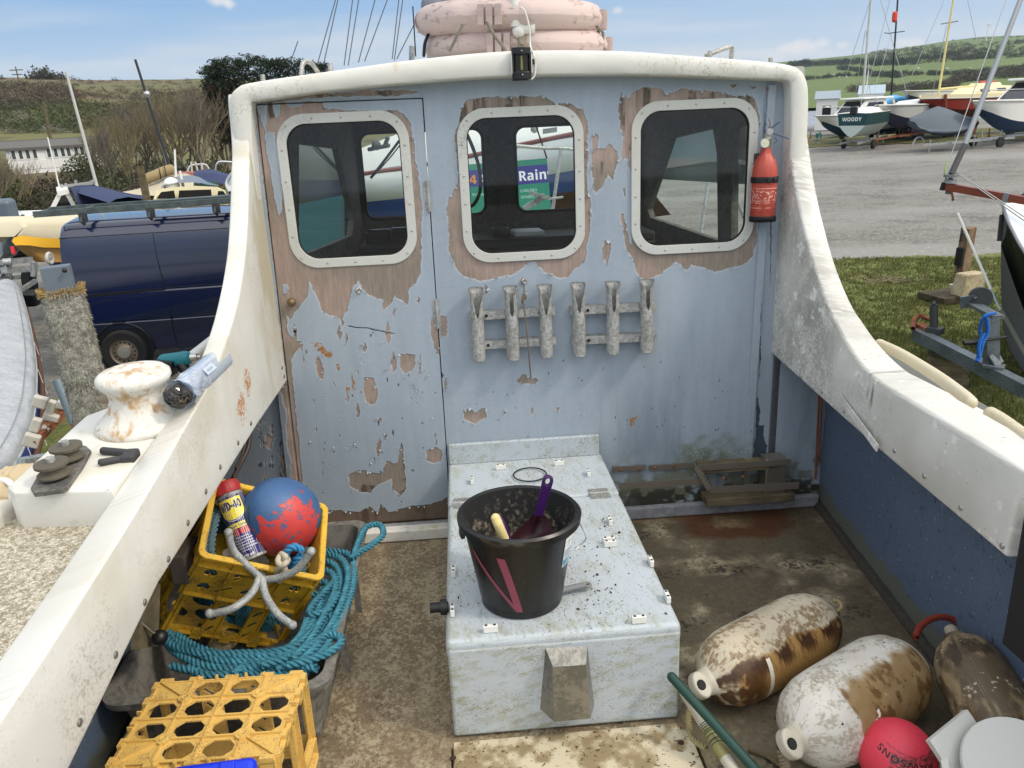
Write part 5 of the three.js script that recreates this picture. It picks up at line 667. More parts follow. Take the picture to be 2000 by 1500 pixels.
  if (style === 'posts') { const g = []; for (let i = 0; i <= nx; i++) for (const s of [-1, 1]) g.push(bx(cw * 0.36, 0.03, 0.012, clamp(-w / 2 + cw * i, -w / 2 + cw * 0.18, w / 2 - cw * 0.18), 0.014, s * (d / 2 + 0.005))); for (let j = 0; j <= nz; j++) for (const s of [-1, 1]) g.push(bx(0.012, 0.03, cd * 0.36, s * (w / 2 + 0.005), 0.014, clamp(-d / 2 + cd * j, -d / 2 + cd * 0.18, d / 2 - cd * 0.18))); for (const q of g) mesh('foot', q, mat, o); }
}
{
  const up = thingB('yellow_crate', 'yellow bottle crate holding the blue buoy, tilted on top of another crate', 'crate', [-0.717, 0.308, 0.723], [0.47, 0.036, -0.55], 'yellow plastic bottle crates'); crate(up, 0.326, 0.246, 0.211, G.yellow, 'heart');
  const lo = thingB('yellow_crate', 'yellow bottle crate with slotted posts tilted underneath in the grey tub', 'crate', [-0.849, 0.116, 0.65], [0.191, 0.37, -0.634], 'yellow plastic bottle crates'); crate(lo, 0.36, 0.272, 0.233, G.yellow, 'posts');
  const fl = thingB('yellow_crate', 'sun-faded yellow bottle crate standing upside down in the foreground', 'crate', [-0.63, 0.285, 1.35], [Math.PI, 0.03, 0], 'yellow plastic bottle crates'); crate(fl, 0.345, 0.265, 0.25, G.faded, 'posts');
  const dk = thingB('dark_rope', 'dark grey-blue rope coiled inside the upper yellow crate under the buoy', 'rope', [-0.717, 0.308, 0.723], [0.47, 0.036, -0.55]); { const r = rng(2), L = []; for (let k = 0; k < 12; k++) { const a = 0.143 - 0.014 * (k % 2) - 0.004 * r(), b = 0.103 - 0.012 * (k % 2), y = 0.022 + k * 0.0105; L.push(twist([[a, y, 0], [a, y, b * 0.7], [a * 0.7, y, b], [0, y + 0.004, b], [-a * 0.7, y, b], [-a, y, b * 0.7], [-a, y, -b * 0.7], [-a * 0.7, y, -b], [0, y, -b], [a * 0.7, y, -b], [a, y, -b * 0.7]], 0.0105, true, 0.05, 6)); } mesh('coil', L, M({ c: 0x4c666e, r: 0.9 }), dk); }
  // pear buoy in the upper crate
  const c = PBd(545, 1008, 2.34), bu = thingB('pear_buoy', 'blue buoy with worn red paint and rope eye in the yellow crate', 'buoy', c, [0.75, 0.1, 0.42]);
  const bm = M({ map: tex(768, 384, (u, v) => { let q = mix3([54, 88, 132], [66, 102, 148], S(0, u * 2, v)); q = mix3(q, [50, 62, 78], 0.8 * ss(0.52, 0.7, 0.5 * S(0, u * 2 + 0.3, v + 0.6) + 0.5 * S(1, u * 2, v)) * ss(0.65, 0.4, u)); const a = (u - 0.55) / 0.19, b = (v - 0.56) / 0.35, k = ss(1.15, 1.0, Math.hypot(a, b) + (S(1, u * 2, v * 1.2) - 0.5) * 1.1 + (S(2, u * 2, v) - 0.5) * 0.3); q = mix3(q, mix3([188, 52, 50], [208, 74, 68], S(0, u * 3, v * 2)), k * ss(0.72, 0.64, S(2, u * 1.2, v * 0.9))); return mix3(q, [64, 58, 52], 0.7 * ss(0.68, 0.74, S(4, u * 2, v) * 0.5 + 0.5 * S(2, u * 2, v))); }), r: 0.5, bump: [fineBump, 0.0005] });
  // axis: neck points down (-y) towards the viewer
  mesh('body', crease(lathe([[0, 0.128], [0.04, 0.121], [0.075, 0.094], [0.1, 0.064], [0.115, 0.025], [0.118, -0.01], [0.112, -0.05], [0.095, -0.088], [0.07, -0.112], [0.045, -0.125], [0, -0.13]], 64), 70), bm, bu, (x, y, z) => [Math.atan2(x, z) / 6.283 + 0.5, (y + 0.13) / 0.25]);
  mesh('neck', [crease(lathe([[0.052, -0.095], [0.04, -0.125], [0.03, -0.15], [0.026, -0.17], [0.0, -0.175]], 28), 60).scale(1.3, 1, 0.7).translate(0.01, 0.02, 0.035)], M({ c: 0x2f66a6, r: 0.5 }), bu);
  // spray can
  const p0 = PBd(496, 1090, 2.25), p1 = PBd(446, 962, 2.27), d = p1.clone().sub(p0).normalize(), Lc = 0.24, q0 = new THREE.Quaternion().setFromUnitVectors(V(0, 1, 0), d), e = new THREE.Euler().setFromQuaternion(q0.multiply(new THREE.Quaternion().setFromAxisAngle(V(0, 1, 0), 0.12)));
  const can = thingB('spray_can', 'blue and yellow spray can with red cap leaning in the yellow crate', 'spray can', p0, [e.x, e.y, e.z]), rc = 0.0385;
  const lb = canvasTex(1024, 768, (x, w, h) => { // wraps the can; the middle of the picture faces the viewer
    x.fillStyle = '#1d1a6a'; x.fillRect(0, 0, w, h); x.fillStyle = '#f5e14a'; x.beginPath(); x.moveTo(350, 40); x.lineTo(670, 40); x.lineTo(670, 180); x.quadraticCurveTo(670, 275, 510, 290); x.quadraticCurveTo(350, 275, 350, 180); x.closePath(); x.fill(); x.strokeStyle = '#fff'; x.lineWidth = 6; x.beginPath(); x.moveTo(370, 200); x.quadraticCurveTo(375, 292, 510, 305); x.quadraticCurveTo(645, 292, 650, 200); x.stroke();
    x.fillStyle = '#1d1a6a'; x.font = 'bold 96px sans-serif'; x.textAlign = 'center'; x.save(); x.translate(510, 168); x.scale(0.95, 1.35); x.fillText('WD-40', 0, 0); x.lineWidth = 7; x.strokeStyle = '#1d1a6a'; x.strokeText('WD-40', 0, 0); x.restore();
    x.fillStyle = '#f5e14a'; x.fillRect(370, 335, 280, 62); x.fillStyle = '#23206a'; x.font = 'bold 48px sans-serif'; x.fillText('Smart Straw', 510, 384); x.fillStyle = '#d8403c'; x.fillRect(370, 405, 132, 70); x.fillRect(518, 405, 132, 70); x.fillStyle = '#7c2020'; x.fillRect(410, 425, 50, 24); x.fillRect(560, 420, 30, 40);
    x.fillStyle = '#fff'; x.font = 'bold 25px sans-serif'; ['Stops Squeaks', 'Drives Out Moisture', 'Cleans and Protects', 'Loosens Rusted Parts', 'Frees Sticky Mechanisms', 'Lubricates'].forEach((t, i) => x.fillText(t, 510, 512 + i * 33)); x.font = 'bold 44px sans-serif'; x.fillText('450 ml', 510, 745); });
  mesh('body', new THREE.CylinderGeometry(rc, rc, Lc * 0.8, 48, 1, true).translate(0, Lc * 0.4 + 0.004, 0), M({ map: lb, r: 0.3, m: 0.1 }), can, (x, y, z) => [Math.atan2(x, z) / 6.283 + 0.5, (y - 0.004) / (Lc * 0.8)]);
  mesh('shoulder', crease(lathe([[0, 0], [rc, 0], [rc + 0.001, 0.004], [rc, 0.008], [rc, Lc * 0.8], [rc + 0.001, Lc * 0.805], [rc - 0.003, Lc * 0.835], [rc * 0.8, Lc * 0.86], [0, Lc * 0.87]], 40), 40), G.alu, can);
  mesh('cap', crease(lathe([[rc * 0.98, Lc * 0.835], [rc * 1.02, Lc * 0.86], [rc * 1.0, Lc * 0.93], [rc * 0.85, Lc * 0.985], [rc * 0.5, Lc], [0, Lc]], 36), 50).scale(1.15, 1, 1).translate(-0.005, 0.003, 0), M({ c: 0xa3272a, r: 0.5 }), can);
  // grapnel anchor hooked over the crate
  const gp = thingM('grapnel_anchor', 'galvanised folding grapnel anchor with four tines hanging on the yellow crate', 'anchor', PBd(508, 1128, 2.12)), P3 = (x, y, dd) => PBd(x, y, dd * 0.957);
  const gm = M({ map: T.galv, tile: 0.15, r: 0.65, m: 0.35, bump: [fineBump, 0.002] }), tine = (pts) => mB('tine', capTube(pts, 0.0102, 24, 10), gm, gp);
  tine([P3(508, 1128, 2.22), P3(482, 1103, 2.21), P3(456, 1075, 2.2), P3(446, 1040, 2.19)]); tine([P3(512, 1133, 2.22), P3(545, 1128, 2.2), P3(580, 1112, 2.18), P3(608, 1078, 2.16)]); tine([P3(506, 1130, 2.2), P3(492, 1158, 2.16), P3(455, 1188, 2.12), P3(410, 1200, 2.12)]); tine([P3(512, 1132, 2.2), P3(520, 1165, 2.16), P3(543, 1200, 2.12), P3(570, 1220, 2.12)]);
  mB('tine_tip', [[409, 1198, 2.118], [571, 1221, 2.118], [446, 1040, 2.188], [608, 1077, 2.158]].map(([x, y, z]) => { const p = P3(x, y, z); return sp(0.0122, 10, p.x, p.y, p.z).scale(1, 1, 1); }), gm, gp);
  mB('shank', [rod(P3(508, 1125, 2.24), P3(512, 1112, 2.4), 0.014, 0.014, 10)], gm, gp);
  const kn = thingM('knotted_cord', 'beige knotted cord tied to the grapnel anchor', 'rope', P3(552, 1105, 2.26)); mB('knot', [tube([P3(540, 1128, 2.28), P3(542, 1112, 2.24), P3(556, 1102, 2.22), P3(562, 1092, 2.25), P3(548, 1086, 2.24), P3(543, 1098, 2.22), P3(556, 1110, 2.23), P3(552, 1124, 2.24), P3(545, 1135, 2.26)], 0.0085, 60, 8), tube([P3(545, 1090, 2.25), P3(550, 1082, 2.24), P3(558, 1088, 2.23), P3(553, 1098, 2.24)], 0.0085, 24, 8)], G.cord, kn);
}
{ // blue rope heaped in the tub
  const o = thingM('blue_rope', 'coiled teal blue three-strand rope heaped in the grey tub', 'rope', [-0.6, 0.1, 0.8]), Y = (y) => (q) => q.map(([x, y2, dy]) => PB(x, y2, 'y', y + (dy || 0)));
  const L = [], add = (q, y, r = 0.0115) => L.push(twist(Y(y)(q), r));
  add([[640, 1075], [680, 1082], [692, 1110], [688, 1150], [670, 1200], [640, 1250], [600, 1290], [560, 1310]], 0.2);
  add([[630, 1080], [665, 1090], [680, 1120], [672, 1165], [650, 1215], [618, 1262], [580, 1298]], 0.215);
  add([[622, 1092], [655, 1105], [666, 1140], [648, 1190], [622, 1240], [590, 1285], [540, 1310]], 0.2);
  add([[618, 1112], [648, 1120], [655, 1150], [634, 1200], [606, 1250], [570, 1290]], 0.22);
  add([[616, 1135], [640, 1140], [640, 1175], [616, 1225], [585, 1268], [545, 1298], [480, 1306], [400, 1300], [345, 1275], [322, 1250]], 0.2);
  add([[612, 1160], [628, 1165], [616, 1205], [590, 1250], [556, 1282], [500, 1292], [420, 1288], [360, 1262], [330, 1235]], 0.205);
  add([[600, 1210], [588, 1240], [560, 1268], [520, 1280], [450, 1280], [390, 1266], [345, 1240]], 0.21);
  add([[630, 1150], [650, 1168], [640, 1200], [655, 1215], [640, 1260], [612, 1290]], 0.205);
  add([[645, 1140], [668, 1160], [660, 1200], [640, 1240], [615, 1290], [600, 1312], [560, 1318], [470, 1316], [400, 1318], [370, 1305]], 0.19);
  add([[560, 1300], [600, 1290], [640, 1275], [664, 1258], [664, 1244], [640, 1240], [610, 1258], [570, 1280], [510, 1300]], 0.22);
  add([[455, 1318], [480, 1300], [530, 1298], [590, 1300], [620, 1306]], 0.205);
  add([[690, 1090], [700, 1060], [716, 1030], [742, 1025], [748, 1045], [725, 1065], [700, 1080], [684, 1092]], 0.215);
  add([[320, 1240], [340, 1262], [400, 1276], [470, 1276], [540, 1272], [590, 1252], [630, 1210]], 0.215);
  add([[335, 1300], [380, 1310], [440, 1308], [520, 1310], [580, 1306]], 0.19);
  add([[658, 1130], [640, 1150], [612, 1180], [606, 1200], [640, 1190], [660, 1160]], 0.22);
  const wav = rng(3); for (let k = 0; k < 8; k++) { const s = k * 5; add([[650 + wav() * 30, 1110 + s], [668 + wav() * 14, 1150 + s], [640 + wav() * 20, 1205 + s], [612 + wav() * 18, 1250 + s * 0.8], [580 + wav() * 22, 1288 + wav() * 10]], 0.16 - wav() * 0.05); }
  mB('coil', L, G.rope, o);
  const b = thingM('blue_hank', 'tied hank of blue rope stuffed inside the lower yellow crate', 'rope', PBd(460, 1195, 2.5)), Hk = [], PH = (x, y, d) => PBd(x, y, d * 1.13); const w2 = rng(8);
  for (let k = 0; k < 11; k++) { const y = 1168 + k * 5; Hk.push(twist([PH(378 + w2() * 8, y - 8 + w2() * 6, 2.24), PH(420, y + 4, 2.19 + w2() * 0.02), PH(462, y + 14 + w2() * 5, 2.2 + w2() * 0.03), PH(505, y + 22, 2.19 + w2() * 0.02), PH(540 + w2() * 10, y + 26 + w2() * 6, 2.25)], 0.011)); }
  for (let k = 0; k < 3; k++) Hk.push(twist([PH(470 + k * 9, 1180, 2.18), PH(465 + k * 8, 1210, 2.165), PH(462 + k * 9, 1250, 2.19)], 0.011));
  mB('hank', Hk, G.rope, b);
  const c = thingM('blue_rope_end', 'short bright blue rope tied through the neck of the blue buoy', 'rope', PBd(575, 1080, 2.182)); mB('loop', [twist([PBd(590, 1076, 2.153), PBd(576, 1068, 2.144), PBd(562, 1074, 2.144), PBd(559, 1090, 2.163), PBd(566, 1108, 2.201)], 0.011), twist([PBd(590, 1086, 2.172), PBd(580, 1092, 2.172), PBd(572, 1108, 2.192)], 0.011)], M({ c: 0x2f7fae, r: 0.8 }), c);
  const st = thingM('stone_sinker', 'grey stone weight lying in the lower yellow crate', 'stone', PBd(437, 1252, 2.4)); mB('stone', warp(norm(sp(0.04, 14)), (x, y, z) => { const k = 1 + 0.3 * (S(0, x * 4 + 0.5, z * 4 + y * 3) - 0.5); return [x * k * 1.2 + st.at.x, y * k * 0.7 + st.at.y, z * k + st.at.z]; }), G.concrete, st);
}
{ // blue plastic lid at the bottom edge of the view
  const p = PBd(412, 1540, 1.52), o = thingB('plastic_tray', 'bright blue plastic tray in front of the upside-down crate', 'tray', p, [0.35, 0.06, -0.03]); mesh('tray_shell', rb(0.17, 0.035, 0.1, 0.016, 0, 0, 0), M({ c: 0x0b2fd0, r: 0.35 }), o); mesh('moulded_tab', rb(0.03, 0.008, 0.02, 0.003, 0.03, 0.018, -0.03), M({ c: 0x0b2fd0, r: 0.35 }), o);
}
{ // fenders
  const fender = (name, label, a, b, R, mp, roll, eyeAtB, grp) => { // a: near end (eye), b: far end, both on the axis
    a = to(a); b = to(b); const d = b.clone().sub(a), L = d.length(), y = d.clone().normalize(), z = V(0, 1, 0).addScaledVector(y, -y.y).normalize(), x = y.clone().cross(z); const m = new THREE.Matrix4().makeBasis(x, y, z), e = new THREE.Euler().setFromRotationMatrix(m);
    const o = thingB(name, label, 'fender', a, [e.x, e.y, e.z], grp), pr = [[0.0, 0.012], [0.03, 0.014], [R * 0.42, 0.03], [R * 0.72, 0.055], [R * 0.9, 0.09], [R * 0.985, 0.13], [R, 0.17], [R, L - 0.17], [R * 0.985, L - 0.13], [R * 0.9, L - 0.09], [R * 0.72, L - 0.055], [R * 0.42, L - 0.03], [0.03, L - 0.014], [0, L - 0.012]];
    mesh('body', crease(lathe(pr, 56), 80), M({ map: mp, r: 0.42, bump: [fineBump, 0.0006] }), o, (X, Y, Z) => [((Math.atan2(X, Z) + roll) / 6.283 + 1) % 1, Y / L]);
    const eye = new THREE.Shape(); eye.absellipse(0, 0, 0.052, 0.036, 0, Math.PI * 2); const hl = new THREE.Path(); hl.absarc(0, -0.006, 0.015, 0, Math.PI * 2); eye.holes.push(hl);
    const mkEye = (s) => [PR(ext(eye, 0.018, 0.008, 4, 16), 0, s > 0 ? L + 0.002 : -0.002, 0.01, 0, 0, s > 0 ? Math.PI : 0), crease(lathe([[0.05, 0.06], [0.045, 0.03], [0.03, 0.0], [0, -0.008]], 24), 60).scale(1.15, 1, 0.62).translate(0, s > 0 ? L - 0.04 : 0.0, 0.012)];
    const ry = 0.75, tw = (q) => q.map((k) => norm(k).scale(0.68, 0.7, 0.9).rotateY(ry).translate(0, -0.014, 0)); mesh('eye', tw(mkEye(-1)), M({ c: 0xd2cec4, r: 0.45, map: T.gel }), o); mesh('eye_bush', tw([PR(new THREE.TorusGeometry(0.0185, 0.006, 8, 24), 0, -0.008, 0.024).scale(1, 1, 1.2), cy(0.0155, 0.0155, 0.05, 20, 0, -0.008, 0.012, Math.PI / 2)]), G.rubber, o);
    return { o, L, toLocal: (p) => p.clone().applyMatrix4(BM).sub(o.position).applyQuaternion(o.quaternion.clone().invert()) };
  };
  const t1 = tex(1024, 512, (u, v) => { let c = mix3([206, 198, 180], [176, 162, 136], S(0, u * 2, v)); c = mix3(c, [120, 98, 70], 0.8 * ss(0.5, 0.66, 0.5 * S(1, u * 2, v) + 0.5 * S(2, u * 2, v * 2))); const lo = ss(0.535, 0.56, u + 0.05 * (S(1, u * 2, v * 3) - 0.5) + 0.02 * (S(2, u, v * 3) - 0.5) - 0.03 * ss(0.6, 0.9, v)); c = mix3(c, mix3([176, 142, 88], [150, 112, 62], S(0, u * 2, v * 2)), lo * ss(0.1, 0.13, v)); const drip = lo * ss(0.62, 0.56, u - 0.07 * S(3, v * 9, 0.3)) * ss(0.35, 0.55, S(3, u * 1.5, v * 6)); c = mix3(c, [58, 34, 16], 0.92 * drip); c = mix3(c, [52, 32, 16], 0.85 * lo * ss(0.7, 0.85, v) * ss(0.35, 0.55, S(1, u * 3, v * 3))); c = mix3(c, [66, 40, 18], 0.85 * lo * ss(0.3, 0.2, v) * ss(0.4, 0.55, S(1, u * 2, v * 3))); if (Math.abs(v - 0.29) < 0.012 && u > 0.57) c = [222, 216, 200]; return c.map((q) => q - 26 * ss(0.62, 0.72, S(4, u * 2, v) * 0.6 + 0.4 * S(2, u * 3, v))); });
  const t2 = tex(1024, 512, (u, v) => { let c = mix3([216, 213, 206], [196, 190, 178], S(0, u * 2, v)); const k = ss(0.41, 0.45, u + 0.05 * (S(1, u * 2, v * 3) - 0.5)) * ss(0.24, 0.255, v + 0.02 * (S(1, u * 3, v) - 0.5)) * ss(0.86, 0.85, v - 0.03 * ss(0.5, 0.6, u)); c = mix3(c, mix3([152, 124, 80], [126, 98, 58], S(0, u * 3, v * 3)), k * (0.75 + 0.25 * S(1, u * 4, v * 4))); c = mix3(c, [150, 140, 120], (1 - k) * 0.7 * ss(0.48, 0.66, 0.5 * S(1, u * 3, v * 2) + 0.5 * S(2, u * 3, v * 3))); c = mix3(c, [84, 58, 30], k * 0.6 * ss(0.5, 0.68, S(1, u * 3, v * 3))); const pl = ss(0.62, 0.66, S(0, u * 5, v * 4)) * ss(0.22, 0.3, v) * ss(0.5, 0.42, v) * ss(0.47, 0.5, u) * ss(0.68, 0.62, u); c = mix3(c, [232, 229, 222], pl); c = mix3(c, [30, 26, 22], 0.9 * ss(0.72, 0.75, 0.5 * S(2, u * 2, v) + 0.5 * S(4, u, v))); return c; });
  const t3 = tex(512, 512, (u, v) => { let c = mix3([146, 128, 98], [92, 78, 58], ss(0.35, 0.6, S(1, u * 2, v))); c = mix3(c, [58, 46, 34], 0.8 * ss(0.5, 0.66, S(3, u * 3, v * 2))); return mix3(c, [206, 196, 172], 0.8 * ss(0.64, 0.7, S(2, u * 2, v * 2) * 0.6 + 0.4 * S(3, u, v * 3))); });
  const f1 = fender('boat_fender', 'long white fender with dark brown drips, nearest the engine box', [0.562, 0.107, 1.17], [1.045, 0.107, 0.91], 0.105, t1, 2.67, 0, 'cylindrical boat fenders on the cockpit floor');
  const f2 = fender('boat_fender', 'long white fender with a broad brown stained patch in the middle', [0.703, 0.116, 1.405], [1.155, 0.116, 1.155], 0.115, t2, 2.42, 0, 'cylindrical boat fenders on the cockpit floor');
  const f3 = fender('boat_fender', 'grubby brown fender standing in the starboard corner', [1.17, 0.1, 1.62], [1.245, 0.2, 1.17], 0.09, t3, 0.5, 0, 'cylindrical boat fenders on the cockpit floor');
  mesh('end_cap', cy(0.016, 0.02, 0.04, 12, 0, f3.L + 0.0, 0.0), M({ c: 0x9c9484, r: 0.7 }), f3.o);
  const e1 = [[1358, 1322], [1362, 1340], [1352, 1360], [1345, 1400], [1352, 1440], [1380, 1462]], rp = (q, r, f, y, nm, col) => mesh(nm, twist(q.map(([x, yy, dy]) => f.toLocal(PB(x, yy, 'y', y - (dy || 0)))), r, false, 0.03, 7), M({ c: col, r: 0.95 }), f.o);
  rp(e1.map((p, i) => [...p, Math.min(0.09, i * 0.03)]), 0.009, f1, 0.115, 'rope_tail', 0x8f8560); rp([[1628, 1172], [1640, 1176], [1644, 1186], [1636, 1196]], 0.006, f1, 0.12, 'rope_loop', 0x9a8a66);
  rp([[1540, 1434, 0], [1534, 1452, 0.01], [1528, 1470, 0.03], [1534, 1500, 0.07], [1536, 1540, 0.1]], 0.013, f2, 0.12, 'rope_tail', 0x8a7c66);
  mesh('rope_loop', twist([[1788, 1245, 1.14], [1800, 1222, 1.1], [1830, 1206, 1.08], [1860, 1210, 1.08], [1876, 1232, 1.1], [1882, 1262, 1.14], [1888, 1290, 1.17]].map(([x, y, z]) => f3.toLocal(PB(x, y, 'z', z))), 0.0095, false, 0.03, 8), M({ c: 0x7a2c1c, r: 0.9 }), f3.o);
  rp([[1460, 1462], [1495, 1475], [1520, 1492], [1545, 1510]], 0.006, f2, 0.01, 'thin_line', 0x6a5c44);
  // pink pellet buoy, lettering upside down as it lies
  const pc = PBd(1752, 1478, 1.79), pk = thingB('pink_buoy', 'round pink-red buoy with upside-down black lettering beside the fenders', 'buoy', pc, [0, 0, 0]), pt = canvasTex(1024, 512, (x, w, h) => { x.fillStyle = '#d2384c'; x.fillRect(0, 0, w, h); const r = rng(4); for (let i = 0; i < 2200; i++) { x.fillStyle = r() < 0.5 ? 'rgba(90,40,44,' + r() * 0.35 + ')' : 'rgba(240,110,120,' + r() * 0.3 + ')'; x.fillRect(r() * w, r() * h, 1 + r() * 12, 1 + r() * 4); } x.fillStyle = 'rgba(74,50,44,0.5)'; for (let i = 0; i < 300; i++) { const a = r() * r(); x.fillRect(380 + r() * 300, 130 + a * 60 + r() * 26, 4 + r() * 18, 2 + r() * 5); x.fillRect(360 + r() * 360, 330 + r() * 130, 3 + r() * 16, 1 + r() * 4); } x.save(); x.translate(455, 150); x.rotate(Math.PI + 0.2); x.scale(1.6, 1); x.fillStyle = '#2a1418'; x.font = 'bold 40px sans-serif'; x.textAlign = 'center'; x.fillText('RAWSONS', 0, 0); x.font = '14px sans-serif'; x.fillText('WAVE ROAD YARD 0UTFIT', 0, 26); x.restore(); });
  mesh('ball', new THREE.SphereGeometry(0.085, 48, 32), M({ map: pt, r: 0.5 }), pk, (x, y, z) => [Math.atan2(x, z) / 6.283 + 0.5, Math.asin(clamp(y / 0.085, -1, 1)) / Math.PI + 0.5]); mesh('boss', cy(0.02, 0.028, 0.05, 16, 0.0, -0.085, 0.0), M({ c: 0xb02c40, r: 0.6 }), pk);
  // boat-hook poles
  const gpn = thingM('green_pole', 'dark green metal pole lying across the deck beside the engine box', 'pole', PB(1312, 1324, 'y', 0.2)); mB('shaft', [rod(PB(1312, 1322, 'y', 0.17), PB(1490, 1520, 'y', 0.05), 0.0125, 0.0125, 14), sp(0.0125, 10, ...PB(1312, 1322, 'y', 0.17).toArray())], M({ c: 0x0b3a32, r: 0.5, bump: [fineBump, 0.0004] }), gpn);
  const wp = thingM('alloy_pole', 'grey alloy pole with worn dark lettering beside the green pole', 'pole', PB(1345, 1370, 'y', 0.03)), wa = PB(1338, 1352, 'y', 0.1), wb = PB(1448, 1530, 'y', 0.03), wt = canvasTex(512, 64, (x, w, h) => { x.fillStyle = '#b9b4a4'; x.fillRect(0, 0, w, h); x.fillStyle = '#8f8a58'; x.fillRect(220, 0, 160, h); x.fillStyle = '#2b3a34'; x.font = 'bold 36px sans-serif'; x.fillText('POSEAS', 190, 46); });
  mB('shaft', rod(wa, wb, 0.016, 0.016, 18), M({ map: wt, r: 0.5, m: 0.2 }), wp, (x, y, z) => { const p = V(x, y, z), k = p.clone().sub(wa).dot(wb.clone().sub(wa)) / wb.distanceToSquared(wa); return [k, (z - mix(wa.z, wb.z, k)) * 14 + 0.5]; });
  // white bucket with a disc and a plastic bracket
  const wbk = thingB('white_bucket', 'white plastic bucket holding white discs in the near right corner', 'bucket', [1.06, 0.02, 1.72], [0, 0.3, 0.06]); mesh('body', crease(lathe([[0, 0], [0.13, 0], [0.15, 0.24], [0.16, 0.242], [0.16, 0.256], [0.147, 0.256], [0.127, 0.01], [0, 0.01]], 48), 40), G.dullwhite, wbk);
  const ds = thingB('white_disc', 'round white plastic lid lying in the white bucket', 'lid', PBd(1992, 1512, 1.52), [0.5, -0.1, 0.12]); mesh('disc', crease(lathe([[0, 0], [0.1, 0], [0.108, 0.006], [0.106, 0.014], [0.096, 0.012], [0, 0.01]], 48), 40), G.dullwhite, ds);
  const br = thingM('plastic_bracket', 'white plastic bracket plate with one bolt standing in the white bucket', 'bracket', PBd(1880, 1440, 1.6)), c4 = [PBd(1816, 1446, 1.58), PBd(1890, 1386, 1.62), PBd(1932, 1447, 1.6), PBd(1862, 1516, 1.55)], nn = c4[1].clone().sub(c4[0]).cross(c4[2].clone().sub(c4[0])).normalize().multiplyScalar(-0.014), bk = c4.map((p) => p.clone().sub(nn.clone().multiplyScalar(nn.z > 0 ? 1 : -1)));
  mB('plate', [grid([[c4[0], c4[1]], [c4[3], c4[2]]]), grid([[bk[0], bk[1]], [bk[3], bk[2]]]), ...[0, 1, 2, 3].map((i) => grid([[c4[i], c4[(i + 1) % 4]], [bk[i], bk[(i + 1) % 4]]]))], G.dullwhite, br); const bp = PBd(1911, 1436, 1.6); mB('bolt', [sp(0.009, 12, bp.x, bp.y, bp.z), cy(0.013, 0.013, 0.003, 16, bp.x, bp.y, bp.z, 1.0)], steel, br);
}
{ // things on the port coaming: roll of clear film and a cordless drill
  const a = PB(352, 770, 'x', -0.722), b = PB(430, 702, 'x', -0.722), o = thingM('film_roll', 'roll of clear crumpled plastic film lying on the left coaming', 'plastic roll', a), d = b.clone().sub(a), L = d.length(), r = rng(12);
  const g = norm(alignY(crease(new THREE.CylinderGeometry(0.036, 0.038, L, 40, 24, true), 70).translate(0, L / 2, 0), a, b)); const cr = warp(g, (x, y, z) => { const p = V(x, y, z), k = clamp(p.clone().sub(a).dot(d) / (L * L)), c = a.clone().addScaledVector(d, k), n = p.clone().sub(c), w = 1 + 0.22 * (1 - ss(0.1, 0.5, k)) * (S(2, k * 0.4 + n.x * 1.5, n.y * 2 + n.z) - 0.5) * 2; p.copy(c).addScaledVector(n, w); return [p.x, p.y, p.z]; });
  mB('film', cr, M({ c: 0xd9e2ee, r: 0.12, phys: { transmission: 0.45, thickness: 0, clearcoat: 1, clearcoatRoughness: 0.05 } }), o);
  mB('core', rod(a.clone().lerp(b, 0.03), a.clone().lerp(b, 0.97), 0.027, 0.029, 28), M({ c: 0xb4c4d8, r: 0.25, m: 0.3 }), o); const k = a.clone().addScaledVector(d, -0.03); mB('dark_end', [warp(norm(sp(0.034, 18)), (x, y, z) => { const q = 1 + 0.5 * (S(1, x * 6, y * 6 + z * 4) - 0.5); return [k.x + x * q, k.y + y * q, k.z + z * q]; })], M({ map: T.blackdirt, tile: 0.1, r: 0.15 }), o);
  const lt = canvasTex(256, 64, (x, w, h) => { x.clearRect(0, 0, w, h); x.fillStyle = '#c4d0de'; x.fillRect(0, 0, w, h); x.fillStyle = '#3c4450'; x.font = '34px sans-serif'; x.save(); x.scale(1, 1); x.fillText('radioguod', 40, 44); x.restore(); });
  const lp = a.clone().lerp(b, 0.42), q = PBd(388, 742, 2.36); const lm = new THREE.PlaneGeometry(0.075, 0.02); const y = d.clone().normalize(), nrm = frameB.C.clone().sub(lp).addScaledVector(y, -frameB.C.clone().sub(lp).dot(y)).normalize(); lm.applyMatrix4(new THREE.Matrix4().makeBasis(y.clone(), nrm.clone().cross(y), nrm).setPosition(lp.clone().addScaledVector(nrm, 0.042))); mB('printed_patch', lm, M({ map: lt, r: 0.3 }), o);
  const dr = thingM('cordless_drill', 'teal and black cordless drill lying behind the plastic film roll', 'drill', PBd(345, 710, 2.75)), P = (x, yy, z = 2.75) => PBd(x, yy, z), teal = M({ c: 0x0f6f7a, r: 0.45 });
  mB('body', [capTube([P(322, 706), P(345, 703), P(362, 700)], 0.027, 12, 14)], teal, dr); mB('battery', [beam(P(312, 712), P(345, 716), 0.08, 0.05)], G.black, dr); mB('chuck', [rod(P(360, 700), P(385, 697), 0.02, 0.012, 14), rod(P(385, 697), P(392, 697), 0.006, 0.006, 8)], G.steel, dr); mB('grip', [capTube([P(350, 706), P(362, 722)], 0.02, 8, 10)], G.black, dr);
}
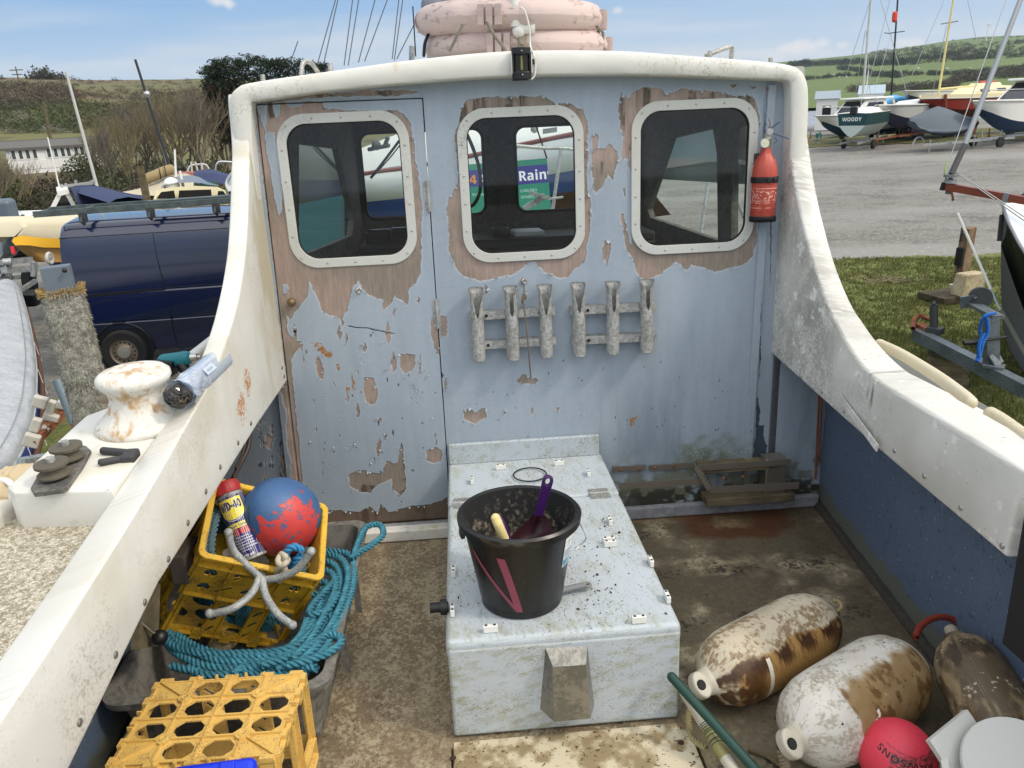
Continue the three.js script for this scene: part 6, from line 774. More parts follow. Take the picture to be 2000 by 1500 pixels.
// ---------------------------------------------------------------- ground, hills, far things
const plainV = (m) => { m.vertexColors = true; return m; };
function terrain(name, cols, rs, hs, m, colour) { // cols: photo columns with the ridge's photo height; rs: distances; hs: share of the ridge height
  const rows = rs.map((r, j) => cols.map(([px, ry, rr2 = 1]) => { const H = PWr(px, ry, rs[rs.length - 2] * rr2).y, q = PWr(px, 600, r * rr2); return [q.x, hs[j] * H - 0.02, q.z]; }));
  const g = grid(rows.map((r) => { const c = new THREE.CatmullRomCurve3(r.map(to)); return c.getPoints(120); })), g2 = g;
  const p = g2.attributes.position; for (let i = 0; i < p.count; i++) { const x = p.getX(i), z = p.getZ(i); const k = clamp(p.getY(i) / 6); p.setY(i, p.getY(i) + k * (S(0, x / 260, z / 260) - 0.5) * 3); }
  g2.computeVertexNormals(); const o = struct(name, g2, m); return { o, rows };
}
struct('yard_ground', [PR(new THREE.PlaneGeometry(900, 500, 60, 60), 0, -0.06, -120, -Math.PI / 2)], M({ map: T.gravel, tile: 34, r: 0.95 }));
{ // gravel yard and the grass round it
  const flat = (pts, y) => { const s = poly(pts.map(([x, z]) => [x, -z])); return PR(new THREE.ShapeGeometry(s), 0, y, 0, -Math.PI / 2); };
  const wob = (a, b, n, amp, r) => [...Array(n)].map((_, i) => { const t = i / n; return [mix(a[0], b[0], t) + (r() - 0.5) * amp, mix(a[1], b[1], t) + (r() - 0.5) * amp]; });
  const e = [[1500, 512], [1635, 503], [1800, 497], [2000, 490], [2300, 480]].map(([x, y]) => { const p = PW(x, y, 'y', 0); return [p.x, p.z]; }), r = rng(21), near = []; for (let i = 0; i < e.length - 1; i++) near.push(...wob(e[i], e[i + 1], 14, 0.35, r)); near.push(e[4]);
  const grassM = M({ map: T.grass, tile: 2.6, r: 1, bump: [fineBump, 0.02] });
  struct('grass_verge', flat([[-3.0, 8], [-3.0, -9.5], [1.2, -14], ...near, [40, 8]], -0.03), grassM);
  const f1 = [[1400, 300], [1600, 285], [1800, 278], [2000, 272], [2300, 258]].map(([x, y]) => { const p = PW(x, y, 'y', 0); return [p.x, p.z]; }), f2 = [[2300, 235], [2000, 247], [1800, 254], [1600, 262], [1400, 270]].map(([x, y]) => { const p = PW(x, y, 'y', 0); return [p.x, p.z]; }), far = []; for (let i = 0; i < 4; i++) far.push(...wob(f1[i], f1[i + 1], 16, 1.2, r)); far.push(f1[4], ...f2);
  struct('grass_strip', flat(far, -0.02), M({ map: tex(256, 256, (u, v) => mix3([70, 74, 32], [112, 104, 56], ss(0.3, 0.7, 0.5 * S(4, u, v) + 0.5 * S(1, u, v)))), tile: 12, r: 1 }));
  struct('left_grass', flat([[-6.6, 4], [-3.2, 4], [-3.3, -8.0], [-5.0, -10.6], [-7.0, -10.4], [-9, -9]], -0.03), grassM);
  struct('meadow', flat([[-90, -20], [-26, -22], [-14, -30], [-6, -48], [-6, -90], [-120, -90]], -0.025), M({ map: T.grass, tile: 14, r: 1, c: 0xd8dcc8 }));
  const tuft = new THREE.BufferGeometry(), tp = []; const r2 = rng(31); for (let i = 0; i < 14; i++) { const a = r2() * 6.28, x = (r2() - 0.5) * 0.09, z = (r2() - 0.5) * 0.09, h = 0.012 + r2() * 0.03, dx = (r2() - 0.5) * 0.04, dz = (r2() - 0.5) * 0.04, w = 0.003; tp.push(x - w * Math.cos(a), 0, z - w * Math.sin(a), x + w * Math.cos(a), 0, z + w * Math.sin(a), x + dx, h, z + dz); } tuft.setAttribute('position', new THREE.Float32BufferAttribute(tp, 3)); tuft.computeVertexNormals();
  const N = 13000, im = new THREE.InstancedMesh(tuft, M({ c: 0xffffff, r: 1 }), N), m4 = new THREE.Matrix4(), q4 = new THREE.Quaternion(), col = new THREE.Color(); im.name = 'grass_tufts';
  for (let i = 0; i < N; i++) { const px = 1280 + r2() * 780, py = 505 + r2() ** 1.3 * 400, p = PW(px, py, 'y', -0.03), s = 0.8 + r2() * 1.6; q4.setFromAxisAngle(V(0, 1, 0), r2() * 6.28); im.setMatrixAt(i, m4.compose(p, q4, V(s, s, s))); const t = r2(); col.setRGB(mix(0.07, 0.19, t), mix(0.1, 0.18, t), mix(0.02, 0.06, t)); im.setColorAt(i, col); }
  im.userData.kind = 'stuff'; tag(im, 'short worn green grass on the ground right of the boat', 'grass'); scene.add(im);
}
// estuary and far hillside at the right
struct('estuary_water', [PR(new THREE.PlaneGeometry(1500, 700), 500, -0.045, -430, -Math.PI / 2)], M({ map: T.mud, tile: 60, r: 0.35 }));
const hillR = [[200, 190, 1.1], [700, 165, 1.1], [1000, 150, 1.1], [1300, 136, 1.05], [1500, 122, 1], [1595, 113, 1], [1680, 100, 1], [1760, 88, 1], [1840, 78, 1.05], [1925, 74, 1.1], [2000, 70, 1.15], [2150, 64, 1.2], [2500, 70, 1.3]];
const fieldMap = tex(1024, 1024, (u, v) => { let c = mix3([80, 96, 44], [100, 114, 58], S(0, u * 3, v * 3)); return c.map((q) => q * (0.92 + 0.16 * S(2, u * 4, v * 4))); });
const hr = terrain('right_hillside', hillR, [150, 260, 420, 640, 900, 1150, 1400, 1800], [0.01, 0.035, 0.12, 0.33, 0.58, 0.8, 1, 0.9], M({ map: fieldMap, tile: 220, r: 1 }));
const hillL = [[-900, 120, 1], [-400, 140, 1], [-100, 152, 1], [0, 150, 1], [100, 150, 1], [190, 150, 1], [245, 154, 1], [395, 155, 1.05], [520, 152, 1.05], [700, 158, 1.1], [900, 170, 1.1], [1100, 181, 1.1], [1300, 186, 1.1]];
const hl = terrain('left_hillside', hillL, [48, 75, 110, 150, 200, 250, 290, 360], [0.0, 0.03, 0.17, 0.4, 0.7, 0.9, 1, 0.92], M({ map: tex(1024, 1024, (u, v) => { let c = mix3([86, 88, 46], [108, 104, 60], S(0, u, v)); c = mix3(c, [104, 82, 58], 0.85 * ss(0.48, 0.62, S(3, u + 0.2, v))); c = mix3(c, [70, 66, 46], 0.8 * ss(0.5, 0.65, 0.5 * S(1, u * 2, v * 2) + 0.5 * S(2, u * 2, v * 2))); return c; }), tile: 90, r: 1 }));
const rayc = new THREE.Raycaster(); rayc.far = 5000; hr.o.updateMatrixWorld(); hl.o.updateMatrixWorld();
const onHill = (h, px, py) => { rayc.set(frameW.C, rayOf(frameW, px, py).normalize()); const k = rayc.intersectObject(h.o, false)[0]; return k ? k.point : null; };
const leafClump = (n, seed, flat = 0.8, ls = 1) => { const r = rng(seed), p = []; for (let i = 0; i < n; i++) { const a = r() * 6.283, b = Math.acos(2 * r() - 1), k = 0.55 + 0.5 * r(), x = Math.sin(b) * Math.cos(a) * k, y = Math.cos(b) * k * flat + flat * 0.6, z = Math.sin(b) * Math.sin(a) * k, s = (0.12 + r() * 0.16) * ls; for (let j = 0; j < 3; j++) p.push(x + (r() - 0.5) * 2 * s, y + (r() - 0.5) * 2 * s, z + (r() - 0.5) * 2 * s); } const g = new THREE.BufferGeometry(); g.setAttribute('position', new THREE.Float32BufferAttribute(p, 3)); g.computeVertexNormals(); return g; };
function scatter(name, label, cat, list, g) { // list of [point, size, r, g, b, tall]
  const o = new THREE.InstancedMesh(g, M({ c: 0xffffff, r: 1 }), list.length), m = new THREE.Matrix4(), q = new THREE.Quaternion(), c = new THREE.Color(), r = rng(list.length); o.name = numbered(name);
  list.forEach(([p, s, R, G_, B, t = 1], i) => { q.setFromAxisAngle(V(0, 1, 0), r() * 6.28); o.setMatrixAt(i, m.compose(p, q, V(s * (0.8 + 0.4 * r()), s * t * (0.8 + 0.4 * r()), s * (0.8 + 0.4 * r())))); const k = 0.8 + 0.4 * r(); o.setColorAt(i, c.setRGB(R * k, G_ * k, B * k)); }); o.userData.kind = 'stuff'; tag(o, label, cat); o.castShadow = o.receiveShadow = true; scene.add(o); return o;
}
{
  const r = rng(77), clump = leafClump(260, 5, 0.8, 0.62), L = [], line = (h, pts, n, s, c, sp = 3, list = L, t = 1) => { for (let i = 0; i < n; i++) { const k = r() * (pts.length - 1), j = Math.floor(k), f = k - j, a = pts[j], b = pts[Math.min(j + 1, pts.length - 1)], p = onHill(h, mix(a[0], b[0], f) + (r() - 0.5) * 3, mix(a[1], b[1], f) + (r() - 0.5) * sp); if (p) list.push([p.setY(p.y - s * 0.1), s * 0.42 * (0.7 + 0.6 * r()), ...c, t]); } };
  const dk = [0.05, 0.055, 0.035], br = [0.085, 0.075, 0.05], gr = [0.05, 0.07, 0.03];
  // hedges, the wood across the middle, scrub below the crest, shore thicket
  line(hr, [[1540, 128], [1600, 126], [1660, 122], [1720, 124], [1790, 122]], 260, 6.5, dk, 9); line(hr, [[1552, 128], [1580, 126]], 40, 8, [0.018, 0.02, 0.016], 8);
  line(hr, [[1700, 110], [1760, 104], [1830, 100], [1900, 100], [2010, 90]], 200, 5.5, br, 16); line(hr, [[1790, 118], [1880, 112], [2010, 105]], 120, 6, dk, 14); line(hr, [[1850, 92], [1960, 84], [2010, 82]], 50, 5, br, 8);
  line(hr, [[1760, 90], [1840, 80], [1920, 76], [2010, 71]], 50, 3.5, dk, 2); line(hr, [[1640, 134], [1680, 140], [1700, 145]], 50, 5, dk, 5); line(hr, [[1570, 156], [1650, 149], [1760, 146], [1880, 146], [2010, 132]], 170, 4, dk, 3);
  line(hr, [[1700, 147], [1760, 150]], 40, 4.5, dk, 6); line(hr, [[1660, 178], [1720, 176], [1800, 172], [1870, 168]], 130, 3.4, br, 7); line(hr, [[1860, 158], [1920, 150], [2010, 144]], 130, 4.6, br, 14);
  scatter('hedgerows', 'dark hedges, woods and scrub across the far green hillside', 'hedge', L, clump);
  const sh = []; for (let i = 0; i < 26; i++) { const z = [[1590, 144, 70], [1790, 132, 190], [1850, 140, 120]][i % 3], p = onHill(hr, z[0] + r() * z[2], z[1] + r() * 9); if (p) sh.push([p, 0.75, 0.5, 0.49, 0.44, 0.7]); } scatter('grazing_sheep', 'tiny white sheep dotted over the far green fields', 'sheep', sh, new THREE.IcosahedronGeometry(0.9, 1));
  const La = []; const sc = (x0, x1, y0, y1, n, s, c, t) => { for (let i = 0; i < n; i++) { const p = onHill(hl, x0 + r() * (x1 - x0), y0 + r() * (y1 - y0)); if (p) La.push([p.setY(p.y - 0.3), s * 0.42 * (0.5 + 0.8 * r()), ...c.map((q) => q * 1.25), t ?? 0.8]); } };
  sc(-60, 150, 165, 215, 320, 2.6, [0.075, 0.058, 0.042]); sc(-60, 440, 205, 262, 420, 2.6, [0.06, 0.07, 0.03]); sc(120, 460, 180, 250, 420, 2.4, [0.085, 0.07, 0.045]); sc(60, 230, 215, 250, 150, 2.6, [0.075, 0.09, 0.03]); sc(0, 110, 225, 262, 60, 2, [0.15, 0.14, 0.105]); sc(100, 400, 158, 195, 160, 1.8, [0.09, 0.06, 0.05]);
  for (const [x, y, s] of [[92, 152, 4.4], [80, 152, 3], [104, 152, 3.2], [126, 152, 3], [150, 151, 4], [162, 151, 3.4], [2, 152, 2.6], [226, 155, 2]]) { const p = onHill(hl, x, y + 3); if (p) for (let k = 0; k < 4; k++) La.push([p.clone().add(V((r() - 0.5) * 3, -1.2, (r() - 0.5) * 3)), s * 0.7, 0.05, 0.045, 0.03]); }
  scatter('hillside_scrub', 'brown and green scrub covering the hillside at the left', 'scrub', La, clump);
}
{ // wind turbine on the crest, utility poles
  const p = onHill(hr, 1926, 79), o = thing('wind_turbine', 'slim white wind turbine on the crest of the far hill', 'wind turbine', p); const h = 17; mesh('tower', rod([0, 0, 0], [0, h, 0], 0.6, 0.4), G.white, o); mesh('nacelle', rb(1.5, 1.4, 3, 0.4, 0, h, 0), G.white, o); for (let k = 0; k < 3; k++) mesh('blade', rod([0, h, 1.6], [Math.sin(k * 2.09 + 0.4) * 6, h + Math.cos(k * 2.09 + 0.4) * 6, 1.6], 0.35, 0.1), G.white, o);
  for (const [x, y0, y1, l, arm] of [[32, 130, 163, 'thin utility pole with cross-arm on the hill crest at the far left', 1], [96, 200, 278, 'weathered pole standing behind the white chalet', 0], [209, 168, 186, 'short grey post on the brown hillside', 0]]) { const b = arm || y1 < 190 ? onHill(hl, x + 6, y1) : PWr(x + 8, y1 + 30, 72).setY(-0.05); const top = PWr(x - (y1 - y0) * 0.11 * 0 - (arm ? 2 : 11), y0, Math.hypot(b.x, b.z)), q = thing('utility_pole', l, 'pole', b); const d = top.clone().sub(b); mesh('pole', rod([0, 0, 0], d, 0.16, 0.12), G.oldwood, q); if (arm) { mesh('cross_arm', [beam([d.x - 1.4, d.y - 0.7, d.z], [d.x + 1.4, d.y - 0.7, d.z], 0.2, 0.2), beam([d.x - 1.1, d.y - 1.6, d.z], [d.x + 1.1, d.y - 1.6, d.z], 0.2, 0.2)], G.oldwood, q); } }
}
// ---------------------------------------------------------------- bare thicket trees
function bareTree(seed, H, spread) { // thin branches that fork five times; the last orders are twigs
  const r = rng(seed), tr = [], tw = [];
  const grow = (p, d, L, w, n) => { const bend = V((r() - 0.5) * 0.35, 0.12, (r() - 0.5) * 0.35), q = p.clone().addScaledVector(d, L * 0.5), d2 = d.clone().add(bend).normalize(), e = q.clone().addScaledVector(d2, L * 0.5), T_ = n > 3 ? tr : tw, s = n > 2 ? 5 : 3; T_.push(rod(p, q, w, w * 0.85, s), rod(q, e, w * 0.85, w * 0.65, s)); if (!n) return; const k = n > 3 ? 3 : 3 + (r() < 0.4 ? 1 : 0); for (let i = 0; i < k; i++) { const a = r() * 6.283, dd = d2.clone().multiplyScalar(1.1).add(V(Math.cos(a) * spread * (0.4 + r()), 0.25 * r(), Math.sin(a) * spread * (0.4 + r()))).normalize(); grow(i ? q.clone().lerp(e, r()) : e, dd, L * (0.62 + 0.22 * r()), w * 0.58, n - 1); } };
  for (let k = 0; k < 3; k++) grow(V((r() - 0.5) * 0.4, 0, (r() - 0.5) * 0.4), V((r() - 0.5) * 0.9, 1, (r() - 0.5) * 0.9).normalize(), H * 0.3, H * 0.012, 4);
  return [merge(tr), merge(tw)];
}
{
  const bark = M({ c: 0x6b6152, r: 1 }), twig = [M({ c: 0x756a56, r: 1 }), M({ c: 0x7d7252, r: 1 }), M({ c: 0x645d54, r: 1 })];
  const protos = [1, 2, 3].map((s, i) => { const [a, b] = bareTree(s * 31, 5, 0.62), o = new THREE.Group(); o.name = 'bare_tree'; mesh('trunk', a, bark, o); mesh('twigs', b, twig[i], o); return o; });
  const zones = [['grey-brown leafless tree in front of the white chalet', 'leafless trees in front of the chalet', [[20, 40, 0.75], [-12, 38, 0.95], [52, 42, 0.6], [84, 38, 0.6], [112, 40, 0.55], [38, 33, 0.62], [6, 32, 0.8]]], ['leafless tree in the thicket between the chalet and the wheelhouse', 'leafless trees of the thicket beside the wheelhouse', [[252, 46, 0.7], [272, 44, 0.85], [292, 48, 0.95], [312, 45, 1.0], [338, 48, 1.1], [366, 46, 1.15], [392, 49, 1.2], [420, 47, 1.25], [446, 46, 1.3], [278, 58, 1.0], [310, 60, 1.15], [352, 60, 1.25], [402, 60, 1.35], [440, 60, 1.35], [466, 50, 1.3], [490, 55, 1.4]]]];
  let n = 0; const r = rng(14);
  for (const [label, group, list] of zones) for (const [px, d, s] of list) { const p = PWr(px, 600, d).setY(-0.1), o = n < 3 ? protos[n] : protos[n % 3].clone(); o.name = numbered('bare_tree'); o.position.copy(p); o.rotation.y = r() * 6.28; o.scale.setScalar(s); scene.add(o); tag(o, label, 'tree', group); n++; }
  // evergreen undergrowth in the thicket
  const U = []; for (let i = 0; i < 150; i++) { const px = r() * 490 - 20, d = 36 + r() * 20; if (px < 222 && r() < 0.75) continue; U.push([PWr(px, 600, d).setY(-0.2), 0.5 + r() * 0.8, ...(r() < 0.5 ? [0.045, 0.05, 0.022] : [0.07, 0.055, 0.038])]); }
  scatter('undergrowth', 'low dark green and brown undergrowth beneath the bare trees', 'undergrowth', U, leafClump(650, 9, 0.8, 0.4));
  // brambles with evergreen leaves by the chalet's near corner
  for (const [px, d, s, l] of [[14, 36, 1.1, 'dark green bush at the left edge in front of the chalet'], [112, 41, 0.5, 'dark green bush below the right end of the chalet'], [240, 52, 1.1, 'round green bush at the foot of the bare thicket']]) { const o = thing('leafy_bush', l, 'bush', PWr(px, 600, d).setY(-0.1)); mesh('foliage', [0, 1, 2, 3, 4].map((k) => { const a = k * 1.3; return leafClump(900, 40 + k + px, 0.8, 0.45).scale(s * 0.8, s * 0.85, s * 0.8).translate(Math.cos(a) * s * 0.7, k * 0.25 * s, Math.sin(a) * s * 0.7); }), M({ c: 0x39401f, r: 1 }), o); mesh('stem', rod([0, 0, 0], [0, 1, 0], 0.06, 0.03), bark, o); }
  // conifer behind the wheelhouse corner
  const c = PWr(520, 600, 52).setY(-0.1), o = thing('conifer_tree', 'dense dark conifer clump rising behind the left corner of the wheelhouse roof', 'tree', c), r2 = rng(19), cr = [[], []]; const topAt = (px, py) => PWr(px, py, 52).sub(c);
  for (const [px, y0, y1, w] of [[415, 135, 220, 12], [430, 122, 260, 20], [450, 122, 280, 22], [470, 120, 280, 24], [492, 116, 280, 24], [515, 118, 280, 24], [540, 122, 280, 22], [560, 124, 280, 22], [580, 122, 280, 20], [605, 126, 280, 20], [625, 130, 280, 16], [440, 165, 290, 22], [420, 165, 240, 16]]) for (let k = 0; k < 130; k++) { const t = r2() ** 1.3, p = topAt(px + (r2() - 0.5) * w * (0.5 + t), mix(y0, y1, t) + (r2() - 0.5) * 6); p.z += (r2() - 0.5) * 2.5; p.x += (r2() - 0.5) * 0.4; const g = leafClump(34, Math.floor(r2() * 1e6), 0.45).scale(0.42, 0.34, 0.42); g.rotateZ((r2() - 0.5) * 1.2); g.translate(p.x, p.y, p.z); cr[t > 0.35 && px < 480 && r2() < 0.55 ? 1 : 0].push(g); }
  mesh('crown', cr[0], M({ c: 0x23301c, r: 1 }), o); mesh('dead_foliage', cr[1], M({ c: 0x4a3226, r: 1 }), o); for (const px of [440, 500, 570]) { const q = topAt(px, 200); mesh('trunk', rod([q.x, 0, q.z], [q.x, 4, q.z], 0.3, 0.12), bark, o); }
}
{ // long white chalet
  const a = PWr(12, 305, 66).setY(0), b = PWr(206, 300, 66).setY(0), L = a.distanceTo(b), o = thing('white_chalet', 'long low white wooden chalet with grey felt roof and row of windows', 'chalet', a, Math.atan2(-(b.z - a.z), b.x - a.x));
  const y0 = PWr(200, 318, 66).y, y1 = PWr(200, 281, 66).y, h = y1 - y0, wm = M({ c: 0xe3e3df, r: 0.7 }); mesh('wall', [bx(L, h * 1.6, 4, L / 2, y0 + h * 0.2, -2)], wm, o); mesh('roof', [bx(L + 0.5, 0.1, 2.4, L / 2, y1 + 0.22, -1.0, 0.22), bx(L + 0.5, 0.1, 2.4, L / 2, y1 + 0.22, -3.1, -0.22), bx(L + 0.5, 0.16, 0.05, L / 2, y1 - 0.02, 0.16)], M({ c: 0x5f5d59, r: 0.9 }), o);
  for (let i = 0; i < 26; i++) mesh('plank', bx(L / 26 - 0.02, h * 0.45, 0.03, L * (i + 0.5) / 26, y0 + h * 0.15, 0.016), wm, o);
  const fx = [0.05, 0.12, 0.19, 0.26, 0.4, 0.47, 0.54, 0.6, 0.68, 0.74, 0.8, 0.86, 0.92]; fx.forEach((t, i) => { const w = mesh('window', [bx(L * 0.05, 0.06, 0.05, L * (t + 0.02), y1 - 0.1, 0.03), bx(L * 0.05, 0.06, 0.05, L * (t + 0.02), y0 + h * 0.45, 0.03), bx(0.06, h * 0.5, 0.05, L * t, y0 + h * 0.7, 0.03), bx(0.06, h * 0.5, 0.05, L * (t + 0.045), y0 + h * 0.7, 0.03)], wm, o); mesh('window_pane', bx(L * 0.042, h * 0.45, 0.02, L * (t + 0.0225), y0 + h * 0.69, 0.012), M({ c: 0x4c5256, r: 0.2 }), w); });
}
// ---------------------------------------------------------------- boats in the yard
// local axes: bow along +x, keel at y = 0, sheer at y = D
function hull(o, L, B, Dp, top, bot, { wl = 0.42, rake = 0.12, tr = 0.8, sheer = 0.14, deck = G.white, band, deadrise = 0.35, name = 'topside' } = {}) {
  const n = 20, st = [], sy = (t) => Dp * (1 + sheer * Math.max(0, t - 0.3) ** 2 * 2), hb = (t) => B / 2 * (t < 0.45 ? mix(tr, 1, Math.sin(t / 0.45 * Math.PI / 2)) : Math.pow(Math.max(0, 1 - ((t - 0.45) / 0.55) ** 2.3), 0.62));
  const at = (t, v) => { const y0 = Dp * 0.75 * Math.max(0, (t - 0.72) / 0.28) ** 2, y = mix(y0, sy(t), v), w = hb(t) * (v < wl ? mix(0, 0.86, Math.pow(v / wl, 0.6 + deadrise * 0.4)) : mix(0.86, 1, (v - wl) / (1 - wl))); return [t * L + rake * L * (t ** 4) * v, y, w]; };
  const vs = [0, 0.1, 0.22, 0.34, wl, 0.6, 0.8, 1]; const rowsFor = (a, b, s) => vs.filter((v) => v >= a && v <= b).map((v) => [...Array(n + 1)].map((_, i) => { const p = at(i / n, v); return [p[0], p[1], p[2] * s]; }));
  const cap = (a, b) => { const vv = vs.filter((v) => v >= a && v <= b); return grid(vv.map((v) => [-1, 0, 1].map((s) => { const p = at(0, v); return [p[0], p[1], p[2] * s]; }))); };
  mesh('bottom', [grid(rowsFor(0, wl, 1)), grid(rowsFor(0, wl, -1)), cap(0, wl)], bot, o); mesh(name, [grid(rowsFor(wl, 1, 1)), grid(rowsFor(wl, 1, -1)), cap(wl, 1)], top, o);
  mesh('deck', grid([-1, 0, 1].map((s) => [...Array(n + 1)].map((_, i) => { const p = at(i / n, 1); return [p[0], p[1] + (s ? -0.01 : 0.05), p[2] * s]; }))), deck, o);
  const rl = (v, r, m, nm) => mesh(nm, [1, -1].map((s) => tube([...Array(n + 1)].map((_, i) => { const p = at(i / n, v); return [p[0], p[1], p[2] * s * 1.004]; }), r, 40, 5)), m, o); rl(1, L * 0.0045, band || G.dullwhite, 'rubbing_strake');
  return { at, sy, hb, L };
}
function cabin(o, pts, w, m, taper = 0.82, z0 = 0, name = 'cabin') { const y0 = Math.min(...pts.map((p) => p[1])), y1 = Math.max(...pts.map((p) => p[1])); const g = norm(ext(poly(pts), w, 0.02, 2)); return mesh(name, crease(warp(g, (x, y, z) => [x, y, (z - w / 2) * mix(1, taper, (y - y0) / (y1 - y0 || 1)) + z0]), 30), m, o); }
const pane = (o, pts, w, taperAt, m = G.glassdark, nm = 'window') => [1, -1].forEach((s) => mesh(nm, grid([[pts[0], pts[1]], [pts[3], pts[2]]].map((r) => r.map(([x, y]) => [x, y, s * (w / 2 * taperAt(y) + 0.028)]))), m, o));
function mastOn(o, base, top, r, m, nm = 'mast') { return mesh(nm, rod(base, top, r, r * 0.8, 10), m, o); }
const wire = (o, list, r = 0.008, nm = 'rigging_wire') => mesh(nm, list.map(([a, b]) => rod(a, b, r, r, 4)), G.steel, o);
function trailer(o, L, B, h0 = 0, m = G.galv) { const gy = -o.position.y, h = 0.42 + gy; mesh('trailer_frame', [beam([-0.2, h, B * 0.28], [L * 0.8, h, B * 0.1], 0.08, 0.1), beam([-0.2, h, -B * 0.28], [L * 0.8, h, -B * 0.1], 0.08, 0.1), beam([L * 0.6, h, 0], [L * 1.15, h, 0], 0.08, 0.1), beam([L * 0.25, h, -B * 0.5], [L * 0.25, h, B * 0.5], 0.08, 0.08), ...[-1, 1].map((s) => rod([L * 0.2, h, s * B * 0.3], [L * 0.2, h + 0.5, s * B * 0.36], 0.03)), ...[-1, 1].map((s) => rod([L * 0.65, h, s * B * 0.15], [L * 0.65, h + 0.5, s * B * 0.22], 0.03)), rod([L * 1.05, gy, 0], [L * 1.05, h + 0.25, 0], 0.035)], m, o); for (const s of [-1, 1]) { mesh('wheel', [cy(0.28, 0.28, 0.16, 20, L * 0.25, 0.28 + gy, s * B * 0.48, Math.PI / 2), cy(0.15, 0.15, 0.17, 16, L * 0.25, 0.28 + gy, s * B * 0.48, Math.PI / 2)], G.tyre, o); } }
const yawTo = (a, b) => Math.atan2(-(b.z - a.z), b.x - a.x);
// place: stern at photo column xs, bow at xb, both on the ground at their own distances
function yardBoat(name, label, xs, ds, xb, db, cat = 'boat') { const a = PWr(xs, 600, ds).setY(0), b = PWr(xb, 600, db).setY(0), o = thing(name, label, cat, a, yawTo(a, b)); o.userData.run = a.distanceTo(b); const L = o.userData.run; delete o.userData.run; return [o, L]; }
const lift = (o, y) => { const g = new THREE.Group(); return o.position.setY(y), o; };

{ // white cabin cruiser, far left of the right-hand row
  const [o, L] = yardBoat('cabin_cruiser', 'white cabin cruiser with rounded wheelhouse at the left of the far boat row', 1722, 66, 1578, 58); o.position.y = 0.35; hull(o, L, 2.4, 1.35, G.white, M({ c: 0x1f4468, r: 0.6 }), { wl: 0.3 });
  cabin(o, [[L * 0.38, 1.3], [L * 0.78, 1.4], [L * 0.66, 2.35], [L * 0.42, 2.4]], 1.8, G.white); pane(o, [[L * 0.45, 1.6], [L * 0.7, 1.65], [L * 0.63, 2.2], [L * 0.45, 2.2]], 1.8, (y) => mix(1, 0.82, (y - 1.3) / 1.1)); mesh('front_window', grid([[[L * 0.762, 1.55, -0.72], [L * 0.762, 1.55, 0.72]], [[L * 0.675, 2.28, -0.66], [L * 0.675, 2.28, 0.66]]]), G.glassdark, o); mesh('wheelhouse_roof', rb(L * 0.36, 0.12, 1.9, 0.06, L * 0.53, 2.45, 0), G.white, o);
  mastOn(o, [L * 0.55, 2.4, 0], [L * 0.55, 4.6, 0], 0.03, G.white, 'aerial'); mesh('rail', tube([[L * 0.7, 1.9, 0.8], [L * 0.9, 2.0, 0.5], [L * 1.05, 2.05, 0], [L * 0.9, 2.0, -0.5], [L * 0.7, 1.9, -0.8]], 0.02, 30, 6), chrome, o); mesh('outboard_motor', rb(0.4, 0.9, 0.45, 0.1, -0.3, 1.1, 0), G.black, o); trailer(o, L, 2.2, 0.1);
  const tb = canvasTex(256, 48, (x, w, h) => { x.fillStyle = '#e4e3dd'; x.fillRect(0, 0, w, h); x.fillStyle = '#333a48'; x.font = 'bold 36px sans-serif'; x.fillText('ONDA NOEL', 12, 36); }); mesh('name_lettering', PR(new THREE.PlaneGeometry(1.3, 0.2), L * 0.62, 1.22, 1.23, -0.08, -0.05), M({ map: tb, r: 0.5 }), o);
}
{ // green launch with lettered transom
  const a = PWr(1627, 600, 52).setY(0), b = PWr(1715, 600, 62).setY(0), o = thing('green_launch', 'dark green and white launch with WOODY lettered on its side', 'boat', a, yawTo(a, b)); const L = a.distanceTo(b) * 0.62; o.position.y = 0.75; hull(o, L, 1.9, 1.35, M({ c: 0x0e3f44, r: 0.35 }), M({ c: 0xb9c4bd, r: 0.5 }), { wl: 0.5, tr: 0.92, sheer: 0.05 }); trailer(o, L, 1.8, -0.3);
  const t = canvasTex(256, 96, (x, w, h) => { x.fillStyle = '#0e3f44'; x.fillRect(0, 0, w, h); x.fillStyle = '#e6e6da'; x.font = 'bold 58px sans-serif'; x.fillText('WOODY', 14, 66); }); mesh('name_lettering', PR(new THREE.PlaneGeometry(1.3, 0.5), -0.02, 1.02, 0, 0, -Math.PI / 2), M({ map: t, r: 0.4 }), o); cabin(o, [[L * 0.3, 1.3], [L * 0.8, 1.4], [L * 0.7, 1.62], [L * 0.35, 1.6]], 1.2, G.white); mesh('engine_cowl', rb(0.35, 0.5, 0.4, 0.1, 0.1, 1.5, 0), G.black, o);
}
function sloop(label, xs, ds, xb, db, B, Dp, top, bot, deckM, mastPx, mastM, keelY = 1.0) { const [o, L] = yardBoat('sailing_boat', label, xs, ds, xb, db); o.position.y = keelY; const h = hull(o, L, B, Dp, top, bot, { wl: 0.45, rake: 0.1, tr: 0.7, deck: deckM }); const inv = new THREE.Matrix4().compose(o.position, o.quaternion, o.scale).invert(), P = (x, y, d) => PWr(x, y, d).applyMatrix4(inv); mesh('keel_fin', [beam([L * 0.45, 0.1, 0], [L * 0.48, -0.7, 0], L * 0.22, 0.14, V(0, 0, 1))], bot, o); const [bx_, by, tx, ty, dm] = mastPx, mb = P(bx_, by, dm), mt = P(tx, ty, dm), m = mb.clone().lerp(mt, 1.6); mastOn(o, mb, m, 0.075, mastM); return { o, L, P, mb, mt: m, h, dm }; }
